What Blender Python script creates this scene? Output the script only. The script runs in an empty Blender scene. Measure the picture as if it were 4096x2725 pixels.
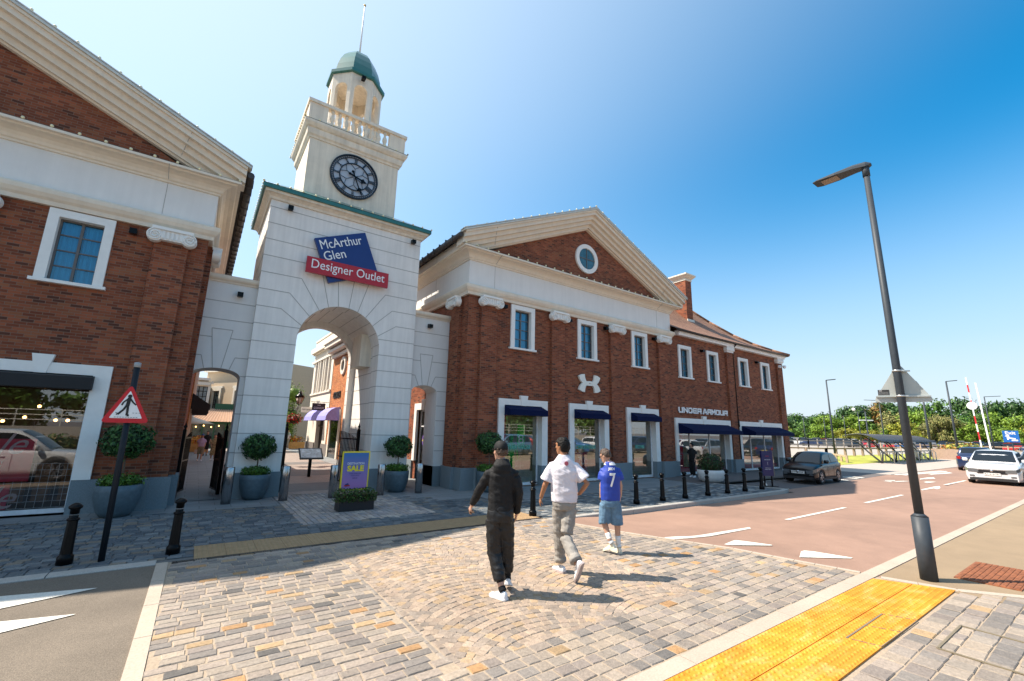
import bpy, math, random
from math import sin, cos, pi, radians, sqrt, atan2, hypot
from mathutils import Vector, Matrix, noise
sc = bpy.context.scene
C = bpy.data.collections.new("scene"); sc.collection.children.link(C)
R = random.Random(7)

# ---------------------------------------------------------------- camera
cam = bpy.data.cameras.new("camera"); co = bpy.data.objects.new("camera", cam); C.objects.link(co)
cam.sensor_width = 36; cam.lens = 15.369; cam.clip_start = .05; cam.clip_end = 3000
yaw, pit, rol = radians(35.0952), radians(11.6026), radians(1.3126)
f = Vector((sin(yaw)*cos(pit), cos(yaw)*cos(pit), sin(pit)))
r0 = f.cross(Vector((0, 0, 1))).normalized(); u0 = r0.cross(f)
rr = r0*cos(rol)+u0*sin(rol); uu = -r0*sin(rol)+u0*cos(rol)
co.matrix_world = Matrix(((rr.x, uu.x, -f.x, 0), (rr.y, uu.y, -f.y, 0), (rr.z, uu.z, -f.z, 1.9), (0, 0, 0, 1)))
sc.camera = co
# ---------------------------------------------------------------- light
SUN = Vector((-.645, .49, 1.0)).normalized()
w = bpy.data.worlds.new("World"); sc.world = w; w.use_nodes = True
nt = w.node_tree; bg = nt.nodes['Background']
sk = nt.nodes.new('ShaderNodeTexSky'); sk.sky_type = 'NISHITA'; sk.sun_disc = False
sk.sun_elevation = math.asin(SUN.z); sk.sun_rotation = atan2(SUN.x, SUN.y)
sk.air_density = 1.0; sk.dust_density = .3; sk.ozone_density = 2.2; sk.altitude = 50
hs = nt.nodes.new('ShaderNodeHueSaturation'); hs.inputs['Saturation'].default_value = 1.85; hs.inputs['Hue'].default_value = .486; hs.inputs['Value'].default_value = 1.05
nt.links.new(sk.outputs[0], hs.inputs['Color'])
def WN(t, **k):
    n = nt.nodes.new(t)
    for a, b in k.items(): setattr(n, a, b)
    return n
tcw = WN('ShaderNodeTexCoord'); sx = WN('ShaderNodeSeparateXYZ'); nt.links.new(tcw.outputs['Generated'], sx.inputs[0])
mr1 = WN('ShaderNodeMapRange', interpolation_type='SMOOTHERSTEP'); mr1.inputs['From Min'].default_value = -.05; mr1.inputs['From Max'].default_value = .58; mr1.inputs['To Min'].default_value = .97; mr1.inputs['To Max'].default_value = 0; nt.links.new(sx.outputs['Z'], mr1.inputs['Value'])
dt = WN('ShaderNodeVectorMath', operation='DOT_PRODUCT'); dt.inputs[1].default_value = SUN; nt.links.new(tcw.outputs['Generated'], dt.inputs[0])
mr2 = WN('ShaderNodeMapRange', interpolation_type='SMOOTHSTEP'); mr2.inputs['From Min'].default_value = -.12; mr2.inputs['From Max'].default_value = 1.1; mr2.inputs['To Max'].default_value = .9; nt.links.new(dt.outputs['Value'], mr2.inputs['Value'])
inv1 = WN('ShaderNodeMath', operation='SUBTRACT'); inv1.inputs[0].default_value = 1; nt.links.new(mr1.outputs[0], inv1.inputs[1])
inv2 = WN('ShaderNodeMath', operation='SUBTRACT'); inv2.inputs[0].default_value = 1; nt.links.new(mr2.outputs[0], inv2.inputs[1])
pm_ = WN('ShaderNodeMath', operation='MULTIPLY'); nt.links.new(inv1.outputs[0], pm_.inputs[0]); nt.links.new(inv2.outputs[0], pm_.inputs[1])
mxs = WN('ShaderNodeMix', data_type='RGBA'); nt.links.new(pm_.outputs[0], mxs.inputs[0]); mxs.inputs[6].default_value = (3.45, 4.0, 4.5, 1); nt.links.new(hs.outputs[0], mxs.inputs[7]); 
ml1 = WN('ShaderNodeMath', operation='MULTIPLY_ADD'); nt.links.new(mr2.outputs[0], ml1.inputs[0]); ml1.inputs[1].default_value = .28; ml1.inputs[2].default_value = 1.0
vms = WN('ShaderNodeVectorMath', operation='SCALE'); nt.links.new(mxs.outputs[2], vms.inputs[0]); nt.links.new(ml1.outputs[0], vms.inputs['Scale']); nt.links.new(vms.outputs[0], bg.inputs[0])
bg.inputs[1].default_value = .118
sl = bpy.data.lights.new("sun", 'SUN'); sl.energy = 5.0; sl.angle = radians(.53); sl.color = (1, .90, .77)
so = bpy.data.objects.new("sun", sl); C.objects.link(so); so.rotation_euler = SUN.to_track_quat('Z', 'Y').to_euler()
so.location = (-20, 20, 40)
sc.view_settings.view_transform = 'Standard'; sc.view_settings.look = 'None'
sc.view_settings.exposure = .9; sc.view_settings.gamma = 1
sc.cycles.max_bounces = 6; sc.cycles.transparent_max_bounces = 16

# ---------------------------------------------------------------- materials
MATS = {}
def newmat(name):
    m = bpy.data.materials.new(name); m.use_nodes = True; MATS[name] = m
    return m, m.node_tree, m.node_tree.nodes['Principled BSDF']
def N(nt, t, **k):
    n = nt.nodes.new(t)
    for a, b in k.items():
        if a in n.inputs: n.inputs[a].default_value = b
        else: setattr(n, a, b)
    return n
def P(name, col, rough=.6, metal=0, big=0, var=.12, scale=6, bump=0, bscale=40, attr=False, coat=0, emit=None, spec=.5, streak=0):
    if name in MATS: return MATS[name]
    m, nt, b = newmat(name); L = nt.links.new
    tc = N(nt, 'ShaderNodeTexCoord')
    b.inputs['Roughness'].default_value = rough; b.inputs['Metallic'].default_value = metal
    b.inputs['Specular IOR Level'].default_value = spec
    if coat: b.inputs['Coat Weight'].default_value = coat; b.inputs['Coat Roughness'].default_value = .04
    base = N(nt, 'ShaderNodeRGB'); base.outputs[0].default_value = (*col, 1); src = base.outputs[0]
    if attr:
        a = N(nt, 'ShaderNodeAttribute', attribute_name='col'); src = a.outputs['Color']
    if var:
        n1 = N(nt, 'ShaderNodeTexNoise', Scale=scale, Detail=6, Roughness=.65); L(tc.outputs['Object'], n1.inputs['Vector'])
        mr = N(nt, 'ShaderNodeMapRange'); mr.inputs['From Min'].default_value = .3; mr.inputs['From Max'].default_value = .7
        mr.inputs['To Min'].default_value = 1-var; mr.inputs['To Max'].default_value = 1+var
        L(n1.outputs['Fac'], mr.inputs['Value'])
        vm = N(nt, 'ShaderNodeVectorMath', operation='SCALE'); L(src, vm.inputs[0]); L(mr.outputs[0], vm.inputs['Scale']); src = vm.outputs[0]
    if big:
        for sc_, am in ((.35, big), (2.2, big*.5)):
            n2 = N(nt, 'ShaderNodeTexNoise', Scale=sc_, Detail=3, Roughness=.6, Distortion=.4); L(tc.outputs['Object'], n2.inputs['Vector'])
            mr = N(nt, 'ShaderNodeMapRange'); mr.inputs['From Min'].default_value = .35; mr.inputs['From Max'].default_value = .65; mr.inputs['To Min'].default_value = 1-am; mr.inputs['To Max'].default_value = 1+am*.6
            L(n2.outputs['Fac'], mr.inputs['Value'])
            vm = N(nt, 'ShaderNodeVectorMath', operation='SCALE'); L(src, vm.inputs[0]); L(mr.outputs[0], vm.inputs['Scale']); src = vm.outputs[0]
    if streak:
        mp = N(nt, 'ShaderNodeMapping'); mp.inputs['Scale'].default_value = (9, 9, .5); L(tc.outputs['Object'], mp.inputs[0])
        n2 = N(nt, 'ShaderNodeTexNoise', Scale=1, Detail=5); L(mp.outputs[0], n2.inputs['Vector'])
        mr = N(nt, 'ShaderNodeMapRange'); mr.inputs['From Min'].default_value = .35; mr.inputs['From Max'].default_value = .75
        mr.inputs['To Min'].default_value = 1; mr.inputs['To Max'].default_value = 1-streak
        L(n2.outputs['Fac'], mr.inputs['Value'])
        vm = N(nt, 'ShaderNodeVectorMath', operation='SCALE'); L(src, vm.inputs[0]); L(mr.outputs[0], vm.inputs['Scale']); src = vm.outputs[0]
    L(src, b.inputs['Base Color'])
    if bump:
        n3 = N(nt, 'ShaderNodeTexNoise', Scale=bscale, Detail=4); L(tc.outputs['Object'], n3.inputs['Vector'])
        bp = N(nt, 'ShaderNodeBump', Strength=bump, Distance=.01); L(n3.outputs['Fac'], bp.inputs['Height']); L(bp.outputs[0], b.inputs['Normal'])
    if emit: b.inputs['Emission Color'].default_value = (*emit[0], 1); b.inputs['Emission Strength'].default_value = emit[1]
    return m
def wallvec(nt):
    """(u, z) coordinates in metres: u runs along the wall whichever way it faces"""
    L = nt.links.new
    tc = N(nt, 'ShaderNodeTexCoord'); sp = N(nt, 'ShaderNodeSeparateXYZ'); L(tc.outputs['Object'], sp.inputs[0])
    ge = N(nt, 'ShaderNodeNewGeometry'); sn = N(nt, 'ShaderNodeSeparateXYZ'); L(ge.outputs['True Normal'], sn.inputs[0])
    ab = N(nt, 'ShaderNodeMath', operation='ABSOLUTE'); L(sn.outputs['X'], ab.inputs[0])
    gt = N(nt, 'ShaderNodeMath', operation='GREATER_THAN'); L(ab.outputs[0], gt.inputs[0]); gt.inputs[1].default_value = .7
    mx = N(nt, 'ShaderNodeMix'); L(gt.outputs[0], mx.inputs[0]); L(sp.outputs['X'], mx.inputs[2]); L(sp.outputs['Y'], mx.inputs[3])
    cb = N(nt, 'ShaderNodeCombineXYZ'); L(mx.outputs[0], cb.inputs[0]); L(sp.outputs['Z'], cb.inputs[1])
    return cb.outputs[0], tc
def brickmat(name, c1=(.25, .076, .037), c2=(.185, .054, .028), dark=(.10, .040, .026), mortar=(.20, .125, .092)):
    m, nt, b = newmat(name); L = nt.links.new; v, tc = wallvec(nt)
    br = N(nt, 'ShaderNodeTexBrick', Scale=1.0); br.inputs['Brick Width'].default_value = .19; br.inputs['Row Height'].default_value = .0625
    br.inputs['Mortar Size'].default_value = .0055; br.inputs['Mortar Smooth'].default_value = .2; br.inputs['Bias'].default_value = 0
    br.inputs['Color1'].default_value = (0, 0, 0, 1); br.inputs['Color2'].default_value = (1, 1, 1, 1); br.inputs['Mortar'].default_value = (.5, .5, .5, 1)
    L(v, br.inputs['Vector'])
    rp = N(nt, 'ShaderNodeValToRGB'); rp.color_ramp.interpolation = 'CONSTANT'
    e = rp.color_ramp.elements; e[0].color = (*dark, 1); e[0].position = 0
    cols = [(.085, c2), (.3, c1), (.45, tuple(x*1.2 for x in c1)), (.6, tuple(x*.8+y*.2 for x, y in zip(c1, c2))), (.72, (c1[0]*1.1, c1[1]*1.3, c1[2]*1.3)), (.86, tuple(x*.85 for x in c1))]
    for p, c in cols:
        q = e.new(p); q.color = (*c, 1)
    e[-1].position = .99; e[-1].color = (*dark, 1)
    L(br.outputs['Color'], rp.inputs[0])
    n1 = N(nt, 'ShaderNodeTexNoise', Scale=1.1, Detail=8); L(tc.outputs['Object'], n1.inputs['Vector'])
    mr = N(nt, 'ShaderNodeMapRange'); mr.inputs['From Min'].default_value = .3; mr.inputs['From Max'].default_value = .7; mr.inputs['To Min'].default_value = .82; mr.inputs['To Max'].default_value = 1.16
    L(n1.outputs['Fac'], mr.inputs['Value'])
    vm = N(nt, 'ShaderNodeVectorMath', operation='SCALE'); L(rp.outputs[0], vm.inputs[0]); L(mr.outputs[0], vm.inputs['Scale'])
    mx = N(nt, 'ShaderNodeMix', data_type='RGBA'); L(br.outputs['Fac'], mx.inputs[0]); L(vm.outputs[0], mx.inputs[6]); mx.inputs[7].default_value = (*mortar, 1)
    L(mx.outputs[2], b.inputs['Base Color']); b.inputs['Roughness'].default_value = .85; b.inputs['Specular IOR Level'].default_value = .2
    iv = N(nt, 'ShaderNodeMath', operation='SUBTRACT'); iv.inputs[0].default_value = 1; L(br.outputs['Fac'], iv.inputs[1])
    bp = N(nt, 'ShaderNodeBump', Strength=.6, Distance=.006); L(iv.outputs[0], bp.inputs['Height']); L(bp.outputs[0], b.inputs['Normal'])
    return m
def tilemat(name, c=(.33, .13, .07), row=.3):
    """roof tiles / ribbed sheet following Z rows"""
    m, nt, b = newmat(name); L = nt.links.new
    tc = N(nt, 'ShaderNodeTexCoord'); sp = N(nt, 'ShaderNodeSeparateXYZ'); L(tc.outputs['Object'], sp.inputs[0])
    cb = N(nt, 'ShaderNodeCombineXYZ'); L(sp.outputs['X'], cb.inputs[0]); L(sp.outputs['Z'], cb.inputs[1])
    br = N(nt, 'ShaderNodeTexBrick', Scale=1.0); br.inputs['Brick Width'].default_value = .3; br.inputs['Row Height'].default_value = row*.55
    br.inputs['Mortar Size'].default_value = .012; br.inputs['Color1'].default_value = (*c, 1); br.inputs['Color2'].default_value = (c[0]*.75, c[1]*.7, c[2]*.7, 1); br.inputs['Mortar'].default_value = (c[0]*.25, c[1]*.2, c[2]*.2, 1)
    L(cb.outputs[0], br.inputs['Vector']); L(br.outputs['Color'], b.inputs['Base Color']); b.inputs['Roughness'].default_value = .8
    return m
def glassmat(name, tint=(1, 1, 1), gl=.32, rough=.01, gcol=(1, 1, 1)):
    m, nt, b = newmat(name); nt.nodes.remove(b); L = nt.links.new; out = nt.nodes['Material Output']
    t = N(nt, 'ShaderNodeBsdfTransparent'); t.inputs[0].default_value = (*tint, 1)
    g = N(nt, 'ShaderNodeBsdfGlossy', Roughness=rough); g.inputs[0].default_value = (*gcol, 1)
    lw = N(nt, 'ShaderNodeFresnel', IOR=1.5); ad = N(nt, 'ShaderNodeMath', operation='ADD', use_clamp=True); L(lw.outputs[0], ad.inputs[0]); ad.inputs[1].default_value = gl
    mx = N(nt, 'ShaderNodeMixShader'); L(ad.outputs[0], mx.inputs[0]); L(t.outputs[0], mx.inputs[1]); L(g.outputs[0], mx.inputs[2]); L(mx.outputs[0], out.inputs[0])
    return m
def gradmat(name, ca, cb_, z0, z1, rough=.5):
    m, nt, b = newmat(name); L = nt.links.new
    tc = N(nt, 'ShaderNodeTexCoord'); sp = N(nt, 'ShaderNodeSeparateXYZ'); L(tc.outputs['Object'], sp.inputs[0])
    mr = N(nt, 'ShaderNodeMapRange'); mr.inputs['From Min'].default_value = z0; mr.inputs['From Max'].default_value = z1; L(sp.outputs['Z'], mr.inputs['Value'])
    mx = N(nt, 'ShaderNodeMix', data_type='RGBA'); L(mr.outputs[0], mx.inputs[0]); mx.inputs[6].default_value = (*ca, 1); mx.inputs[7].default_value = (*cb_, 1)
    L(mx.outputs[2], b.inputs['Base Color']); b.inputs['Roughness'].default_value = rough
    return m
BRICK = brickmat('brick'); BRICK2 = brickmat('orange_brick', (.45, .15, .05), (.38, .11, .04), (.3, .09, .035), (.5, .35, .2))
STONE = P('cream_stone', (.76, .665, .54), .75, var=.05, scale=2.5, bump=.15, bscale=150, streak=.07)
RENDER = P('white_render', (.75, .73, .70), .8, var=.035, scale=1.5, bump=.18, bscale=220, streak=.05)
TOWER = P('tower_stone', (.82, .785, .74), .8, var=.06, scale=1.2, bump=.2, bscale=200, streak=.12)
CREAM = P('upper_tower_stone', (.80, .70, .565), .8, var=.08, scale=1.8, bump=.2, bscale=160, streak=.2)
TRIM = P('window_trim', (.80, .78, .74), .7, var=.04, scale=5, bump=.1, bscale=160)
JOINT = P('groove_shade_and_mastic', (.40, .38, .355), .9, var=.1)  # stone joints: groove shade painted as grey strips; plain sealant in the cornices
PLINTH = P('granite_plinth', (.17, .21, .23), .6, var=.3, scale=90, bump=.1, bscale=200)
SLATE = P('dark_slate', (.06, .06, .065), .6, var=.3, scale=8)
TILE = tilemat('roof_tile', (.31, .165, .10))
DARKMETAL = P('dark_metal', (.004, .004, .0045), .3, var=.1, spec=.16)
POLED = P('dark_pole', (.012, .017, .024), .45, spec=.2)
GUTTER = P('gutter_metal', (.05, .043, .04), .4)
LEAD = P('pale_metal', (.60, .57, .50), .45, metal=.2)
GREENM = P('green_copper_paint', (.035, .15, .13), .3, var=.12, scale=3, coat=.25)
FRAME = P('taupe_frame', (.12, .11, .105), .5)
WHITEFR = P('white_frame', (.72, .74, .76), .4)
NAVY = P('navy_canvas', (.003, .008, .045), .85, var=.15, scale=30, spec=.15)
BLACKC = P('black_canvas', (.01, .01, .012), .7)
GLASS = glassmat('shop_glass', (.86, .9, .9), .22)
GLASSUP = glassmat('window_glass', (.17, .52, .70), .12, gcol=(.35, .68, .9))
CARGLASS = P('car_glass', (.006, .009, .012), .03, spec=.7, var=0)
WHITE = P('white_paint', (.82, .82, .82), .5, var=.03)
LAMPM = P('grey_pole_paint', (.042, .052, .064), .5, spec=.3, var=.1, scale=12)
STEEL = P('brushed_steel', (.42, .42, .43), .22, metal=1, var=.06, scale=60)
RED = P('red_paint', (.55, .01, .018), .5, var=.03)
SIGNBLUE = P('sign_blue', (.008, .028, .16), .35, var=.04)
SIGNRED = P('sign_red', (.42, .008, .018), .35, var=.04)
BLACK = P('black_rubber', (.012, .012, .013), .6)
GRANITE = P('kerb_granite', (.38, .355, .32), .75, var=.22, scale=70, bump=.2, bscale=120)
PALESTRIP = P('pale_granite', (.44, .365, .29), .75, big=.1, var=.14, scale=50, bump=.2, bscale=120)
ASPH = P('grey_asphalt', (.17, .138, .105), .9, big=.16, var=.45, scale=110, bump=.6, bscale=130)
ASPHD = P('dark_asphalt', (.12, .105, .1), .9, var=.25, scale=40, bump=.4, bscale=110)
ROADR = P('red_asphalt', (.295, .182, .132), .85, big=.13, var=.16, scale=60, bump=.3, bscale=120)
FOOT = P('footway_asphalt', (.27, .195, .12), .9, big=.12, var=.14, scale=70, bump=.3, bscale=120)
BED = P('joint_sand', (.35, .275, .20), .95, var=.2, scale=40, bump=.3, bscale=100)
BEDD = P('joint_dark', (.13, .13, .125), .95, var=.2, scale=40)
SETT = P('sett_stone', (.3, .3, .3), .8, big=.12, var=.24, scale=28, bump=.7, bscale=70, attr=True)
YELL = P('yellow_tactile', (.64, .27, .012), .7, var=0, bump=.2, bscale=90)
def worn_yellow():
    nt_ = YELL.node_tree; L = nt_.links.new; b = nt_.nodes['Principled BSDF']; tc = N(nt_, 'ShaderNodeTexCoord')
    mp = N(nt_, 'ShaderNodeMapping'); mp.inputs['Scale'].default_value = (1.6, 3.2, 1); L(tc.outputs['Object'], mp.inputs[0])
    n1 = N(nt_, 'ShaderNodeTexNoise', Scale=1.3, Detail=9, Roughness=.72, Distortion=.6); L(mp.outputs[0], n1.inputs['Vector'])
    rp = N(nt_, 'ShaderNodeValToRGB'); e = rp.color_ramp.elements; e[0].position = .38; e[0].color = (.58, .205, .006, 1); e[1].position = .72; e[1].color = (.62, .38, .12, 1)
    q = e.new(.5); q.color = (.62, .26, .014, 1); L(n1.outputs['Fac'], rp.inputs[0])
    br = N(nt_, 'ShaderNodeTexBrick', Scale=1.0, offset=0.0); br.inputs['Brick Width'].default_value = .4; br.inputs['Row Height'].default_value = .385; br.inputs['Mortar Size'].default_value = .0
    br.inputs['Color1'].default_value = (.86, .82, .8, 1); br.inputs['Color2'].default_value = (1.08, 1.08, 1.08, 1); L(tc.outputs['Object'], br.inputs['Vector'])
    mx = N(nt_, 'ShaderNodeMix', data_type='RGBA', blend_type='MULTIPLY'); mx.inputs[0].default_value = 1; L(rp.outputs[0], mx.inputs[6]); L(br.outputs['Color'], mx.inputs[7]); L(mx.outputs[2], b.inputs['Base Color'])
worn_yellow()
BUFF = P('buff_tactile', (.33, .215, .11), .8, var=.15, scale=9, bump=.3, bscale=60)
PAINT = P('road_paint', (.68, .65, .58), .7, big=.06, var=.16, scale=38, bump=.3, bscale=120)
LEAF = P('leaf', (.05, .1, .02), .5, var=.1, attr=True, spec=.3)
LEAF.node_tree.nodes['Principled BSDF'].inputs['Subsurface Weight'].default_value = 0
BARK = P('bark', (.13, .09, .06), .9, var=.3, scale=20, bump=.5)
WOOD = P('timber', (.42, .31, .21), .8, var=.2, scale=8)
WOODY = P('orange_timber', (.55, .28, .08), .6, var=.15, scale=8)
GRASS = P('verge_grass', (.33, .34, .05), .95, var=.4, scale=1.2)
PALEGND = P('pale_gravel', (.36, .32, .275), .95, var=.12, scale=1)
POTG = P('blue_grey_pot', (.075, .115, .14), .5, var=.2, scale=12)
BLACKPLANT = P('black_box', (.012, .013, .016), .45)

# ---------------------------------------------------------------- mesh builder
class MB:
    def __init__(s): s.v = []; s.f = []; s.c = []; s.mi = []; s.M = None; s.sm = []; s.dmi = 0
    def pt(s, p):
        p = Vector(p)
        if s.M is not None: p = s.M @ p
        s.v.append(p[:]); return len(s.v)-1
    def face(s, ids, col=None, mi=0, sm=False): s.f.append(ids); s.c.append(col); s.mi.append(mi or s.dmi); s.sm.append(sm)
    def poly(s, pts, col=None, mi=0): s.face([s.pt(p) for p in pts], col, mi)
    def box(s, x0, x1, y0, y1, z0, z1, col=None, mi=0):
        i = [s.pt(p) for p in ((x0, y0, z0), (x1, y0, z0), (x1, y1, z0), (x0, y1, z0), (x0, y0, z1), (x1, y0, z1), (x1, y1, z1), (x0, y1, z1))]
        for q in ((3, 2, 1, 0), (4, 5, 6, 7), (0, 1, 5, 4), (1, 2, 6, 5), (2, 3, 7, 6), (3, 0, 4, 7)): s.face([i[k] for k in q], col, mi)
        return s
    def bar(s, a, b, w, h=None, col=None, up=(0, 0, 1)):
        a = Vector(a); b = Vector(b); h = h or w; d = (b-a).normalized(); up = Vector(up)
        if abs(d.dot(up)) > .95: up = Vector((0, 1, 0))
        sd = d.cross(up).normalized()*w/2; uu_ = sd.cross(d).normalized()*h/2
        i = [s.pt(p) for p in (a-sd-uu_, a+sd-uu_, a+sd+uu_, a-sd+uu_, b-sd-uu_, b+sd-uu_, b+sd+uu_, b-sd+uu_)]
        for q in ((3, 2, 1, 0), (4, 5, 6, 7), (0, 1, 5, 4), (1, 2, 6, 5), (2, 3, 7, 6), (3, 0, 4, 7)): s.face([i[k] for k in q], col)
        return s
    def loft(s, rings, cap=True, closed=True, col=None, mi=0, sm=True):
        ids = [[s.pt(p) for p in r_] for r_ in rings]; n = len(ids[0])
        for a, b in zip(ids, ids[1:]):
            for k in range(n if closed else n-1): s.face([a[k], a[(k+1) % n], b[(k+1) % n], b[k]], col, mi, sm)
        if cap: s.face(ids[0][::-1], col, mi); s.face(ids[-1], col, mi)
        return s
    def tube(s, pts, rad, n=10, cap=True, col=None, mi=0):
        pts = [Vector(p) for p in pts]
        if not hasattr(rad, '__len__'): rad = [rad]*len(pts)
        rings = []
        for i, p in enumerate(pts):
            d = (pts[min(i+1, len(pts)-1)]-pts[max(i-1, 0)]).normalized()
            a = Vector((0, 0, 1)) if abs(d.z) < .9 else Vector((0, 1, 0))
            x = d.cross(a).normalized(); y = d.cross(x)
            rings.append([p+(x*cos(2*pi*k/n)+y*sin(2*pi*k/n))*rad[i] for k in range(n)])
        return s.loft(rings, cap, col=col, mi=mi)
    def lathe(s, prof, n=16, c=(0, 0, 0), col=None, ang=2*pi, sy=1):
        return s.loft([[(c[0]+r_*cos(ang*k/n), c[1]+r_*sin(ang*k/n)*sy, c[2]+z) for k in range(n)] for r_, z in prof], True, col=col)
    def ell(s, c, r, n=10, m=7, col=None):
        c = Vector(c); r = r if hasattr(r, '__len__') else (r, r, r)
        rings = []
        for j in range(m+1):
            t = -pi/2+pi*(j+.001)/(m+.002)
            rings.append([(c[0]+r[0]*cos(t)*cos(2*pi*k/n), c[1]+r[1]*cos(t)*sin(2*pi*k/n), c[2]+r[2]*sin(t)) for k in range(n)])
        return s.loft(rings, True, col=col)
    def prism(s, poly, fn, d0, d1, col=None):
        """poly of (a,b); fn(a,b,d) -> point"""
        A = [s.pt(fn(a, b, d0)) for a, b in poly]; B = [s.pt(fn(a, b, d1)) for a, b in poly]; n = len(poly)
        s.face(A[::-1], col); s.face(B, col)
        for k in range(n): s.face([A[k], A[(k+1) % n], B[(k+1) % n], B[k]], col)
        return s
    def xz(s, poly, y0, y1, col=None): return s.prism(poly, lambda a, b, d: (a, d, b), y0, y1, col)
    def sweep(s, path, prof, col=None, cap=True):
        """profile of (out, z) swept along an XY path; out is to the right of travel"""
        pts = [Vector(p) for p in path]; rings = []
        for i, p in enumerate(pts):
            ns = []
            if i > 0: d = (pts[i]-pts[i-1]).normalized(); ns.append(Vector((d.y, -d.x)))
            if i < len(pts)-1: d = (pts[i+1]-pts[i]).normalized(); ns.append(Vector((d.y, -d.x)))
            nn = ns[0] if len(ns) == 1 else (ns[0]+ns[1])/(1+ns[0].dot(ns[1]))
            rings.append([(p.x+nn.x*o, p.y+nn.y*o, z) for o, z in prof])
        return s.loft(rings, cap, True, col, sm=False)
    def add(s, me, M):
        b = len(s.v)
        for v in me.vertices: s.v.append((M @ v.co)[:])
        for p in me.polygons: s.face([b+i for i in p.vertices])
    def mesh(s, name, mats):
        me = bpy.data.meshes.new(name); me.from_pydata(s.v, [], s.f); me.update()
        for m in (mats if isinstance(mats, (list, tuple)) else [mats]): me.materials.append(m)
        if any(s.mi): me.polygons.foreach_set('material_index', s.mi)
        if any(s.sm): me.polygons.foreach_set('use_smooth', s.sm)
        if any(c is not None for c in s.c):
            at = me.attributes.new('col', 'FLOAT_COLOR', 'FACE'); fl = []
            for c in s.c: fl += [*(c or (.5, .5, .5)), 1.0]
            at.data.foreach_set('color', fl)
        return me
    def build(s, name, mats, parent=None, loc=None, fix=False, **k):
        me = s.mesh(name, mats)
        if fix:
            import bmesh
            bm = bmesh.new(); bm.from_mesh(me); bmesh.ops.recalc_face_normals(bm, faces=bm.faces); bm.to_mesh(me); bm.free()
        return link(name, me, parent, loc, **k)
def link(name, me, parent=None, loc=None, label=None, cat=None, group=None, kind=None):
    o = bpy.data.objects.new(name, me); C.objects.link(o)
    if parent is not None: o.parent = parent
    if loc is not None: o.location = loc
    if label: o['label'] = label
    if cat: o['category'] = cat
    if group: o['group'] = group
    if kind: o['kind'] = kind
    return o
def thing(name, label, cat, loc=(0, 0, 0), rot=0, group=None):
    o = link(name, None, None, loc, label, cat, group); o.rotation_euler.z = rot; return o
def copytree(o, parent=None, **k):
    c = o.copy(); C.objects.link(c)
    if parent is not None: c.parent = parent
    for ch in list(o.children): copytree(ch, c)
    for a, b in k.items(): c[a] = b
    return c
def textmesh(body, w_, h_, depth=.01, bold=0, shear=0, spacing=1, reso=3):
    """lettering as a mesh, fitted in [0,w]x[0,h], facing +z"""
    cu = bpy.data.curves.new('lettering', 'FONT'); cu.body = body; cu.extrude = .02; cu.offset = bold; cu.shear = shear; cu.space_character = spacing; cu.resolution_u = reso
    o = bpy.data.objects.new('lettering', cu); C.objects.link(o); dg = bpy.context.evaluated_depsgraph_get(); dg.update()
    me = bpy.data.meshes.new_from_object(o.evaluated_get(dg)); bpy.data.objects.remove(o)
    xs = [v.co.x for v in me.vertices]; ys = [v.co.y for v in me.vertices]
    sx = w_/(max(xs)-min(xs)); sy = h_/(max(ys)-min(ys)) if h_ else sx
    x0 = min(xs); y0 = min(ys)
    for v in me.vertices: v.co = ((v.co.x-x0)*sx, (v.co.y-y0)*sy, v.co.z/.02*depth/2)
    return me
def onwall(x, y, z, rot=0, tilt=0):
    """place a +z facing mesh on a wall that faces -y (rot about z turns the wall)"""
    return Matrix.Translation((x, y, z)) @ Matrix.Rotation(rot, 4, 'Z') @ Matrix.Rotation(pi/2, 4, 'X') @ Matrix.Rotation(tilt, 4, 'Z')
def letters(name, lines, parent, mat, **k):
    """lines: (text, w, h, matrix, opts)"""
    m = MB()
    for t, w_, h_, M_, o in lines: m.add(textmesh(t, w_, h_, **o), M_)
    return m.build(name, mat, parent, **k)
def holes(m, x0, x1, z0, z1, hs_, y, dep, col=None, frontfn=None):
    """wall sheet at y facing -y with rectangular openings (reveals 'dep' deep)"""
    xs = sorted({x0, x1, *[h[0] for h in hs_], *[h[1] for h in hs_]}); zs = sorted({z0, z1, *[h[2] for h in hs_], *[h[3] for h in hs_]})
    xs = [a for a in xs if x0 <= a <= x1]; zs = [a for a in zs if z0 <= a <= z1]
    for a, b in zip(xs, xs[1:]):
        for c, d in zip(zs, zs[1:]):
            mx_, mz = (a+b)/2, (c+d)/2
            if not any(h[0] < mx_ < h[1] and h[2] < mz < h[3] for h in hs_):
                m.poly([(a, y, c), (b, y, c), (b, y, d), (a, y, d)], col)
    for a, b, c, d in hs_:
        y2 = y+dep
        m.poly([(a, y, c), (a, y, d), (a, y2, d), (a, y2, c)]); m.poly([(b, y, d), (b, y, c), (b, y2, c), (b, y2, d)])
        m.poly([(a, y, d), (b, y, d), (b, y2, d), (a, y2, d)]); m.poly([(b, y, c), (a, y, c), (a, y2, c), (b, y2, c)])

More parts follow.
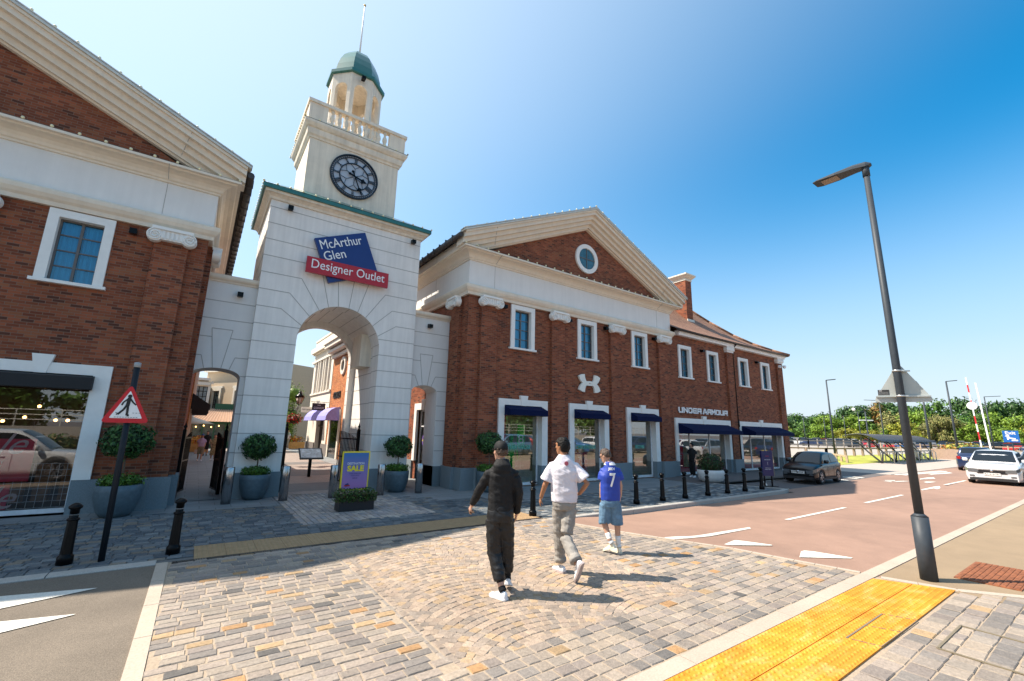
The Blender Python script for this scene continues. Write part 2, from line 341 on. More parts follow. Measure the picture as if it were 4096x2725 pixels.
# ================================================================ buildings
W = 5.63
CURT = P('curtain', (.82, .86, .88), .9, var=.05)
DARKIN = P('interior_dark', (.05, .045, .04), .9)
PALEIN = P('interior_lamplit_tone', (.78, .72, .52), .9)  # pale yellow puts the shops' warm lamp light into the bay colour
REDPOST = P('red_poster', (.55, .025, .06), .6)
def upper_window(par, cx, y=0, z0=4.77, z1=6.44, wd=1.09, kind='window'):
    hw = wd/2; m = MB(); t = .17
    m.box(cx-hw, cx-hw+t+.003, y-.06, y+.095, z0+.07, z1); m.box(cx+hw-t-.003, cx+hw, y-.06, y+.095, z0+.07, z1); m.box(cx-hw+t+.003, cx+hw-t-.003, y-.059, y+.095, z1-t-.003, z1-.001)
    m.box(cx-hw-.06, cx+hw+.06, y-.11, y+.02, z0, z0+.068); m.box(cx-hw+t+.004, cx+hw-t-.004, y-.05, y+.095, z0+.06, z0+.074)
    wn = m.build('window', TRIM, par)
    a, b, c, d = cx-hw+t, cx+hw-t, z0+.07, z1-t
    m = MB(); y1 = y+.10; s = .04
    m.box(a, a+s, y1, y1+.05, c, d); m.box(b-s, b, y1, y1+.05, c, d); m.box(a+s, b-s, y1, y1+.05, c, c+s); m.box(a+s, b-s, y1, y1+.05, d-s, d)
    mx_ = (a+b)/2; m.box(mx_-.024, mx_+.024, y1+.003, y1+.045, c+s, d-s)
    for k in (1, 2, 3):
        zz = c+(d-c)*k/4
        m.box(a+s, mx_-.024, y1+.005, y1+.04, zz-.014, zz+.014); m.box(mx_+.024, b-s, y1+.005, y1+.04, zz-.014, zz+.014)
    m.build('window_frame', FRAME, wn)
    m = MB(); m.poly([(a, y1+.03, c), (b, y1+.03, c), (b, y1+.03, d), (a, y1+.03, d)]); m.build('pane', GLASSUP, wn)
    m = MB(); n = 40; top = []; bot = []
    for k in range(n+1):
        xx = a-.02+(b-a+.04)*k/n; yy = y1+.13+.028*sin(k*1.55+cx*3)+.015*sin(k*.6)
        bot.append(m.pt((xx, yy, c-.05))); top.append(m.pt((xx, yy, d+.05)))
    for k in range(n):
        if not (n//2-1 <= k <= n//2+1 and int(cx*10) % 3 == 0): m.face([bot[k], bot[k+1], top[k+1], top[k]])
    m.build('curtain', CURT, wn)
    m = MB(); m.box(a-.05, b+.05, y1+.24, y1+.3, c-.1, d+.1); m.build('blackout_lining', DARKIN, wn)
    return wn
def keystone(m, cx, y, z0, z1, a=.10, b=.175):
    m.xz([(cx-a, z0), (cx+a, z0), (cx+b, z1), (cx-b, z1)], y-.10, y+.01)
GLASSL = glassmat('clear_shop_glass', (.9, .9, .9), .12)
def shop_window(par, a, b, y=0, glass=None, top=2.77, sur=.24, z_pl=.68, mull=(), out=2.98, deep=1.6, key=True):
    """opening a..b from the floor to top; stone surround above the plinth"""
    m = MB()
    m.box(a-sur, a+.003, y-.08, y+.165, z_pl, out); m.box(b-.003, b+sur+.02, y-.08, y+.165, z_pl, out); m.box(a+.003, b-.003, y-.078, y+.165, top-.003, out-.002)
    if key: keystone(m, (a+b)/2, y, top-.01, out+.14)
    wn = m.build('shop_window', TRIM, par)
    m = MB(); y1 = y+.2; s = .05
    for x0, x1, z0, z1 in [(a, a+s, .06, top), (b-s, b, .06, top), (a, b, .02, .06+s), (a+s, b-s, top-s, top)]+[(q-.025, q+.025, .06+s, top-s) for q in mull]:
        m.box(x0, x1, y1-.03, y1+.03, z0, z1)
    m.build('window_frame', WHITEFR, wn)
    m = MB(); m.poly([(a, y1, .06), (b, y1, .06), (b, y1, top), (a, y1, top)]); m.build('pane', glass or GLASS, wn)
    m = MB(); m.box(a-.3, b+.3, y+deep, y+deep+.1, 0, 3.2); m.box(a-.4, a-.3, y+.3, y+deep, 0, 3.2); m.box(b+.3, b+.4, y+.3, y+deep, 0, 3.2)
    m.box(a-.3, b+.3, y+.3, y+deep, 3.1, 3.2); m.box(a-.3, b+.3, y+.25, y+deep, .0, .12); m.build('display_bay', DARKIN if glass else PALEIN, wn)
    return wn
def awning(par, a, b, y=0, zt=2.77, zf=2.60, zb=2.42, p=.42, mat=None):
    m = MB()
    m.poly([(a, y-.01, zt), (a, y-p, zf), (b, y-p, zf), (b, y-.01, zt)])
    m.poly([(a, y-p, zf), (a, y-p, zb), (b, y-p, zb), (b, y-p, zf)])
    for x in (a, b): m.poly([(x, y-.01, zt), (x, y-p, zf), (x, y-p, zb), (x, y-.01, zb)])
    m.poly([(a, y-.02, zt-.03), (a, y-p+.01, zf-.03), (b, y-p+.01, zf-.03), (b, y-.02, zt-.03)])
    o = m.build('awning', mat or NAVY, par)
    m = MB(); m.bar((a+.02, y-p+.02, zb), (b-.02, y-p+.02, zb), .03); m.bar((a+.02, y-.02, zb), (a+.02, y-p+.02, zb), .03); m.bar((b-.02, y-.02, zb), (b-.02, y-p+.02, zb), .03)
    m.build('awning_frame', DARKMETAL, o); return o
def capital(par, cx, y, z, rot=0, w_=.95):
    """ionic capital facing -y, top at z"""
    m = MB(); m.M = Matrix.Translation((cx, y, z)) @ Matrix.Rotation(rot, 4, 'Z')
    h = w_/2; m.box(-h*.84, h*.84, -.2, .02, -.07, 0); m.box(-h*.62, h*.62, -.15, .02, -.30, -.07)
    for k in range(-2, 3): m.box(k*.085-.022, k*.085+.022, -.175, -.14, -.27, -.08)
    for s in (-1, 1):
        n = 20; c = (s*h*.70, -.21)
        m.xz([(c[0]+.155*cos(2*pi*k/n), c[1]+.155*sin(2*pi*k/n)) for k in range(n)], -.17, .0)
        sp = []
        for k in range(46):
            t = k/45; a = pi/2+s*(-1)*t*2*pi*2.2; q = .145*(1-t*.85); sp.append((c[0]+q*cos(a), -.18, c[1]+q*sin(a)))
        m.tube(sp, .019, 5)
    return m.build('capital', TRIM, par)
def floodlight(par, x, y, z, rot=0):
    m = MB(); m.M = Matrix.Translation((x, y, z)) @ Matrix.Rotation(rot, 4, 'Z')
    m.box(-.05, .05, -.06, 0, -.06, .06); m.box(-.065, .065, -.2, -.055, -.09, .03); m.box(-.07, .07, -.205, -.2, -.095, .035)
    return m.build('floodlight', DARKMETAL, par)
BULBM = None
def bulbs(name, label, paths, wire=True):
    global BULBM
    if BULBM is None: mb = MB(); mb.ell((0, 0, .035), .034, 6, 4); BULBM = mb.mesh('bulb', P('bulb_glass', (.85, .78, .5), .3))
    m2 = MB(); o0 = Vector(paths[0][0]); t = thing(name, label, 'string lights', paths[0][0])
    for p0, p1, st in paths:
        p0 = Vector(p0); p1 = Vector(p1); n = max(1, int((p1-p0).length/st))
        for k in range(n+1): link('bulb', BULBM, t, p0.lerp(p1, k/n)-o0)
        m2.tube([p0-o0, p1-o0], .008, 4)
    m2.build('cable', DARKMETAL, t); return t

APEX, TIP, XT = 11.2, 8.42, 6.2
SLOPE = (APEX-TIP)/XT
def pediment_building(name, label, cx, Y, sides, shops, dep=12, door=None):
    b = thing(name, label, 'building', (cx, Y, 0))
    wins = (-3.32, 0, 3.32); shopx = (-3.24, .04, 3.36)
    opens = [(x-.84, x+.84) for x in shopx] if shops == 'right' else [(1.86, 4.04)]
    hs_ = [(x-.375, x+.375, 4.84, 6.27) for x in wins]+[(a, c, 0, 2.77 if shops == 'right' else 2.86) for a, c in opens]
    m = MB(); holes(m, -W, W, 0, 6.6, hs_, 0, .3)
    m.poly([(-W, dep, 0), (-W, 0, 0), (-W, 0, 6.6), (-W, dep, 6.6)] if not door else [(-W, dep, 0), (-W, door[1], 0), (-W, door[1], 6.6), (-W, dep, 6.6)])
    if door:
        m.poly([(-W, door[0], 0), (-W, 0, 0), (-W, 0, 6.6), (-W, door[0], 6.6)]); m.poly([(-W, door[1], 2.6), (-W, door[0], 2.6), (-W, door[0], 6.6), (-W, door[1], 6.6)])
    m.poly([(W, 0, 0), (W, dep, 0), (W, dep, 6.6), (W, 0, 6.6)])
    m.poly([(-W, dep, 0), (W, dep, 0), (W, dep, 8), (-W, dep, 8)])
    m.xz([(-W+.1, 7.9), (W-.1, 7.9), (0, 7.9+(W-.1)*SLOPE+.35)], 0.0, .3); m.xz([(-W+.1, 7.9), (W-.1, 7.9), (0, 7.9+(W-.1)*SLOPE+.35)], dep-.3, dep)
    m.build('wall', BRICK, b)
    edges = [-W]+[e for o_ in opens for e in o_]+[W]; bx_ = []
    for a, c in zip(edges[::2], edges[1::2]): bx_.append((a-(.07 if a == -W else .003), c+(.07 if c == W else .003), -.07, .165))
    for s in (-1, 1):
        if s == -1 and door: bx_ += [(-W-.07, -W+.2, .165, door[0]-.25), (-W-.07, -W+.2, door[1]+.25, dep)]
        else: bx_.append((min(s*W, s*(W+.07)), max(s*W, s*(W+.07)), .165, dep))
    for q in bx_: m = MB(); m.box(*q, 0, .68); m.build('plinth', PLINTH, b)
    m = MB(); prof = [(0, 6.46), (.09, 6.46), (.11, 6.55), (.16, 6.60), (.205, 6.68), (.215, 6.76), (.20, 6.79), (.10, 6.83), (.05, 6.86), (.05, 7.70), (.09, 7.70), (.09, 7.75), (.125, 7.77), (.145, 7.83), (.20, 7.895), (.29, 7.935), (.40, 7.95), (.42, 7.985), (.50, 7.99), (.50, 8.05), (.0, 8.08)]
    m.sweep([(-W, dep), (-W, 0), (W, 0), (W, 3 if sides == 'L' else dep)], prof); kf = prof.index((.05, 6.86))
    for q in range(3): m.mi[q*len(prof)+kf] = 1
    m.dmi = 2
    for sx_ in (-W+1.0, W-1.0): m.box(sx_-.006, sx_+.006, -.056, -.05, 6.87, 7.7); m.bar((sx_, -.094, 7.76), (sx_, -.505, 8.0), .012)
    jr = [((sx_*4.95, -.625, APEX-4.95*SLOPE-.05), (sx_*4.8, -.25, APEX-4.8*SLOPE-.62)) for sx_ in (-1, 1)]
    if 0: m.bar((sx_*4.95, -.625, APEX-4.95*SLOPE-.05), (sx_*4.8, -.25, APEX-4.8*SLOPE-.62), .012)
    for yy in (2.6, 6.2): m.box(-W-.056, -W-.05, yy-.006, yy+.006, 6.87, 7.7); m.box(W+.05, W+.056, yy-.006, yy+.006, 6.87, 7.7)
    m.build('entablature', [STONE, RENDER, JOINT], b)
    # raking cornice bands
    m = MB(); bands = [(-.02, .05, .66), (.05, .19, .60), (.19, .35, .47), (.35, .51, .34), (.51, .66, .20), (.66, .71, .12)]
    def cl(d): z = TIP-d; return (XT, z) if z >= 8.05 else ((APEX-d-8.05)/SLOPE, 8.05)
    for d1, d2, out in bands:
        a1 = cl(d1); a2 = cl(d2)
        for s in (-1, 1):
            pl = [(s*a1[0], a1[1]), (0, APEX-d1), (0, APEX-d2), (s*a2[0], a2[1])]
            if a1[0] == XT and a2[0] != XT: pl.append((s*XT, 8.05))
            m.xz(pl if s < 0 else pl[::-1], -out, .02)
    m.dmi = 1
    for p_, q_ in jr: m.bar(p_, q_, .012)
    m.build('raking_cornice', [STONE, JOINT], b)
    rf = MB()
    for s in (-1, 1):
        k = 1/cos(math.atan(SLOPE))
        vt = MB() if s < 0 else vt; vt.xz([(0, APEX+.022), (s*(XT+.08), TIP-.01), (s*(XT+.08), TIP+.05), (0, APEX+.09)][::s], -.70, .0)
        rf.xz([(0, APEX+.02), (s*(XT+.12), TIP-.035), (s*(XT+.12), TIP+.03), (0, APEX+.08)][::s], .001, dep+.5, col=None)
    r_ = rf.build('roof', SLATE, b)
    m = vt
    for s in (-1, 1): m.xz([(0, APEX+.095), (s*(XT+.1), TIP+.055), (s*(XT+.1), TIP+.085), (0, APEX+.125)][::s], -.71, -.4)
    m.build('verge_trim', LEAD, r_)
    for s in (-1, 1):
        m = MB(); m.box(min(s*(W+.05), s*(W+.46)), max(s*(W+.05), s*(W+.46)), .02, dep, 8.06, 8.34); m.build('eaves_fascia', STONE, b)
    for s in (-1, 1):
        m = MB(); m.tube([(s*(XT+.1), -.5, TIP-.1), (s*(XT+.1), dep, TIP-.1)], .085, 8)
        for k in range(24): m.box(s*(XT+.1)-.1, s*(XT+.1)+.1, k*.5, k*.5+.03, TIP-.21, TIP+.02)
        m.build('gutter', GUTTER, b)
    # oculus
    m = MB(); n = 40; oc = (.02, 9.17)
    rings = [[(oc[0]+q*cos(2*pi*k/n), yy, oc[1]+q*sin(2*pi*k/n)) for k in range(n)] for q, yy in ((.65, .01), (.65, -.08), (.47, -.08), (.47, -.01))]
    m.loft(rings, False, sm=False); ow = m.build('round_window', TRIM, b)
    m = MB(); m.face([m.pt((oc[0]+.48*cos(2*pi*k/n), -.03, oc[1]+.48*sin(2*pi*k/n))) for k in range(n)][::-1]); m.build('pane', P('round_pane', (.05, .13, .17), .1, var=.3, scale=6), ow)
    m = MB()
    for k in range(16): m.box(oc[0]-.46+k*.0575, oc[0]-.415+k*.0575, -.012+.006*(k % 2), -.006+.006*(k % 2), oc[1]-sqrt(max(.22-(k*.0575-.44)**2, .01)), oc[1]+sqrt(max(.22-(k*.0575-.44)**2, .01)))
    m.build('curtain', CURT, ow)
    m = MB(); m.box(oc[0]-.018, oc[0]+.018, -.05, -.028, oc[1]-.47, oc[1]+.47); m.box(oc[0]-.47, oc[0]+.47, -.048, -.03, oc[1]-.018, oc[1]+.018); m.build('window_frame', FRAME, ow)
    for x in wins: upper_window(b, x)
    # pilasters
    for x in (-4.83, -1.65, 1.65, 4.93):
        m = MB(); m.box(x-.33, x+.33, -.12, -.002, .68, 6.46); p = m.build('pilaster', BRICK, b)
        m = MB(); m.box(x-.38, x+.38, -.19, -.068, 0, .682); m.build('pilaster_base', PLINTH, p)
        capital(p, x, -.12, 6.462)
    for s in (-1, 1):
        x = s*W; m = MB(); m.box(min(x, x+s*.12), max(x, x+s*.12), .42, 1.02, .68, 6.46); p = m.build('pilaster', BRICK, b)
        m = MB(); m.box(min(x, x+s*.19), max(x, x+s*.19), .37, 1.07, 0, .682); m.build('pilaster_base', PLINTH, p)
        capital(p, x+s*.12, .72, 6.462, rot=s*pi/2, w_=.8)
    fl = [-4.2, -1.05, 1.05, 4.32] if cx > 0 else [4.2, 1.2]
    for x in fl: floodlight(b, x, -.0, 6.28)
    out = [b]
    if shops == 'right':
        for a, c in opens: wn = shop_window(b, a, c); awning(b, a, c, zt=2.77); out.append((wn, a, c))
    return out
RB = pediment_building('brick_shop_building', 'red brick shop with a pediment and three narrow navy awnings right of the tower', 12.7, 12.7, 'L', 'right', door=(2.36, 3.66))
rb = RB[0]
# pictures and goods behind the three glass fronts
def display_text(wn, t, cx, z, w_, h_, mat, y=.19):
    return letters('window_lettering', [(t, w_, h_, onwall(cx-w_/2, y, z), dict(depth=.004, bold=.03))], wn, mat)
TEAL = P('teal_vinyl', (.10, .42, .33), .5); GREENP = P('green_figure', (.02, .62, .06), .4); ORANGEP = P('orange_fabric', (.9, .38, .02), .7)
WHV = P('white_vinyl', (.75, .75, .76), .5)
def mannequin(par, x, y, mat, h=1.7, s=1.0):
    m = MB(); pr = [(.06, .72), (.15, .80), (.17, .90), (.13, 1.08), (.19, 1.30), (.2, 1.4), (.07, 1.47), (.055, 1.52)]
    m.lathe([(q*s, z) for q, z in pr], 12, (x, y, 0), sy=.6); m.ell((x, y, 1.63), (.085, .1, .12), 10, 7)
    for k in (-1, 1): m.tube([(x+k*.08*s, y, .8), (x+k*.1, y, .45), (x+k*.11, y, .12)], [.09*s, .065, .045], 8); m.tube([(x+k*.2*s, y, 1.38), (x+k*.27*s, y, 1.1), (x+k*.24*s, y-.08, .88)], [.055, .045, .03], 7)
    return m.build('mannequin', mat, par)
for (wn, a, c), (t, tw) in zip(RB[1:], (('TRAIN HARDER', 1.02), ('COMPETE STRONGER', 1.12), ('RECOVER', .62))):
    m = MB(); m.box(a+.05, a+.33, .30, .31, .12, 2.7); m.build('poster', REDPOST, wn)
    display_text(wn, t, (a+c)/2+.02, 1.24, tw, .15, TEAL)
wn, a, c = RB[1]; mannequin(wn, a+.75, .55, GREENP)
m = MB(); m.box(a+.92, a+1.25, .40, .41, 1.3, 2.1); m.build('poster', GREENP, wn)
letters('poster_lettering', [('8', .26, .3, onwall(a+.95, .395, 1.45), dict(depth=.004))], wn, WHV)
wn, a, c = RB[2]; mannequin(wn, a+.5, .55, ORANGEP)
m = MB(); m.box(a+.5, a+1.15, .4, .42, .12, 1.1); m.build('poster', P('faded_red_poster', (.45, .1, .13), .6), wn)
letters('poster_lettering', [('70', .38, .32, onwall(a+.62, .395, .62), dict(depth=.004)), ('%', .1, .11, onwall(a+1.02, .395, .8), dict(depth=.004)), ('SAVE', .2, .07, onwall(a+.62, .395, .98), dict(depth=.004))], wn, WHV)
wn, a, c = RB[3]; mannequin(wn, a+.55, .8, DARKIN, s=1.15)
# side door (faces the passage)
X0 = -W
m = MB()
for y0, y1, z0, z1 in ((2.14, 2.36, .68, 2.85), (3.66, 3.88, .68, 2.85), (2.36, 3.66, 2.6, 2.85)): m.box(X0-.08, X0+.02, y0, y1, z0, z1)
m.prism([(2.93, 2.58), (3.09, 2.58), (3.15, 3.0), (2.87, 3.0)], lambda p, q, d: (d, p, q), X0-.12, X0+.01)
dr = m.build('door', TRIM, rb)
m = MB()
for y0, y1, z0, z1 in ((2.36, 2.42, 0, 2.6), (3.60, 3.66, 0, 2.6), (2.42, 3.6, 2.54, 2.6), (2.42, 3.6, 0, .08), (2.42, 3.6, 1.95, 2.0)): m.box(X0+.1, X0+.16, y0, y1, z0, z1)
m.build('door_frame', WHITEFR, dr)
m = MB(); m.poly([(X0+.13, 3.66, 0), (X0+.13, 2.36, 0), (X0+.13, 2.36, 2.6), (X0+.13, 3.66, 2.6)]); m.build('pane', GLASS, dr)
m = MB(); m.box(X0+1.3, X0+1.35, 1.8, 4.2, 0, 3); m.build('interior', P('shop_wall', (.25, .22, .19), .9), dr)
m = MB(); m.prism([(3.3+.11*cos(2*pi*k/24), 1.45+.2*sin(2*pi*k/24)) for k in range(24)], lambda p, q, d: (d, p, q), X0+.115, X0+.12); st = m.build('window_sticker', P('violet_vinyl', (.12, .07, .3), .5), dr)
letters('lettering', [('SALE', .17, .07, onwall(X0+.112, 3.385, 1.41, rot=-pi/2), dict(depth=.004, bold=.02))], st, P('yellow_vinyl', (.8, .65, .02), .5))

LB = pediment_building('brick_shop_building', 'red brick pediment shop with a wide white framed display window at the left edge', -6.0, 13.05, 'R', 'left')
lb = LB[0]
a, c = 1.86, 4.02
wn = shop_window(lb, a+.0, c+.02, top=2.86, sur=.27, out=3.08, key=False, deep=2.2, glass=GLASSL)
m = MB(); keystone(m, 3.22, 0, 2.85, 3.24, .09, .17); m.build('keystone', TRIM, wn)
awning(lb, a-.1, c+.05, zt=2.86, zf=2.80, zb=2.55, p=.22, mat=BLACKC)
m = MB()
for k in range(18): m.box(a+.02+k*.125, a+.026+k*.125, .32, .326, .1, 1.0)
for k in range(8): m.box(a, c, .318, .322, .12+k*.125, .126+k*.125)
m.build('display_grid', WHITEFR, wn)
m = MB(); m.box(2.15, 3.35, .262, .27, .66, 1.50); m.box(1.95, 3.12, .262, .27, .11, .60); m.build('poster', REDPOST, wn)
PINKV = P('pale_pink_vinyl', (.55, .42, .42), .6)
letters('poster_lettering', [('Sale', .92, .42, onwall(2.32, .258, 1.20), dict(depth=.004, shear=.45)), ('Sale', .95, .44, onwall(2.3, .258, .14), dict(depth=.004, shear=.45)), ('GET', .15, .05, onwall(2.8, .258, 1.02), dict(depth=.003)), ('SET', .14, .05, onwall(2.8, .258, .94), dict(depth=.003)), ('LOCK', .19, .05, onwall(2.6, .258, .74), dict(depth=.003)), ('IT IN', .16, .05, onwall(2.6, .258, .66), dict(depth=.003))], wn, PINKV)
m = MB()
for k in range(9): m.ell((1.95+k*.26, 1.6+.3*(k % 2), 2.0+.2*sin(k*2)), .035, 6, 4)
m.build('pendant_lamp', P('warm_lamp', (1, .6, .2), .5, emit=((1, .5, .15), 6)), wn)
m = MB()
for k in range(5): m.box(2.0+k*.42, 2.25+k*.42, 1.2, 1.5, .12, .9+.25*(k % 3))
m.build('goods', P('mixed_goods', (.32, .14, .05), .7, var=.6, scale=6), wn)

# ---- long two storey wing
wg = thing('brick_wing_building', 'lower red brick shop wing with two wide navy awnings and a tiled hip roof', 'building', (18.33, 12.7, 0))
ox = 18.33
whs = [(x-ox-.375, x-ox+.375, 4.67, 6.10) for x in (19.53, 22.03, 25.2, 27.77)]+[(18.62-ox, 23.08-ox, 0, 2.42), (24.4-ox, 28.95-ox, 0, 2.42)]
m = MB(); holes(m, 0.01, 29.9-ox, 0, 6.85, whs, .02, .3); m.poly([(29.9-ox, .02, 0), (29.9-ox, 9, 0), (29.9-ox, 9, 6.85), (29.9-ox, .02, 6.85)]); m.poly([(29.9-ox, 9, 0), (0, 9, 0), (0, 9, 6.85), (29.9-ox, 9, 6.85)])
m.build('wall', BRICK, wg)
for q in ((.01, .293, -.05, .18), (23.077-ox, 24.403-ox, -.05, .18), (28.947-ox, 29.97-ox, -.05, .18), (29.9-ox, 29.97-ox, .18, 9)): m = MB(); m.box(*q, 0, .66); m.build('plinth', PLINTH, wg)
for x in (19.53, 22.03, 25.2, 27.77): upper_window(wg, x-ox, .02, 4.6, 6.27)
for x, wd in ((23.66, .62), (29.56, .66)):
    m = MB(); m.box(x-ox-wd/2, x-ox+wd/2, -.1, .018, .66, 6.4); p = m.build('pilaster', BRICK, wg)
    m = MB(); m.box(x-ox-wd/2-.05, x-ox+wd/2+.05, -.17, -.048, 0, .662); m.build('pilaster_base', PLINTH, p)
    m = MB(); m.box(x-ox-wd/2-.03, x-ox+wd/2+.03, -.14, .018, 6.4, 6.5); m.box(x-ox-wd/2-.08, x-ox+wd/2+.08, -.19, .018, 6.5, 6.72); m.build('pilaster_cap', TRIM, p)
m = MB(); m.sweep([(.5, 0.02), (29.9-ox, 0.02), (29.9-ox, 9)], [(0, 6.72), (.22, 6.72), (.24, 6.80), (.27, 6.82), (.27, 6.93), (0, 6.95)]); m.build('eaves_board', WHITE, wg)
m = MB(); m.tube([(.2, -.34, 6.93), (30.27-ox, -.34, 6.93), (30.27-ox, 9, 6.93)], .06, 6); m.build('gutter', GUTTER, wg)
m = MB(); m.tube([(24.02-ox, -.33, 6.9), (24.02-ox, -.08, 6.66), (24.04-ox, -.08, .1)], .045, 8); m.tube([(24.04-ox, -.1, 2.35), (24.04-ox, -.1, 2.75)], .06, 8); m.build('downpipe', DARKMETAL, wg)
# bellcast hip roof
m = MB(); rows = [(-.42, 6.95), (.3, 7.28), (1.1, 7.72), (1.9, 8.30), (2.9, 9.22), (3.95, 10.32)]
xr = 29.9-ox; L_ = [[(0.0, y, z) for y, z in rows], [(xr+.0-y*1, y, z) for y, z in rows]]
for i in range(len(rows)-1):
    (ya, za), (yb, zb) = rows[i], rows[i+1]
    m.poly([(0, ya, za), (xr-ya, ya, za), (xr-yb, yb, zb), (0, yb, zb)])
    m.poly([(xr-ya, ya, za), (xr-ya, 9-ya*1, za), (xr-yb, 9-yb, zb), (xr-yb, yb, zb)])
    m.poly([(xr-ya, 9-ya, za), (0, 9-ya, za), (0, 9-yb, zb), (xr-yb, 9-yb, zb)])
m.poly([(0, 3.95, 10.32), (xr-3.95, 3.95, 10.32), (xr-3.95, 5.05, 10.32), (0, 5.05, 10.32)])
wr = m.build('roof', TILE, wg)
m = MB()
for i in range(len(rows)-1):
    (ya, za), (yb, zb) = rows[i], rows[i+1]; m.tube([(xr-ya, ya, za+.03), (xr-yb, yb, zb+.03)], .09, 6)
m.build('hip_tiles', TILE, wr)
m = MB(); cx0, cx1, cy0, cy1 = 23.75-ox, 24.37-ox, 15.1-12.7, 15.95-12.7; m.box(cx0, cx1, cy0, cy1, 8.0, 11.35)
ch = m.build('chimney', BRICK, wr)
m = MB(); m.box(cx0-.03, cx1+.03, cy0-.03, cy1+.03, 11.35, 11.5)
i0 = [(cx0-.05, cy0-.05), (cx1+.05, cy0-.05), (cx1+.05, cy1+.05), (cx0-.05, cy1+.05)]; i1 = [(cx0-.22, cy0-.22), (cx1+.22, cy0-.22), (cx1+.22, cy1+.22), (cx0-.22, cy1+.22)]
m.loft([[(x, y, 11.5) for x, y in i0], [(x, y, 11.68) for x, y in i1], [(x, y, 11.76) for x, y in i1]], True, sm=False); m.build('chimney_cap', STONE, ch)
m = MB(); m.box(cx0-.04, cx1+.04, cy0-.06, cy0-.003, 8.5, 8.85); m.build('flashing', LEAD, ch)
for a, c, mull in ((18.62, 23.08, (19.85, 21.6)), (24.4, 28.95, (25.75, 27.35))):
    wn = shop_window(wg, a-ox, c-ox, .02, top=2.42, sur=.2, z_pl=.66, out=2.66, mull=[q-ox for q in mull], deep=2.4)
    awning(wg, a-ox, c-ox-.02, .02, 2.44, 2.1, 1.94, .83)
    m = MB(); m.box(a-ox+.05, a-ox+.95, .4, .42, .12, 2.3); m.box(a-ox, c-ox, .35, .37, .1, .34); m.build('poster', REDPOST, wn)
    if a < 20: letters('poster_lettering', [('UNDER', .62, .16, onwall(a-ox+.2, .39, 1.62), dict(depth=.004, bold=.02)), ('ARMOUR', .7, .16, onwall(a-ox+.2, .39, 1.38), dict(depth=.004, bold=.02)), ('OUTLET', .6, .2, onwall(a-ox+.2, .39, .7), dict(depth=.004, bold=.02))], wn, WHV)
for x in (21.0, 26.7): floodlight(wg, x-ox, .02, 6.2)
m = MB(); m.M = Matrix.Translation((29.45-ox, -.1, 6.2)); m.box(-.1, .1, -.1, 0, -.08, .08); m.bar((0, -.1, .02), (0, -.3, .02), .05); m.lathe([(.0, -.16), (.08, -.12), (.1, -.05), (.1, .02), (.04, .05)], 10, (0, -.32, 0)); m.build('security_camera', WHITE, wg)
# ---- gate tower
tw = thing('clock_tower_gate', 'pale stone clock tower with an arched gateway, balustrade and green dome', 'tower', (3.29, 13.85, 0))
def arch_front(m, x0, x1, z1, cx, r_, spring, y0, y1, ry=None, n=28, z0=0):
    """wall with an arched opening, front y0 and back y1"""
    ry = ry or r_; pts = [(cx-r_*cos(pi*k/n), spring+ry*sin(pi*k/n)) for k in range(n+1)]
    for y in (y0, y1):
        m.poly([(x0, y, z0), (cx-r_, y, z0), (cx-r_, y, z1), (x0, y, z1)]); m.poly([(cx+r_, y, z0), (x1, y, z0), (x1, y, z1), (cx+r_, y, z1)])
        for (a, b), (c, d) in zip(pts, pts[1:]): m.poly([(a, y, b), (c, y, d), (c, y, z1), (a, y, z1)])
    full = [(cx-r_, z0)]+pts+[(cx+r_, z0)]
    for (a, b), (c, d) in zip(full, full[1:]): m.poly([(a, y0, b), (a, y1, b), (c, y1, d), (c, y0, d)])
TX0, TX1, TD = -2.365, 2.365, 3.1
ac = -.02; m = MB()
arch_front(m, TX0, TX1, 8.57, ac, 1.22, 4.33, 0, .6)
arch_front(m, TX0, TX1, 8.57, ac, 1.29, 4.33, .603, 2.8)
arch_front(m, TX0, TX1, 8.57, ac, 1.10, 4.3, 2.803, TD)
for x in (TX0, TX1): m.poly([(x, 0, 0), (x, TD, 0), (x, TD, 8.57), (x, 0, 8.57)])
m.poly([(TX0, 0, 8.57), (TX1, 0, 8.57), (TX1, TD, 8.57), (TX0, TD, 8.57)])
pl = .035
for x0, x1 in ((TX0-pl, ac-1.22+.02), (ac+1.22-.02, TX1+pl)): mp = MB(); mp.box(x0, x1, -pl, TD+pl, 0, .65); mp.build('plinth', PLINTH, tw)
m.dmi = 1; jz = [.65+.505*k for k in range(1, 16)]; t = .011  # strips laid on the stone, their grey painting the shade inside the grooves
def jline(m, a, b, y=-.004, y2=.0): m.bar((a[0], y, a[1]), (b[0], y, b[1]), t*2, .006, up=(0, 1, 0))
import itertools
def joints_front(m, x0, x1, cx, r_, spring, ry, zs, ztop, vou, yy):
    """courses plus radiating voussoirs; each voussoir line meets a course"""
    def ax(z):  # half-opening at z
        if z <= spring: return r_
        q = (z-spring)/ry; return r_*sqrt(max(0, 1-q*q)) if q < 1 else 0
    for z in zs:
        if z >= ztop: continue
        lo = vou.get(round(z, 3))
        if lo is None:
            h = ax(z)
            if h > 0:
                m.box(x0, cx-h, yy-.002, yy+.003, z-t, z+t); m.box(cx+h, x1, yy-.002, yy+.003, z-t, z+t)
            else: m.box(x0, x1, yy-.002, yy+.003, z-t, z+t)
        else:
            for s in (-1, 1):
                e = cx+s*lo[0]; m.box(min(e, x0 if s < 0 else x1), max(e, x0 if s < 0 else x1), yy-.002, yy+.003, z-t, z+t)
                a = lo[1]; m.bar((e, yy+.0, z), (cx+s*r_*cos(a), yy+.0, spring+ry*sin(a)), .02, .005, up=(0, 1, 0))
zz = [round(.65+.505*k, 3) for k in range(1, 16)]
vou = {4.69+0: None}
V = {}
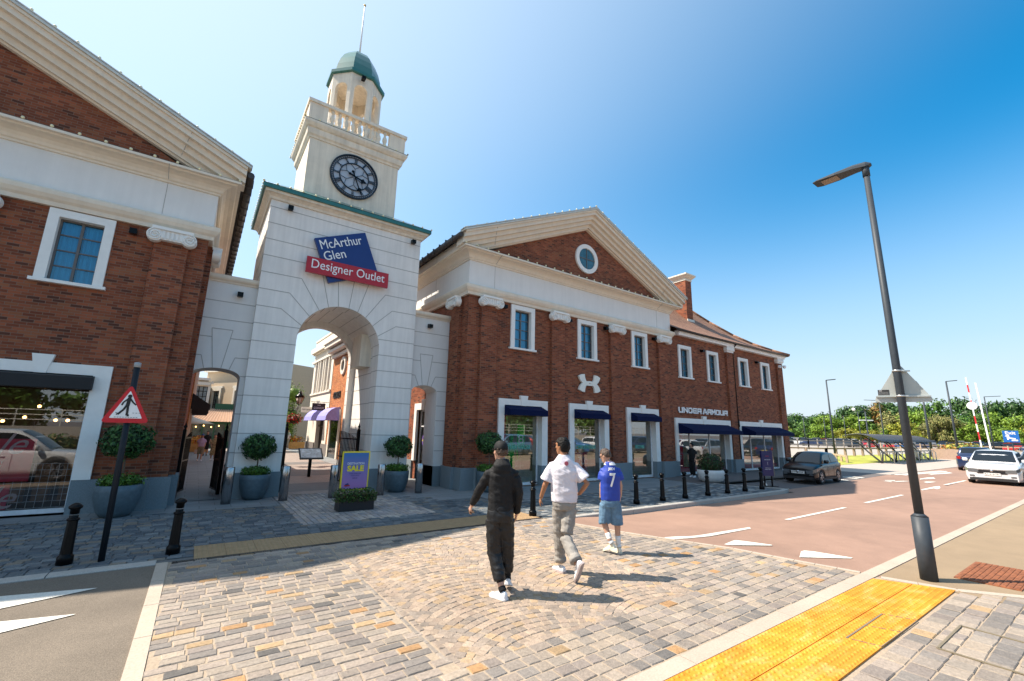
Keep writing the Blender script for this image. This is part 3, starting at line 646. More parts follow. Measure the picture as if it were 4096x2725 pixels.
for k, (z, dx, an) in enumerate(((5.195, 1.72, .38), (5.70, 1.55, .68), (6.205, 1.28, .96))): V[round(z, 3)] = (dx, an)
joints_front(m, TX0, TX1, ac, 1.22, 4.33, 1.22, zz, 8.5, V, -.003)
for s in (-1, 1):
    for dx, an, zt in ((.78, 1.2, 6.71), (.27, 1.44, 6.71)): m.bar((ac+s*dx, -.003, zt), (ac+s*1.22*cos(an), -.003, 4.33+1.22*sin(an)), .02, .005, up=(0, 1, 0))
for z in zz:
    if z < 8.5: m.box(TX0-.003, TX0+.002, 0, TD, z-t, z+t)
for an in [pi*(k+.5)/10 for k in range(10)]:
    for q, y0, y1 in ((1.218, .0, .6), (1.288, .61, 2.8), (1.098, 2.81, TD)): m.bar((ac+q*cos(an), y0, 4.33+q*sin(an)), (ac+q*cos(an), y1, 4.33+q*sin(an)), .02, .008)
for z in zz:
    if z < 4.3:
        for s in (-1, 1):
            for q, y0, y1 in ((1.218, .0, .6), (1.288, .61, 2.8), (1.098, 2.81, TD)): m.box(ac+s*q-.003, ac+s*q+.003, y0, y1, z-t, z+t)
m.build('wall', [TOWER, JOINT], tw)
m = MB(); m.sweep([(TX0, TD), (TX0, 0), (TX1, 0), (TX1, TD)], [(0, 8.45), (.05, 8.45), (.07, 8.52), (.14, 8.58), (.2, 8.6), (.2, 8.68), (0, 8.70)]); m.build('cornice', CREAM, tw)
m = MB(); e = .27
m.loft([[(TX0-e, -e, 8.68), (TX1+e, -e, 8.68), (TX1+e, TD+e, 8.68), (TX0-e, TD+e, 8.68)], [(TX0-e, -e, 8.80), (TX1+e, -e, 8.80), (TX1+e, TD+e, 8.80), (TX0-e, TD+e, 8.80)], [(-1.5, .53, 9.28), (1.5, .53, 9.28), (1.5, 2.85, 9.28), (-1.5, 2.85, 9.28)]], True, sm=False)
m.build('skirt_roof', GREENM, tw)
ux0, ux1, uy0, uy1 = -1.505, 1.505, .52, 2.92
m = MB(); m.box(ux0, ux1, uy0, uy1, 9.0, 11.6)
m.sweep([(ux0, uy1), (ux0, uy0), (ux1, uy0), (ux1, uy1), (ux0, uy1)], [(0, 11.22), (.03, 11.22), (.05, 11.28), (.10, 11.33), (.12, 11.42), (.12, 11.52), (.17, 11.55), (.22, 11.62), (.24, 11.66), (.24, 11.75), (0, 11.78)])
m.build('clock_stage', CREAM, tw)
m = MB(); bx0, bx1, by0, by1 = ux0-.14, ux1+.14, uy0-.14, uy1+.14
m.sweep([(bx0, by1), (bx0, by0), (bx1, by0), (bx1, by1), (bx0, by1)], [(0, 11.76), (.0, 11.88), (-.16, 11.88), (-.16, 11.76)])
m.sweep([(bx0, by1), (bx0, by0), (bx1, by0), (bx1, by1), (bx0, by1)], [(.05, 12.42), (.05, 12.53), (-.2, 12.53), (-.2, 12.42)])
for x in (bx0, bx1-.58+.0): m.box(x, x+.58, by0, by0+.16, 11.88, 12.42)
for x in (bx0, bx1-.16):
    for y in (by0+.16, by1-.58): m.box(x, x+.16, y, y+.42, 11.88, 12.42)
ba = m.build('balustrade', CREAM, tw)
bp = [(.03, 0), (.07, .01), (.07, .05), (.045, .07), (.06, .12), (.085, .2), (.075, .28), (.04, .36), (.035, .42), (.06, .45), (.06, .54)]
for k in range(9): MB().lathe(bp, 10, (bx0+.74+k*(bx1-bx0-1.48)/8, by0+.08, 11.88)).build('baluster', CREAM, ba)
for x in (bx0+.08, bx1-.08):
    for k in range(6): MB().lathe(bp, 8, (x, by0+.72+k*.27, 11.88)).build('baluster', CREAM, ba)
# clock
ck = thing('clock', 'round blue black skeleton clock with roman numerals on the gate tower', 'clock', (3.29, 14.37, 10.3))
m = MB(); rk = .80
def ring(m, r0, r1, y0, y1, n=64):
    m.loft([[(q*cos(2*pi*k/n), yy, q*sin(2*pi*k/n)) for k in range(n)] for q, yy in ((r1, y1), (r1, y0), (r0, y0), (r0, y1))], False, sm=False)
ring(m, .76, rk, -.09, 0); ring(m, .685, .70, -.06, -.03); ring(m, .47, .50, -.06, -.03)
for k in range(60):
    a = 2*pi*k/60; m.bar((.70*cos(a), -.05, .70*sin(a)), (.76*cos(a), -.05, .76*sin(a)), .014)
nums = ['XII', 'I', 'II', 'III', 'IIII', 'V', 'VI', 'VII', 'VIII', 'IX', 'X', 'XI']
for k, s_ in enumerate(nums):
    a = pi/2-2*pi*k/12; wd = {1: .03, 2: .07, 3: .1, 4: .15}[len(s_)]*(1.0 if s_ not in 'VX' else 2.6)
    m.add(textmesh(s_, max(wd, .05), .185, depth=.02), Matrix.Translation((.592*cos(a), -.05, .592*sin(a))) @ Matrix.Rotation(pi/2, 4, 'X') @ Matrix.Rotation(a-pi/2, 4, 'Z') @ Matrix.Translation((-max(wd, .05)/2, -.0925, 0)))
for k in range(6):
    a = pi/2+k*pi/3; p = (.30*cos(a), -.05, .30*sin(a)); m.bar((.05*cos(a), -.05, .05*sin(a)), p, .014)
    for da in (-.35, .35): m.bar(p, (.48*cos(a+da), -.05, .48*sin(a+da)), .014)
    a2 = a+pi/6
m.build('clock_frame', P('clock_iron', (.005, .01, .02), .4), ck)
m = MB(); m.face([m.pt((.78*cos(2*pi*k/48), -.02, .78*sin(2*pi*k/48))) for k in range(48)][::-1]); m.build('dial', P('dial_glass', (.42, .46, .52), .25, var=.05), ck)
for nm, an, ln, wd in (('hour_hand', radians(-17), .40, .05), ('minute_hand', radians(-66), .66, .035)):
    m = MB(); d = Vector((cos(an), 0, sin(an))); m.bar(-d*.2+Vector((0, -.10, 0)), d*ln+Vector((0, -.10, 0)), wd, .02, up=(0, 1, 0)); m.M = Matrix.Translation((d*ln*.72)+Vector((0, -.1, 0))) @ Matrix.Rotation(-an+pi/4, 4, 'Y'); m.box(-.06, .06, -.012, .012, -.06, .06)
    m.M = Matrix.Translation((-d*.17)+Vector((0, -.1, 0))); m.ell((0, 0, 0), (.05, .012, .05), 10, 6); m.build(nm, DARKMETAL, ck)
# belfry
m = MB(); oy = 1.72; n8 = 8; ra = .90/cos(pi/8)
def oct(r_, z, off=pi/8): return [(r_*cos(off+2*pi*k/8), oy+r_*sin(off+2*pi*k/8), z) for k in range(8)]
hw8 = .90*math.tan(pi/8)
for k in range(8):
    M_ = Matrix.Translation((0, oy, 0)) @ Matrix.Rotation(k*pi/4, 4, 'Z')
    m.M = M_; arch_front(m, -hw8, hw8, 14.62, 0, .235, 13.95, -.90, -.74, n=10, z0=11.7)
m.M = None; m.loft([oct(.88/cos(pi/8), 14.55), oct(.88/cos(pi/8), 14.62)], True, sm=False)
m.build('belfry', CREAM, tw)
m = MB(); rd = .99/cos(pi/8); prof = [(rd*.97, 14.58), (rd, 14.60), (rd, 14.72), (rd*.86, 14.80), (rd*.84, 14.86), (rd*.80, 15.15), (rd*.72, 15.45), (rd*.6, 15.74), (rd*.44, 15.97), (rd*.26, 16.13), (rd*.08, 16.2)]
m.loft([oct(q, z) for q, z in prof], True, sm=False)
dm = m.build('dome', GREENM, tw)
m = MB(); m.tube([(0, oy, 16.1), (0, oy, 17.6), (0, oy, 18.55)], [.035, .028, .02], 8); m.lathe([(.05, 16.15), (.05, 16.25), (.02, 16.27)], 8, (0, oy, 0)); fp = m.build('flagpole', WHITE, tw)
m = MB(); m.ell((0, oy, 18.6), .05, 8, 6); m.build('finial', P('brass', (.5, .35, .12), .3, metal=1), fp)
for x, y, z in ((-1.85, 0, 8.3), (2.05, 0, 8.3), (-.0, oy-.9-.05, 14.4)): floodlight(tw, x, y, z)
for x in (-.95, 1.25): floodlight(tw, x, .35, 9.0)
m = MB(); m.box(.9, 1.27, 1.0, 2.0, 3.9, 5.0); m.build('service_box', CREAM, tw)
bulbs('string_lights', 'rows of small bulbs along the green eave of the gate tower', [((3.29+TX0-e, 13.85-e, 8.8), (3.29+TX1+e, 13.85-e, 8.8), .33), ((3.29+TX0-e, 13.85-e, 8.8), (3.29+TX0-e, 13.85+TD+e, 8.8), .2), ((3.29+ux0-.24, 13.85+uy0-.24, 11.75), (3.29+ux1+.24, 13.85+uy0-.24, 11.75), .42), ((3.29+ux0-.24, 13.85+uy0-.24, 11.75), (3.29+ux0-.24, 13.85+uy1+.24, 11.75), .16), ((3.29+ux1+.24, 13.85+uy0-.24, 11.75), (3.29+ux1+.24, 13.85+uy1+.24, 11.75), .16)])
for cx_, Y_, nm in ((12.7, 12.7, 'pediment of the shop right of the tower'), (-6.0, 13.05, 'pediment of the shop at the left edge')):
    bulbs('string_lights', 'row of small bulbs edging the '+nm, [((cx_-XT, Y_-.68, TIP+.09), (cx_, Y_-.68, APEX+.13), .42), ((cx_, Y_-.68, APEX+.13), (cx_+XT, Y_-.68, TIP+.09), .42), ((cx_-W-.45, Y_-.48, 8.06), (cx_+W+.45, Y_-.48, 8.06), .42)])
# sign on the tower
sg = thing('shop_centre_sign', 'tilted navy square sign crossed by a red banner on the gate tower', 'sign', (3.19, 13.80, 7.15))
an = radians(22.5)
def rot2(x, z, a=an): return (x*cos(a)-z*sin(a), x*sin(a)+z*cos(a))
sw_, sh_ = .80, .71
m = MB(); m.xz([rot2(-sw_, -sh_), rot2(sw_, -sh_), rot2(sw_, sh_), rot2(-sw_, sh_)], -.12, .0); sb = m.build('blue_panel', SIGNBLUE, sg)
m = MB(); m.box(-1.16, 1.33, -.2, -.115, -.77, -.28); sr = m.build('red_panel', SIGNRED, sg)
def tl(x, z): a_, b_ = rot2(x, z); return onwall(a_, -.124, b_, tilt=an)
letters('lettering', [('McArthur', 1.30, .29, tl(-.70, .34), dict(depth=.02)), ('Glen', .66, .285, tl(-.70, -.02), dict(depth=.02))], sb, WHITE)
letters('lettering', [('Designer Outlet', 2.22, .37, onwall(-1.02, -.205, -.71), dict(depth=.02))], sr, WHITE)
# ---- side links with small arches
def side_link(label, x0, x1, acx, ar, spring, ary, Y0=14.05, dpt=.9):
    l = thing('archway_link', label, 'wall', ((x0+x1)/2, Y0, 0)); o = (x0+x1)/2; a, b, c = x0-o, x1-o, acx-o
    m = MB(); arch_front(m, a, b, 5.75, c, ar, spring, 0, dpt, ry=ary); m.poly([(a, 0, 5.75), (b, 0, 5.75), (b, dpt, 5.75), (a, dpt, 5.75)]); mw = m
    m = MB(); m.sweep([(a, 0), (b, 0)], [(-dpt, 5.72), (.03, 5.72), (.04, 5.76), (.09, 5.80), (.11, 5.84), (.11, 5.92), (-dpt, 5.94)]); m.build('coping', STONE, l)
    for s, e_ in ((a, c-ar), (c+ar, b)): m = MB(); m.box(s, e_+(.02 if s == a else 0), -.03, dpt+.03, 0, .65); m.build('plinth', PLINTH, l)
    m = mw; m.dmi = 1; yy = -.003; kz0, kz1 = spring+ary, 4.42; kb, kt = .095, .24
    for z in (5.19, 4.69): m.box(a, b, yy-.002, yy+.003, z-t, z+t)
    for s in (-1, 1):
        m.bar((c+s*kt, yy, kz1), (c+s*kb, yy, kz0-.005), .018, .005, up=(0, 1, 0))
        e_ = a if s < 0 else b
        zk = 4.185; xk = kb+(kt-kb)*(zk-kz0)/(kz1-kz0); m.box(min(e_, c+s*xk), max(e_, c+s*xk), yy-.002, yy+.003, zk-t, zk+t)
        xk = .38; m.box(min(e_, c+s*xk), max(e_, c+s*xk), yy-.002, yy+.003, 3.67-t, 3.67+t); m.bar((c+s*xk, yy, 3.67), (c+s*ar*.5, yy, spring+ary*.87), .018, .005, up=(0, 1, 0))
        for z in (3.175, 2.67, 2.165, 1.66, 1.155): m.box(min(e_, c+s*ar), max(e_, c+s*ar), yy-.002, yy+.003, z-t, z+t)
    m.box(c-kt, c+kt, yy-.002, yy+.003, kz1-t, kz1+t)
    m.build('wall', [RENDER, JOINT], l)
    floodlight(l, (a+b)/2+.25 if x0 < 0 else -.1, 0, 5.45); return l
side_link('narrow white archway wall between the left shop and the tower', -.40, .93, .24, .565, 3.13, .23)
side_link('narrow white archway wall between the tower and the three awning shop', 5.65, 7.07, 6.24, .47, 3.12, .23)
# ---- wall signs on the brick shops
m = MB()
def uaarc(s, up):
    # one horn of the crossed arcs emblem: thick curved wedge
    P_ = [(.02, 0), (.20, .035), (.36, .16), (.44, .34), (.56, .34), (.62, .17), (.52, .03), (.30, -.075), (.02, -.085)]
lg = thing('emblem_sign', 'white crossed arcs emblem on the brick wall above the middle shop window', 'sign', (12.75, 12.68, 3.82))
def horn(sx_, sz):
    pts = []; n = 14
    for k in range(n+1):  # inner edge (towards the centre line of the X)
        t_ = k/n; pts.append((.17+.0*t_+.10*t_**2, .02+.33*t_))
    out = [(.27, .36), (.60, .36)]
    q = []
    for k in range(n+1):
        t_ = k/n; q.append((.60-.40*(1-(1-t_)**2)+.0, .36-.36*t_))
    return [(sx_*a, sz*b) for a, b in [(.0, .085), (.10, .075), (.20, .06), (.255, .14), (.285, .36), (.46, .33), (.60, .27), (.56, .12), (.45, .03), (.30, -.03), (.15, -.055), (0, -.06)]]
m = MB()
top = [(-.60, .27), (-.46, .34), (-.27, .36), (-.27, .2), (-.24, .10), (-.12, .055), (0, .045), (.12, .055), (.24, .10), (.27, .2), (.27, .36), (.46, .34), (.60, .27), (.57, .13), (.50, .04), (.40, 0), (.28, -.035), (.1, -.075), (0, -.08), (-.1, -.075), (-.28, -.035), (-.40, 0), (-.50, .04), (-.57, .13)]
def strip(m, A, B, y0, y1):
    for k in range(len(A)-1): m.xz([A[k], A[k+1], B[k+1], B[k]], y0, y1)
import math as _m
def bez(p0, p1, p2, n=12): return [((1-t)**2*p0[0]+2*t*(1-t)*p1[0]+t*t*p2[0], (1-t)**2*p0[1]+2*t*(1-t)*p1[1]+t*t*p2[1]) for t in [k/n for k in range(n+1)]]
for sy_, yo in ((1, 0.0), (-1, -.003)):
    outer = bez((-.60, sy_*.27), (-.5, -sy_*.08), (0, -sy_*.095))+bez((0, -sy_*.095), (.5, -sy_*.08), (.60, sy_*.27))[1:]
    inner = bez((-.28, sy_*.36), (-.27, sy_*.05), (0, sy_*-.02))+bez((0, sy_*-.02), (.27, sy_*.05), (.28, sy_*.36))[1:]
    strip(m, outer, inner, -.08+yo, .0)
    for s in (-1, 1): m.xz([(s*.60, sy_*.27), (s*.28, sy_*.36), (s*.44, sy_*.345)], -.08+yo, 0)
m.build('emblem', P('ivory_sign', (.78, .76, .68), .5, var=.02), lg, fix=True)
us = thing('shop_name_sign', 'white UNDER ARMOUR letters on the brick wall above the wide navy awning', 'sign', (18.73, 12.72, 2.91))
def block(word, x, wl, h, m):
    """heavy square letters from bars"""
    th = h*.23; G = {
     'U': [((0, 1), (0, 0), (1, 0), (1, 1))], 'N': [((0, 0), (0, 1), (1, 0), (1, 1))], 'D': [((0, 0), (0, 1), (.8, 1), (1, .8), (1, .2), (.8, 0), (0, 0))],
     'E': [((1, 1), (0, 1), (0, 0), (1, 0)), ((0, .5), (.9, .5))], 'R': [((0, 0), (0, 1), (1, 1), (1, .45), (.1, .45)), ((.6, .45), (1, 0))],
     'A': [((0, 0), (.42, 1), (.58, 1), (1, 0)), ((.2, .3), (.8, .3))], 'M': [((0, 0), (0, 1), (.5, .35), (1, 1), (1, 0))], 'O': [((0, 0), (0, 1), (1, 1), (1, 0), (0, 0))]}
    for ch_ in word:
        for pl_ in G[ch_]:
            pts = [(x+th/2+p[0]*(wl-th), th/2+p[1]*(h-th)) for p in pl_]
            for k, (a_, b_) in enumerate(zip(pts, pts[1:])):
                d = Vector((b_[0]-a_[0], b_[1]-a_[1])).normalized()*th*.5
                m.bar((a_[0]-d.x, -.06-.0007*k, a_[1]-d.y), (b_[0]+d.x, -.06-.0007*k, b_[1]+d.y), th, .05, up=(0, 1, 0))
        x += wl+.055
    return x
m = MB(); x_ = block('UNDER', 0, .335, .27, m); block('ARMOUR', x_+.10, .335, .27, m); m.build('lettering', P('sign_white', (.80, .80, .80), .5, var=.02), us)

# ================================================================ ground
def struct(name, m, mat): return m.build(name, mat, kind='structure')
def road_z(x, y):
    a = min(max((x-7)/2.2, 0), 1); a = a*a*(3-2*a); b = min(max((30-x)/6, 0), 1); c = min(max((y-2.6)/4.8, 0), 1)
    return -.1*a*b*c-.008
m = MB(); m.poly([(-700, -700, -.135), (900, -700, -.135), (900, 900, -.135), (-700, 900, -.135)]); struct('ground', m, ASPHD)
def clipgrid(m, x0, x1, y0, y1, nx, ny, zf, left=None):
    ids = []
    for j in range(ny+1):
        row = []
        for i in range(nx+1):
            y = y0+(y1-y0)*j/ny; xl = left(y) if left else x0; x = xl+(x1-xl)*(i/nx)**1.6
            row.append(m.pt((x, y, zf(x, y))))
        ids.append(row)
    for j in range(ny):
        for i in range(nx): m.face([ids[j][i], ids[j][i+1], ids[j+1][i+1], ids[j+1][i]], sm=True)
def cross_edge(y):
    pts = [(2.3, 8.16), (2.53, 8.12), (3.46, 7.94), (4.35, 7.79), (6.12, 7.09), (7.8, 6.6), (14, 6.6)]
    for (a, xa), (b, xb) in zip(pts, pts[1:]):
        if y <= b: return xa+(xb-xa)*max(0, (y-a))/(b-a)
    return 6.6
m = MB(); clipgrid(m, 0, 90, 2.4, 7.74, 60, 12, road_z, lambda y: cross_edge(y)-.02); struct('road', m, ROADR)
m = MB(); clipgrid(m, 18.3, 90, 7.74, 8.3, 30, 2, road_z); struct('road', m, ROADR)
m = MB(); clipgrid(m, 17, 34, 8.3, 40, 24, 12, lambda x, y: road_z(min(x, 22), 7.4)*min(max((30-x)/6, 0), 1)-.004 if x > 18.3 else -.125); struct('car_park_bay', m, ASPHD)
m = MB(); m.poly([(-60, -60, -.012), (-.19, -60, -.012), (-.19, 8.04, -.012), (-60, 8.04, -.012)]); struct('side_road', m, ASPH)
m = MB(); m.poly([(8.2, -60, -.003), (95, -60, -.003), (95, 2.46, -.003), (8.2, 2.46, -.003)]); struct('footway', m, FOOT)
m = MB(); m.poly([(-.2, -60, -.016), (8.25, -60, -.016), (8.25, 2.64, -.009), (-.2, 2.64, -.009)]); m.poly([(-.07, 2.645, -.007), (8.14, 2.645, -.007), (7.94, 3.46, -.007), (7.79, 4.35, -.007), (7.09, 6.12, -.007), (6.6, 7.8, -.007), (6.6, 8.1, -.007), (-.07, 8.1, -.007)]); struct('crossing', m, BED)
m = MB(); m.poly([(-60, 8.04, -.014), (17.6, 7.76, -.014), (18.33, 7.95, -.014), (17.2, 10.2, -.014), (26, 10.2, -.014), (31, 11.4, -.014), (31, 13, -.014), (17, 13, -.014), (17, 70, -.014), (-60, 70, -.014)]); struct('pavement', m, BEDD)
# kerbs
m = MB()
def kerb(m, pts, wd=.14, z0=-.13, z1=.006, st=.9):
    for a, b in zip(pts, pts[1:]):
        a = Vector((*a, 0)); b = Vector((*b, 0)); n = max(1, round((b-a).length/st)); d = (b-a)/n; s = Vector((-d.y, d.x, 0)).normalized()*wd
        for k in range(n):
            p = a+d*k+d*.006; q = a+d*(k+1)-d*.006
            m.loft([[(*(p).xy, z), (*(q).xy, z), (*(q+s).xy, z), (*(p+s).xy, z)] for z in (z0, z1-.012)]+[[(*(p+s*.1).xy, z1), (*(q+s*.1).xy, z1), (*(q+s).xy, z1), (*(p+s).xy, z1)]], True, sm=False)
kerb(m, [(6.6, 7.76), (17.5, 7.74)]); kerb(m, [(17.5, 7.74), (18.33, 7.93)], st=.45); kerb(m, [(18.33, 7.93), (17.2, 10.2)])
kerb(m, [(-12, 8.06), (-.19, 8.06)], .2, st=1.1)
struct('kerb', m, GRANITE)
m = MB()
def strip_stones(m, pts, wd, st, z=.004):
    for a, b in zip(pts, pts[1:]):
        a = Vector((*a, 0)); b = Vector((*b, 0)); n = max(1, round((b-a).length/st)); d = (b-a)/n; s = Vector((-d.y, d.x, 0)).normalized()*wd/2
        for k in range(n):
            p = a+d*k+d.normalized()*.004; q = a+d*(k+1)-d.normalized()*.004; g_ = .9+.2*R.random()
            m.loft([[(*(v).xy, zz) for v in (p-s, q-s, q+s, p+s)] for zz in (-.02, z)], True, sm=False)
strip_stones(m, [(-.125, 8.1), (-.14, 4.6), (-.16, 2.0)], .13, .9); strip_stones(m, [(1.0, 2.55), (30, 2.57)], .17, .9, .003)
strip_stones(m, [(8.10, 2.42), (8.33, 1.68), (8.74, 1.16), (9.6, .2)], .12, .45); strip_stones(m, [(8.12, 2.66), (7.94, 3.46), (7.79, 4.35), (7.09, 6.12), (6.64, 7.74)], .09, .3)
struct('edging_stones', m, PALESTRIP)
# setts: every stone its own little chamfered block
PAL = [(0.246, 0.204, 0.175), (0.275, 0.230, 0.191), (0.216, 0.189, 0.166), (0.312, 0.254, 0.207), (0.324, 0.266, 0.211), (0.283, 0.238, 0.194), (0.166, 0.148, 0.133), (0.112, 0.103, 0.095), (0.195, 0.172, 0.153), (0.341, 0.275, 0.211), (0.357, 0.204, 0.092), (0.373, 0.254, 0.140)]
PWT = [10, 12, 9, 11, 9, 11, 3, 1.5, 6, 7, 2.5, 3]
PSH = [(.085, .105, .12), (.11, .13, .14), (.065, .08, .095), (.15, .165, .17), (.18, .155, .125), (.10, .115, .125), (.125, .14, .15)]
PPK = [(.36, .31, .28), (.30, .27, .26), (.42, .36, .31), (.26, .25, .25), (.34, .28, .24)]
def stone(m, c, ux, uy, a, b, col, z=.0, ch=.007, j=.006):
    """block centred c, half sizes a,b along unit ux,uy"""
    z += R.uniform(-.003, .003)
    lo = []; hi = []
    for s, t_ in ((-1, -1), (1, -1), (1, 1), (-1, 1)):
        dx, dy = R.uniform(-j, j), R.uniform(-j, j); ta, tb = s*a+dx, t_*b+dy
        lo.append(m.pt((c[0]+ux[0]*ta+uy[0]*tb, c[1]+ux[1]*ta+uy[1]*tb, z-ch*1.1)))
        ta -= s*ch; tb -= t_*ch; hi.append(m.pt((c[0]+ux[0]*ta+uy[0]*tb, c[1]+ux[1]*ta+uy[1]*tb, z+R.uniform(-.0015, .0015))))
    k = R.uniform(.86, 1.14); col = tuple(x*k for x in col)
    m.face(hi, col)
    for k in range(4): m.face([lo[k], lo[(k+1) % 4], hi[(k+1) % 4], hi[k]], col)
def courses(m, x0, x1, y0, y1, pitch, lmin, lmax, pal, wt=None, inside=None, along='x', gap=.0055, j=.006, shift=None):
    y = y0; row = 0
    while y < y1:
        x = x0-R.random()*lmax
        while x < x1:
            l = R.uniform(lmin, lmax); cx_, cy_ = x+l/2, y+pitch/2
            p = (cx_, cy_) if along == 'x' else (cy_, cx_)
            if (inside is None or inside(*p)) and x+l/2 > x0 and x+l/2 < x1:
                stone(m, p, (1, 0) if along == 'x' else (0, 1), (0, 1) if along == 'x' else (-1, 0), l/2-gap, pitch/2-gap, R.choices(pal, wt)[0], j=j)
            x += l
        y += pitch; row += 1
m = MB()
courses(m, -.04, 1.945, 2.66, 8.0, .118, .15, .24, PAL, PWT)
strip_pal = [(.30, .25, .205), (.26, .225, .19)]
courses(m, 3.55, 8.0, 1.945, 2.0, .055, .18, .22, strip_pal, along='y')
courses(m, 2.02, 8.1, 2.66, 3.5, .14, .14, .20, PAL, PWT, lambda x, y: x < cross_edge(y)-.1 and x > 2.02)
courses(m, 5.35, 8.1, 3.5, 7.35, .13, .14, .20, PAL, PWT, lambda x, y: x < cross_edge(y)-.12)
courses(m, 2.02, 7.2, 7.35, 8.0, .128, .16, .24, PAL, PWT, lambda x, y: x < cross_edge(y)-.1)
# segmental arcs of small cobbles
PF = [(0.348, 0.261, 0.197), (0.320, 0.248, 0.192), (0.365, 0.279, 0.210), (0.292, 0.232, 0.184), (0.379, 0.288, 0.214), (0.383, 0.270, 0.166), (0.257, 0.210, 0.171)]
for col_ in range(2):
    xc = 2.12+.8+1.6*col_; r_ = 1.13; y = 2.2
    while y < 7.4:
        th = -.79
        while th < .79:
            px, py = xc+r_*sin(th), y+r_*cos(th)-.45
            l = R.uniform(.085, .115)
            if 2.08 < px < 5.3 and 3.56 < py < 7.3: stone(m, (px, py), (cos(th), -sin(th)), (sin(th), cos(th)), l/2-.003, .0485, R.choice(PF), ch=.006, j=.004)
            th += l/r_
        y += .103
for y0 in (3.48,): courses(m, 2.02, 5.35, y0, y0+.09, .1, .14, .2, PF)
courses(m, 3.58, 7.32, 2.0, 2.08, .08, .12, .18, PF, along='y')
courses(m, 3.5, 7.32, 5.27, 5.37, .1, .14, .2, PF, along='y')
# beside the tactile paving near the lamp post
courses(m, 1.0, 10, .0, 1.66, .185, .17, .25, PAL, PWT, lambda x, y: x < 8.36+(1.68-y)*.82-.1)
struct('granite_setts', m, SETT)
m = MB()
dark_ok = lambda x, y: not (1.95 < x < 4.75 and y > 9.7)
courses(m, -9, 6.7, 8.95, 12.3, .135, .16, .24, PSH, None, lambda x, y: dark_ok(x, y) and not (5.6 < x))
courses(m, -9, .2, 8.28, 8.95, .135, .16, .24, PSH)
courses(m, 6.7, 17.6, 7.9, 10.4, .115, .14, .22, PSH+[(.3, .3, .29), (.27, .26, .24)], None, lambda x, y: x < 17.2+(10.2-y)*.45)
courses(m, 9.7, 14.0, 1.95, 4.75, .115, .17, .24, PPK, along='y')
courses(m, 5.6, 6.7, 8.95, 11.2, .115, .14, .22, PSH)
struct('pavement_setts', m, SETT)
def slabmat(name, c, bw, bh):
    m, nt, b = newmat(name); L = nt.links.new; tc = N(nt, 'ShaderNodeTexCoord'); br = N(nt, 'ShaderNodeTexBrick', Scale=1.0)
    br.inputs['Brick Width'].default_value = bw; br.inputs['Row Height'].default_value = bh; br.inputs['Mortar Size'].default_value = .006
    br.inputs['Color1'].default_value = (*c, 1); br.inputs['Color2'].default_value = (*[x*.82 for x in c], 1); br.inputs['Mortar'].default_value = (*[x*.35 for x in c], 1)
    nn = N(nt, 'ShaderNodeTexNoise', Scale=60, Detail=4); L(tc.outputs['Object'], nn.inputs['Vector']); mr = N(nt, 'ShaderNodeMapRange'); mr.inputs['To Min'].default_value = .75; mr.inputs['To Max'].default_value = 1.25; L(nn.outputs['Fac'], mr.inputs['Value'])
    vm = N(nt, 'ShaderNodeVectorMath', operation='SCALE')
    L(tc.outputs['Object'], br.inputs['Vector']); L(br.outputs['Color'], vm.inputs[0]); L(mr.outputs[0], vm.inputs['Scale']); L(vm.outputs[0], b.inputs['Base Color']); b.inputs['Roughness'].default_value = .7
    return m
SLAB = slabmat('slab_paving', (.22, .235, .24), .62, .42); PINKS = slabmat('pink_paviours', (.32, .26, .225), .2, .1); DARKS = slabmat('dark_paviours', (.16, .15, .145), .2, .1)
m = MB()
for x0, x1, y0, y1 in ((-30, 1.92, 12.32, 13.9), (4.8, 6.95, 11.25, 14.1), (6.95, 16.5, 10.42, 12.72), (-.4, 1.2, 13.9, 40), (6.0, 7.2, 14.1, 45), (-.4, .93, 13.9, 14.0)):
    m.poly([(x0, y0, .0), (x1, y0, .0), (x1, y1, .0), (x0, y1, .0)])
struct('slab_paving', m, SLAB)
m = MB(); m.poly([(1.92, 14.0, -.003), (4.75, 14.0, -.003), (6.0, 16.95, -.003), (6.0, 60, -.003), (1.2, 60, -.003), (1.2, 16.95, -.003)]); struct('inner_street', m, PINKS)
m = MB()
for y0, y1 in ((14.6, 16.6), (19.0, 21.6), (24.5, 26.0)): m.poly([(1.3, y0, .001), (5.99, y0, .001), (5.99, y1, .001), (1.3, y1, .001)])
struct('dark_paving_band', m, DARKS)
m = MB(); m.poly([(16.5, 10.2, .002), (29, 10.5, .002), (31, 11.4, .002), (31, 12.7, .002), (16.5, 12.7, .002)]); struct('tarmac_apron', m, ASPHD)
# tactile paving
def blister(m, x, y, r_=.019, h=.010):
    n = 6; a = [m.pt((x+r_*cos(2*pi*k/n), y+r_*sin(2*pi*k/n), .006)) for k in range(n)]; b = [m.pt((x+r_*.55*cos(2*pi*k/n), y+r_*.55*sin(2*pi*k/n), .006+h)) for k in range(n)]
    for k in range(n): m.face([a[k], a[(k+1) % n], b[(k+1) % n], b[k]], sm=True)
    m.face(b, sm=True)
m = MB(); endx = lambda y: 7.94+(2.41-y)*.5
x = 1.9
while x < 8.3:
    for y0, y1 in ((1.70, 2.075), (2.085, 2.455)):
        xe = min(x+.395, endx((y0+y1)/2)+.0)
        if xe > x+.05:
            m.loft([[(x, y0, z), (min(x+.395, endx(y0)), y0, z), (min(x+.395, endx(y1)), y1, z), (x, y1, z)] for z in (-.02, .006)], True, sm=False)
            for i in range(6):
                for j in range(6):
                    bx_, by_ = x+.034+i*.0655, y0+.028+j*.0635
                    if bx_ < endx(by_)-.03: blister(m, bx_, by_)
    x += .4
struct('yellow_tactile_paving', m, YELL)
m = MB(); x = .23
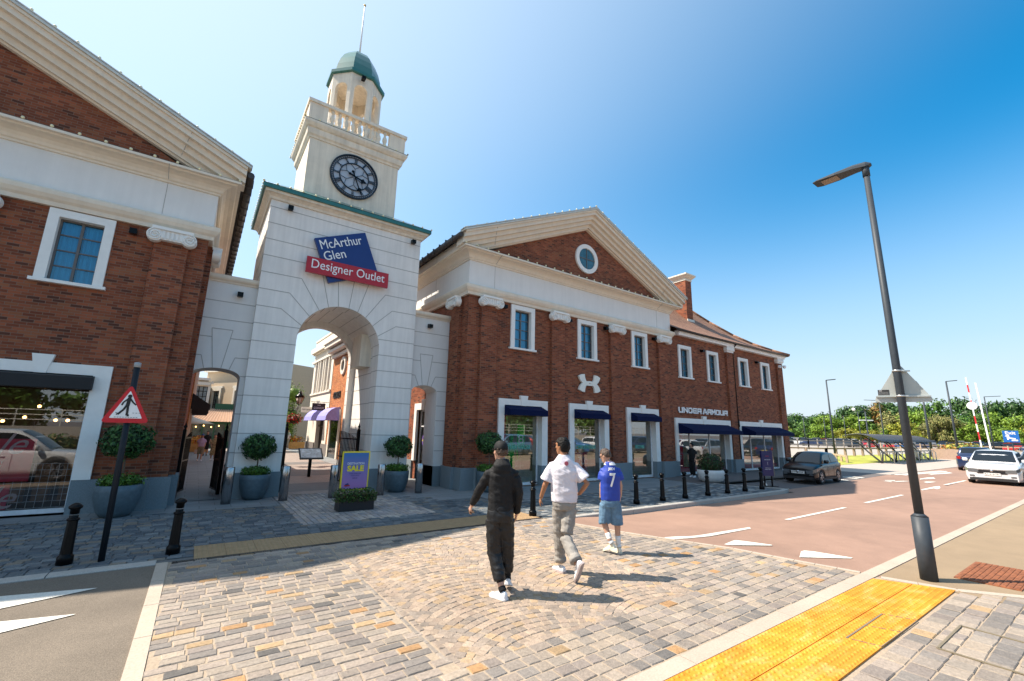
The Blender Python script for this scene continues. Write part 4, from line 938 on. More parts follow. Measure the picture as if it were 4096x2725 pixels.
while x < 6.5:
    m.box(x, min(x+.395, 6.55), 8.08, 8.48, -.02, .006); m.box(x, min(x+.395, 6.55), 8.485, 8.88, -.02, .006)
    for i in range(6):
        for j in range(12):
            if x+.034+i*.0655 < 6.5: blister(m, x+.034+i*.0655, 8.12+j*.065, .018, .007)
    x += .4
struct('buff_tactile_paving', m, BUFF)
m = MB(); m.box(-.02, 6.58, 8.0, 8.015, -.01, .006); m.box(-.02, 6.58, 8.06, 8.075, -.01, .006)
for k in range(220): m.box(-.02+k*.03, -.002+k*.03, 8.015, 8.06, -.01, .004)
struct('channel_drain', m, P('cast_iron', (.04, .03, .025), .6, var=.3, scale=20))
MK = [('wave', [(7.33, 5.46), (7.55, 5.31), (7.87, 5.24), (8.47, 5.19), (9.23, 5.2), (10.03, 5.17), (10.15, 5.27), (9.41, 5.33), (8.61, 5.31), (8.06, 5.36), (7.75, 5.45), (7.5, 5.49)]),
('tri', [(8.01, 4.64), (8.04, 4.57), (8.73, 4.15), (8.79, 4.18), (8.65, 4.62), (8.58, 4.74), (8.51, 4.74)]),
('tri', [(8.27, 3.52), (8.93, 3.03), (9.01, 3.03), (8.93, 3.55), (8.86, 3.68), (8.73, 3.68)]),
('dash', [(11.86, 5.20), (15.5, 5.20), (15.5, 5.30), (11.86, 5.30)]), ('dash', [(17.24, 5.23), (21.0, 5.25), (21.0, 5.36), (17.24, 5.34)]), ('dash', [(27.0, 5.26), (30.9, 5.26), (30.9, 5.37), (27.0, 5.37)]),
('a1', [(24.03, 5.47), (23.77, 5.36), (25.05, 5.29), (24.81, 5.12), (25.35, 5.15), (25.97, 5.27), (26.33, 5.36), (25.83, 5.45)]),
('a2', [(29.66, 6.72), (29.03, 6.58), (30.48, 6.42), (30.5, 6.31), (31.48, 6.58), (31.01, 6.73)]), ('a3', [(27.95, 6.22), (27.4, 5.98), (27.9, 5.95), (28.64, 5.91), (28.31, 6.2)]),
('a4', [(26.83, 7.45), (26.52, 7.04), (26.88, 7.08), (26.95, 7.25)]), ('a5', [(26.8, 6.9), (27.9, 6.64), (27.72, 6.9), (27.0, 7.1)]), ('a6', [(27.1, 7.4), (27.3, 7.1), (27.72, 7.2), (27.37, 7.5)]),
('h', [(27.32, 9.19), (27.02, 9.09), (26.54, 8.35), (26.88, 8.35)]), ('h', [(27.63, 9.22), (27.9, 9.07), (27.75, 8.38), (27.28, 8.38)]), ('h', [(25.88, 8.84), (25.36, 8.67), (25.35, 8.38), (25.65, 8.38)]),
('l', [(31.46, 8.2), (31.27, 8.0), (39.12, 7.6), (38.9, 7.75)]), ('l', [(31.59, 7.9), (31.51, 7.7), (38.36, 7.3), (38.72, 7.5)]), ('l', [(34.22, 7.4), (33.91, 7.16), (36.83, 6.83), (37.6, 7.1)])]
for nm, pl_ in MK:
    m = MB()
    # subdivide along x so the paint follows the road
    c_ = (sum(p[0] for p in pl_)/len(pl_), sum(p[1] for p in pl_)/len(pl_))
    m.poly([(p[0], p[1], max(road_z(*p), road_z(c_[0], p[1]) if len(pl_) < 8 else -9)+(.009 if p[1] < 8.3 else .012)) for p in pl_]); struct('road_marking', m, PAINT)
for pl_ in ([(-.68, 7.31), (-.70, 7.29), (-1.38, 7.03), (-2.6, 6.6), (-2.8, 7.75), (-1.5, 7.5)], [(-.73, 6.47), (-.75, 6.45), (-1.2, 6.27), (-2.3, 5.85), (-2.5, 6.9), (-1.28, 6.6)]):
    m = MB(); m.poly([(x, y, -.004) for x, y in pl_]); struct('road_marking', m, PAINT)
m = MB(); m.bar((18.25, 8.6, -.094), (21.27, 10.22, -.094), .08, .01); m.bar((21.27, 10.22, -.094), (24.5, 10.3, -.094), .08, .01); struct('road_marking', m, PAINT)
m = MB(); m.poly([(31, 8.3, .0), (95, 8.1, .0), (95, 13, .0), (31, 13, .0)]); struct('footway', m, P('grey_footway', (.40, .34, .29), .9, var=.1, scale=3))
m = MB(); m.box(31.0, 90, 8.2, 8.32, -.1, .012); struct('kerb', m, GRANITE)
m = MB(); m.poly([(34, 12.8, .012), (75, 12.3, .012), (85, 19, .012), (34, 24, .012)]); struct('grass_verge', m, GRASS)
m = MB(); m.poly([(34, 20, .016), (190, 14.5, .016), (260, 30, .016), (260, 200, .016), (34, 200, .016)]); m.poly([(78, -80, .005), (260, -80, .005), (260, 30, .005), (78, 14, .005)]); struct('far_car_park', m, PALEGND)
# inspection covers
t_ = thing('inspection_cover', 'grey edged recess cover in the yellow tactile paving', 'manhole cover', (5.9, 1.83, .008)); m = MB(); m.bar((-.5, .12, 0), (.55, .13, 0), .016, .006); m.bar((-.5, .12, 0), (-.42, -.13, 0), .01, .006); m.bar((.55, .13, 0), (.66, -.13, 0), .008, .006); m.bar((.02, .12, 0), (.14, -.13, 0), .01, .006); m.bar((-.42, -.13, 0), (.66, -.14, 0), .006, .006); m.build('cover_frame', P('cover_metal', (.20, .16, .10), .5), t_)
t_ = thing('inspection_cover', 'stone filled steel edged cover among the setts at the bottom right corner', 'manhole cover', (5.9, .9, .006)); m = MB()
for a, b in (((.0, .5), (.9, .5)), ((.9, .5), (.9, -.4)), ((.9, -.4), (0, -.4)), ((0, -.4), (0, .5))): m.bar((*a, 0), (*b, 0), .02, .008)
m.build('cover_frame', P('cover_metal', (.13, .13, .14), .4), t_)
t_ = thing('drain_cover', 'rusty orange ribbed iron cover beside the lamp post', 'manhole cover', (9.75, 1.53, .004)); m = MB(); m.box(-.72, .72, -.32, .32, -.01, .006)
RUST = P('rusty_iron', (.24, .085, .035), .8, var=.5, scale=14, bump=.4)
for i in range(26):
    for j in range(10): m.box(-.70+i*.054, -.665+i*.054, -.30+j*.061, -.26+j*.061, .006, .014)
m.build('cover', RUST, t_)

# ================================================================ foliage
def leaves(m, c, r, n, size, cols, rnd, shell=.35, flat=1.0, squash=None):
    """leaf faces spread through the outer part of an ellipsoid"""
    c = Vector(c)
    for _ in range(n):
        d = Vector((rnd.gauss(0, 1), rnd.gauss(0, 1), rnd.gauss(0, 1))).normalized(); q = 1-shell*rnd.random()**1.5
        q *= 1+.22*noise.noise(d*2.3+c*.7)+(.12*rnd.random() if rnd.random() < .08 else 0)
        p = c+Vector((d.x*r[0], d.y*r[1], d.z*r[2]))*q
        nn = (d+Vector((rnd.gauss(0, .5), rnd.gauss(0, .5), rnd.gauss(0, .5)))).normalized()
        a = nn.orthogonal().normalized(); a.rotate(Matrix.Rotation(rnd.random()*6.28, 3, nn)); b = nn.cross(a); s = size*rnd.uniform(.6, 1.3)
        k = rnd.uniform(.6, 1.4); col = rnd.choice(cols); col = tuple(x*k for x in col)
        tip = p+a*s+nn*s*.15
        m.face([m.pt(p-a*s*.6), m.pt(p+b*s*.38), m.pt(tip), m.pt(p-b*s*.38)], col)
DG = [(.012, .045, .014), (.02, .07, .018), (.035, .10, .022), (.05, .12, .03)]; LG = [(.07, .15, .018), (.10, .20, .022), (.045, .11, .016)]
def topiary(label, x, y, seed, big=1.0, group='potted bay trees'):
    t = thing('potted_tree', label, 'potted plant', (x, y, 0)); rnd = random.Random(seed)
    m = MB(); m.lathe([(.21*big, 0), (.28*big, .1), (.345*big, .32), (.36*big, .5), (.355*big, .62), (.33*big, .625), (.31*big, .56)], 28); m.build('pot', POTG, t)
    m = MB(); m.lathe([(.32*big, .55), (.2, .56), (.01, .57)], 16); m.build('soil', BARK, t)
    m = MB(); m.tube([(0, 0, .5), (.01, .0, .9), (0, .01, 1.2)], [.02, .018, .015], 7); m.build('stem', BARK, t)
    m = MB()
    for k in range(7): a = k*.9; leaves(m, (.22*big*cos(a), .22*big*sin(a), .70), (.17, .17, .12), 130, .042, LG, rnd, .8)
    leaves(m, (0, 0, .71), (.34*big, .34*big, .13), 260, .042, LG, rnd, .7); m.build('underplanting', LEAF, t)
    m = MB(); z = 1.33 if big == 1 else 1.5; rr_ = .37*big
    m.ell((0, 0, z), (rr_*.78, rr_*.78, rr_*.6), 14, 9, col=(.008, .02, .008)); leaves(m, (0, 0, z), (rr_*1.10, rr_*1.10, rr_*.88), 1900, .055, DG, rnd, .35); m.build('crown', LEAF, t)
    return t
topiary('clipped bay tree in a blue grey pot between the narrow archway and the main gate', 1.45, 13.62, 1)
topiary('clipped bay tree in a blue grey pot right of the main gate', 5.2, 13.35, 2)
topiary('clipped bay tree in a large blue grey pot behind the pedestrian warning sign', -1.12, 12.42, 3, 1.1)
topiary('clipped bay tree standing against the corner of the three awning shop', 7.75, 12.15, 4, 1.05)
def hedge(m, x0, x1, y0, y1, z0, z1, n, size, cols, rnd):
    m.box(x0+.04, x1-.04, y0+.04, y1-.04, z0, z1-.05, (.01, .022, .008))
    for _ in range(n):
        f_ = rnd.random(); u, v, q = rnd.uniform(x0, x1), rnd.uniform(y0, y1), rnd.uniform(z0, z1)
        if f_ < .4: v = y0+rnd.uniform(-.03, .04)
        elif f_ < .6: u = rnd.choice((x0, x1))+rnd.uniform(-.04, .04)
        else: q = z1+rnd.uniform(-.06, .07)
        nn = Vector((rnd.gauss(0, 1), rnd.gauss(-.5, 1), rnd.gauss(.6, 1))).normalized(); a = nn.orthogonal().normalized(); a.rotate(Matrix.Rotation(rnd.random()*6.28, 3, nn)); b = nn.cross(a); s = size*rnd.uniform(.6, 1.3); p = Vector((u, v, q)); k = rnd.uniform(.6, 1.4); col = tuple(x*k for x in rnd.choice(cols))
        m.face([m.pt(p-a*s*.6), m.pt(p+b*s*.38), m.pt(p+a*s), m.pt(p-b*s*.38)], col)
t_ = thing('box_planter', 'low black trough of clipped leaves in front of the sale board', 'planter', (3.28, 10.95, 0)); m = MB(); m.box(-.40, .40, -.19, .19, 0, .24); m.build('trough', BLACKPLANT, t_)
m = MB(); hedge(m, -.43, .43, -.22, .22, .2, .40, 1500, .032, [(.03, .075, .015), (.06, .12, .02), (.09, .07, .03)], random.Random(5)); m.build('foliage', LEAF, t_)
t_ = thing('sale_board', 'yellow framed blue and violet DESTINATION SALE board above the black trough', 'sign', (3.30, 11.2, 0))
m = MB(); m.box(-.33, .33, -.02, .02, .40, 1.31); m.build('frame', P('yellow_frame', (.78, .62, .02), .4, var=.02), t_)
m = MB(); m.box(-.30, .30, -.025, -.02, .44, 1.275); bd = m.build('poster', gradmat('sale_gradient', (.38, .17, .42), (.03, .16, .42), .45, 1.25), t_)
letters('lettering', [('DESTINATION', .40, .052, onwall(-.2, -.027, 1.0), dict(depth=.003, bold=.01))], bd, WHV); letters('headline', [('SALE', .40, .14, onwall(-.2, -.027, .84), dict(depth=.003, bold=.05))], bd, P('yellow_vinyl', (.8, .65, .02), .5))
letters('small_print', [('EXTRA SAVINGS ON', .26, .028, onwall(-.13, -.027, .775), dict(depth=.002)), ('OUTLET PRICES', .2, .028, onwall(-.1, -.027, .73), dict(depth=.002)), ('NOW ON!', .12, .028, onwall(-.06, -.027, .67), dict(depth=.002))], bd, P('dark_violet_vinyl', (.05, .04, .2), .5))
m = MB(); m.M = onwall(-.17, -.027, .53); m.M = m.M @ Matrix.Rotation(.35, 4, 'Z'); m.box(-.04, .04, -.03, .035, 0, .002); m.build('logo_square', SIGNBLUE, bd); m = MB(); m.box(-.235, -.105, -.031, -.028, .505, .53); m.build('logo_banner', SIGNRED, bd)
m = MB(); m.tube([(-.2, .0, 0), (-.2, 0, .42)], .02, 8); m.build('leg', DARKMETAL, t_); m = MB(); m.tube([(.2, .0, 0), (.2, 0, .42)], .02, 8); m.build('leg', DARKMETAL, t_)
t_ = thing('bowl_planter', 'large white oval planter with a dense bush outside the wide shop window', 'planter', (17.75, 10.62, 0)); t_.rotation_euler.z = radians(-20)
m = MB(); m.lathe([(.38, 0), (.48, .05), (.56, .18), (.60, .34), (.60, .47), (.57, .48), (.55, .42)], 32, sy=.75); m.build('bowl', P('white_planter', (.62, .62, .6), .5, var=.06), t_)
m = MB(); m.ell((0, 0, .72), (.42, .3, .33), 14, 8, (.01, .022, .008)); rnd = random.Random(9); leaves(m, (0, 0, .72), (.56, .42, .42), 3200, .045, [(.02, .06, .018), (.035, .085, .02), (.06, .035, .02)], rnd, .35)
m.build('bush', LEAF, t_)
t_ = thing('menu_board', 'tall navy information board on two legs at the end of the bollard row', 'sign', (18.3, 8.62, 0), radians(-25)); m = MB(); m.box(-.235, .235, -.045, .045, .40, 1.34); m.build('case', P('navy_panel', (.01, .014, .09), .35), t_)
m = MB(); m.box(.236, .26, -.05, .05, .39, 1.35); m.build('edge_trim', P('brown_edge', (.2, .16, .12), .5), t_)
for x in (-.16, .16): m = MB(); m.box(x-.02, x+.02, -.02, .02, 0, .40); m.build('leg', DARKMETAL, t_)
m = MB(); m.box(-.3, .3, -.16, .16, 0, .02); m.build('foot_plate', DARKMETAL, t_)
letters('lettering', [('OUTLET', .16, .03, onwall(-.08, -.047, 1.12), dict(depth=.003))], t_, RED); letters('lettering', [('VISIT OUR STORE', .26, .028, onwall(-.13, -.047, .99), dict(depth=.003)), ('I', .006, .12, onwall(0, -.047, .8), dict(depth=.003)), ('THIS WAY', .24, .024, onwall(-.12, -.047, .68), dict(depth=.003)), ('OPEN TODAY', .28, .024, onwall(-.14, -.047, .63), dict(depth=.003))], t_, WHV)

# ================================================================ street furniture
def bollard(label, x, y, group, src=None):
    if src is None:
        t = thing('bollard', label, 'bollard', (x, y, 0), group=group)
        m = MB(); k = .78/.98
        pr = [(.093, 0), (.093, .12), (.085, .135), (.073, .15), (.070, .17), (.059, .70), (.052, .74), (.052, .78)]
        m.lathe([(r_*.95, z*.8) for r_, z in pr], 16); m.build('post', DARKMETAL, t)
        m = MB(); m.lathe([(.053, .55), (.068, .557), (.072, .57), (.068, .583), (.052, .59)], 16); m.build('collar', DARKMETAL, t)
        m = MB(); m.lathe([(.051, .64), (.052, .70), (.072, .715), (.076, .73), (.072, .745), (.046, .77), (.02, .782), (.003, .785)], 16); m.build('cap', DARKMETAL, t)
        return t
    c = copytree(src, label=label, group=group); c.location = (x, y, 0); return c
gb = 'black bollards along the kerb'
b0 = bollard('black bollard leftmost in the photo, left of the warning sign post', -1.2, 8.66, gb)
bollard('black bollard between the warning sign post and the buff tactile strip', -.03, 8.58, gb, b0)
ordn = ['first', 'second', 'third', 'fourth', 'fifth', 'sixth', 'seventh', 'eighth', 'ninth', 'last']
for k, x in enumerate((6.53, 7.75, 8.95, 10.14, 11.30, 12.40, 13.62, 14.79, 15.93, 17.12)):
    bollard(ordn[k]+' black bollard along the right kerb counting away from the crossing', x, 8.31, gb, b0)
s0 = None
for k, (x, y) in enumerate(((.83, 13.08), (2.07, 13.02), (3.26, 12.95), (4.55, 12.88), (5.69, 12.8))):
    lb_ = ordn[k]+' brushed steel bollard from the left in front of the gate'
    if s0 is None:
        s0 = thing('steel_bollard', lb_, 'bollard', (x, y, 0), group='steel bollards across the gate'); m = MB(); m.lathe([(.105, 0), (.105, .845), (.099, .857), (.001, .86)], 24); m.build('tube', STEEL, s0)
    else: c = copytree(s0, label=lb_); c.location = (x, y, 0)
# warning sign post
t_ = thing('warning_sign', 'red edged triangular pedestrian crossing sign on a dark post', 'sign', (-.82, 8.6, 0), radians(3))
m = MB(); m.tube([(0, 0, 0), (-.02, 0, 2.74)], .038, 12); m.build('post', POLED, t_); m = MB(); m.lathe([(.042, 2.70), (.042, 2.77), (.001, 2.78)], 12, (-.02, 0, 0)); m.build('post_cap', P('grey_cap', (.3, .32, .33), .5), t_)
def rtri(cx, z0, z1, hw_, r_, n=6):
    P3 = [Vector((cx-hw_, z0)), Vector((cx+hw_, z0)), Vector((cx, z1))]; out = []
    for i in range(3):
        p, a, b = P3[i], P3[i-1], P3[(i+1) % 3]; d1 = (a-p).normalized(); d2 = (b-p).normalized(); q = r_
        for k in range(n+1): t = k/n; out.append(tuple((p+d1*q)*(1-t)**2+p*2*t*(1-t)+(p+d2*q)*t*t))
    return out
m = MB(); m.xz(rtri(-.035, 1.88, 2.44, .275, .07), -.065, -.05); pn = m.build('panel', RED, t_)
m = MB(); m.xz(rtri(-.035, 1.945, 2.345, .185, .02), -.068, -.0655); m.build('white_field', WHITE, pn)
m = MB(); q = -.0715
def stick(pts, w0): 
    for a, b in zip(pts, pts[1:]): m.bar((a[0], q, a[1]), (b[0], q, b[1]), w0, .003, up=(0, 1, 0))
m.xz([(-.03+.025*cos(2*pi*k/14), 2.265+.025*sin(2*pi*k/14)) for k in range(14)], -.073, -.07)
m.xz([(-.052, 2.245), (-.01, 2.245), (-.018, 2.12), (-.062, 2.12)], -.0732, -.0699)
stick([(-.045, 2.225), (-.09, 2.175), (-.105, 2.13)], .02); stick([(-.018, 2.225), (.02, 2.17), (.055, 2.14)], .02); stick([(-.05, 2.13), (-.075, 2.07), (-.13, 2.00), (-.145, 2.01)], .026); stick([(-.035, 2.13), (-.03, 2.05), (-.03, 1.985), (-.005, 1.99)], .028)
for k in range(9): m.box(-.165+k*.03, -.145+k*.03, -.071, -.0695, 1.957, 1.963)
for a in (-.16, .03, .065, .1): m.box(a, a+.02, -.071, -.0695, 2.02, 2.026)
m.build('walking_figure', BLACK, pn)
# street lamp near the crossing
LX, LY = 8.57, 2.01
t_ = thing('street_lamp', 'tall grey street lamp beside the yellow tactile paving', 'street lamp', (LX, LY, 0))
m = MB(); m.tube([(0, 0, 0), (0, 0, .83)], .098, 20); m.tube([(0, 0, .83), (0, 0, .87)], [.098, .055], 20); m.build('pole_base', LAMPM, t_)
m = MB(); m.tube([(0, 0, .86), (.0, 0, 3.4), (.0, .0, 6.3)], [.055, .05, .042], 16); m.build('pole', LAMPM, t_)
m = MB(); m.lathe([(.052, 6.18), (.052, 6.36), (.03, 6.38)], 12); m.bar((.04, 0, 6.28), (.1, 0, 6.28), .02); m.build('bracket', LAMPM, t_)
hd = Vector((.0, .72, .02)); m = MB(); rings = []
for s, w_, h0, h1 in ((-.08, .04, .0, .03), (-.02, .07, -.02, .07), (.15, .10, -.0, .085), (.40, .135, .0, .07), (.66, .14, .01, .045), (.74, .11, .015, .03)):
    rings.append([(-w_, s, 6.36+h0), (w_, s, 6.36+h0), (w_, s, 6.36+h0+(h1-h0)*.5), (w_*.6, s, 6.36+h1), (-w_*.6, s, 6.36+h1), (-w_, s, 6.36+h0+(h1-h0)*.5)])
m.loft(rings, True, sm=False); lh = m.build('lamp_head', LAMPM, t_)
m = MB(); m.box(-.09, .09, .38, .62, 6.352, 6.362); m.build('lens', P('led_lens', (.22, .17, .12), .3), lh)
t2 = thing('triangular_sign', 'back of a pale triangular road sign strapped to the street lamp', 'sign', (LX, LY, 2.45), -radians(68))
m = MB(); m.xz(rtri(.037, 0, .60, .36, .09), .085, .10); m.build('plate', P('sign_back', (.42, .44, .42), .45, metal=.15, var=.05), t2)
m = MB(); m.box(-.28, .35, .055, .084, .075, .095); m.box(-.05, .16, .055, .084, .455, .475); m.build('rail', P('rail_alu', (.5, .52, .5), .4, metal=.5), t2)
m = MB()
for z in (.085, .465): m.lathe([(.056, z-.012), (.056, z+.012)], 16); m.box(.04, .085, -.03, .06, z-.01, z+.01)
m.build('clamp_band', P('clamp_steel', (.55, .56, .55), .3, metal=.7), t2)
m = MB(); m.box(-.25, -.115, .082, .0845, .11, .19); m.build('maker_sticker', P('sticker_black', (.03, .03, .03), .5), t2)
m = MB(); m.box(-.235, -.20, .0805, .082, .165, .185)
for k in range(4): m.box(-.24, -.125, .0805, .082, .12+k*.011, .123+k*.011)
m.build('sticker_print', P('sticker_grey', (.3, .3, .3), .5), t2)
#@@PART4
# ================================================================ people
from mathutils.bvhtree import BVHTree
def remesh(m, vox, sm=2, wr=0, seed=0, smf=.5):
    me = m.mesh('tmp', []); o = bpy.data.objects.new('tmp', me); C.objects.link(o)
    a = o.modifiers.new('r', 'REMESH'); a.mode = 'VOXEL'; a.voxel_size = vox
    b = o.modifiers.new('s', 'SMOOTH'); b.iterations = sm; b.factor = smf
    dg = bpy.context.evaluated_depsgraph_get(); dg.update(); out = bpy.data.meshes.new_from_object(o.evaluated_get(dg))
    bpy.data.objects.remove(o)
    if wr:
        ns = [v.normal.copy() for v in out.vertices]
        for v, n_ in zip(out.vertices, ns):
            p = v.co; d = noise.noise(Vector((p.x*9+seed, p.y*9, p.z*16)))*.6+(1-abs(noise.noise(Vector((p.x*13, p.y*13+seed, p.z*26+p.x*14)))))*.5-.35
            v.co = p+n_*d*wr
    out.polygons.foreach_set('use_smooth', [True]*len(out.polygons)); out.update()
    return out
def rg(c, a, b, yaw=0, n=16, p=2.4):
    out = []
    for k in range(n):
        t = 2*pi*k/n; x = a*abs(cos(t))**(2/p)*(1 if cos(t) >= 0 else -1); y = b*abs(sin(t))**(2/p)*(1 if sin(t) >= 0 else -1)
        out.append((c[0]+x*cos(yaw)-y*sin(yaw), c[1]+x*sin(yaw)+y*cos(yaw), c[2]))
    return out
def hand(m, wr, hd, side, s=1.0, curl=.6):
    """palm and five fingers continuing from wrist wr towards hd"""
    wr = Vector(wr); hd = Vector(hd); d = (hd-wr).normalized(); inn = Vector((-side, .25, 0)); inn = (inn-d*inn.dot(d)).normalized(); ax = d.cross(inn).normalized()
    pc = wr+d*.045*s; m.loft([[pc+d*t*s+ax*.036*s*q*cos(2*pi*k/10)*1.0+inn*.014*s*sin(2*pi*k/10) for k in range(10)] for t, q in ((-.05, .62), (-.02, .85), (.02, 1.05), (.045, 1.0))], True)
    for k, ln in enumerate((.060, .070, .066, .052)):
        b = pc+d*.042*s+ax*(.027-.018*k)*s; d1 = (d+inn*curl*.5).normalized(); d2 = (d+inn*curl*1.6).normalized(); d3 = (d*.3+inn*curl*2).normalized()
        m.tube([b-d*.01, b+d1*ln*.45*s, b+d1*ln*.45*s+d2*ln*.33*s, b+d1*ln*.45*s+d2*ln*.33*s+d3*ln*.28*s], [.0088*s, .0084*s, .0076*s, .0062*s], 7)
    b = pc+ax*.03*s-d*.015*s; m.tube([b, b+(d*.6+ax*.6+inn*.5).normalized()*.033*s, b+(d*.6+ax*.6+inn*.5).normalized()*.033*s+(d+inn*.5).normalized()*.028*s], [.011*s, .0098*s, .0075*s], 7)
def head(m, c, yaw, s=1.0, nod=0):
    """head with jaw, brow, nose, ears; face looks along +y turned by yaw"""
    M_ = Matrix.Translation(c) @ Matrix.Rotation(yaw, 4, 'Z') @ Matrix.Rotation(nod, 4, 'X'); m.M = M_
    R_ = [(-.118, .030, .022, .050), (-.108, .045, .04, .042), (-.085, .056, .062, .026), (-.05, .066, .085, .008), (-.01, .073, .095, 0), (.03, .077, .100, -.004), (.07, .070, .092, -.006), (.10, .05, .068, -.006), (.118, .02, .03, -.006)]
    m.loft([rg((0, oy_*s, z*s), a*s, b*s, n=18, p=2.1) for z, a, b, oy_ in R_], True)
    m.tube([(0, .085*s, .018*s), (0, .104*s, -.012*s), (0, .112*s, -.028*s), (0, .098*s, -.036*s)], [.007*s, .011*s, .014*s, .009*s], 8)
    m.ell((0, .085*s, .03*s), (.055*s, .018*s, .012*s), 12, 6); m.ell((0, .09*s, -.066*s), (.025*s, .012*s, .009*s), 10, 6)
    for k in (-1, 1):
        m.ell((k*.076*s, .0, -.008*s), (.010*s, .02*s, .033*s), 8, 7); m.ell((k*.045*s, .07*s, -.02*s), (.02*s, .02*s, .018*s), 8, 6)
    m.M = None
    return M_
def shoe(par, heel, toe, mat, w_=.045, sole=None, up=None, h=.085):
    heel = Vector(heel); toe = Vector(toe); d = (toe-heel).normalized(); u = Vector(up or (0, 0, 1)); sd = d.cross(u).normalized(); u = sd.cross(d).normalized(); L_ = (toe-heel).length
    st = ((0, .62, h*.75), (.06, .8, h*1.02), (.2, .85, h*1.08), (.38, .86, h*.9), (.55, .95, h*.66), (.75, 1.05, h*.56), (.92, .8, h*.48), (1, .4, h*.34))
    m = MB(); rings = []
    for t, q, hh in st:
        c = heel+d*t*L_; rings.append([c+sd*w_*q*x+u*z for x, z in ((-.95, .02), (-1, hh*.45), (-.75, hh*.85), (-.3, hh), (.3, hh), (.75, hh*.85), (1, hh*.45), (.95, .02))])
    m.loft(rings, True); o = link('shoe', remesh(m, .006, 2), par); o.data.materials.append(mat)
    m = MB(); rings = []
    for t, q, hh in st:
        c = heel+d*(t*1.03-.015)*L_; rings.append([c+sd*w_*q*1.1*x+u*z for x, z in ((-1, 0), (-1, .022), (1, .022), (1, 0))])
    m.loft(rings, True, sm=False); m.build('sole', sole or mat, o)
    m = MB()
    for k in range(4): c = heel+d*(.40+.09*k)*L_+u*(h*(.93-.1*k)); m.bar(c-sd*.022, c+sd*.022, .006)
    m.build('laces', mat, o)
    return o
SKIN1 = P('skin_light', (.46, .26, .18), .5, var=.08, scale=20); SKIN2 = P('skin_tan', (.33, .155, .08), .5, var=.08, scale=20); HAIRM = P('black_hair', (.006, .005, .0045), .5, spec=.2, var=.5, scale=90, bump=.6, bscale=220); HAIRB = P('brown_hair', (.06, .035, .022), .5, var=.5, scale=90, bump=.6, bscale=220)
def limb(m, pts, rad, n=12, sub=3):
    pts = [Vector(p) for p in pts]; P2, R2 = [], []
    for k in range(len(pts)-1):
        for q in range(sub):
            t = q/sub; P2.append(pts[k].lerp(pts[k+1], t)); R2.append(rad[k]*(1-t)+rad[k+1]*t)
    P2.append(pts[-1]); R2.append(rad[-1]); m.tube(P2, R2, n)
def hair(par, M_, s, mat, back=-.055, vox=.007, puff=.012, seed=0):
    m = MB(); m.M = M_
    R_ = [(back-.02, .050, .052, -.045), (back+.01, .066, .08, -.022), (-.02, .078, .092, -.018), (.02, .081, .098, -.012), (.06, .079, .099, -.006), (.095, .062, .08, -.004), (.125, .035, .045, -.004)]
    m.loft([rg((0, oy_*s, z*s), (a+puff*.35)*s, (b+puff*.2)*s, n=18, p=2.1) for z, a, b, oy_ in R_], True)
    me = remesh(m, vox, 1)
    inv = M_.inverted()
    for v in me.vertices:
        q = inv @ v.co
        if q.y > .03*s and q.z < .055*s: v.co = M_ @ Vector((q.x*.8, q.y*.55, q.z))
        elif q.y > -.02*s and q.z < .0: v.co = M_ @ Vector((q.x*.82, q.y, q.z))
        v.co = v.co+v.normal*(noise.noise(q*60+Vector((seed, 0, 0)))*.006+noise.noise(q*22)*.006)
    o = link('hair', me, par); me.materials.append(mat); return o
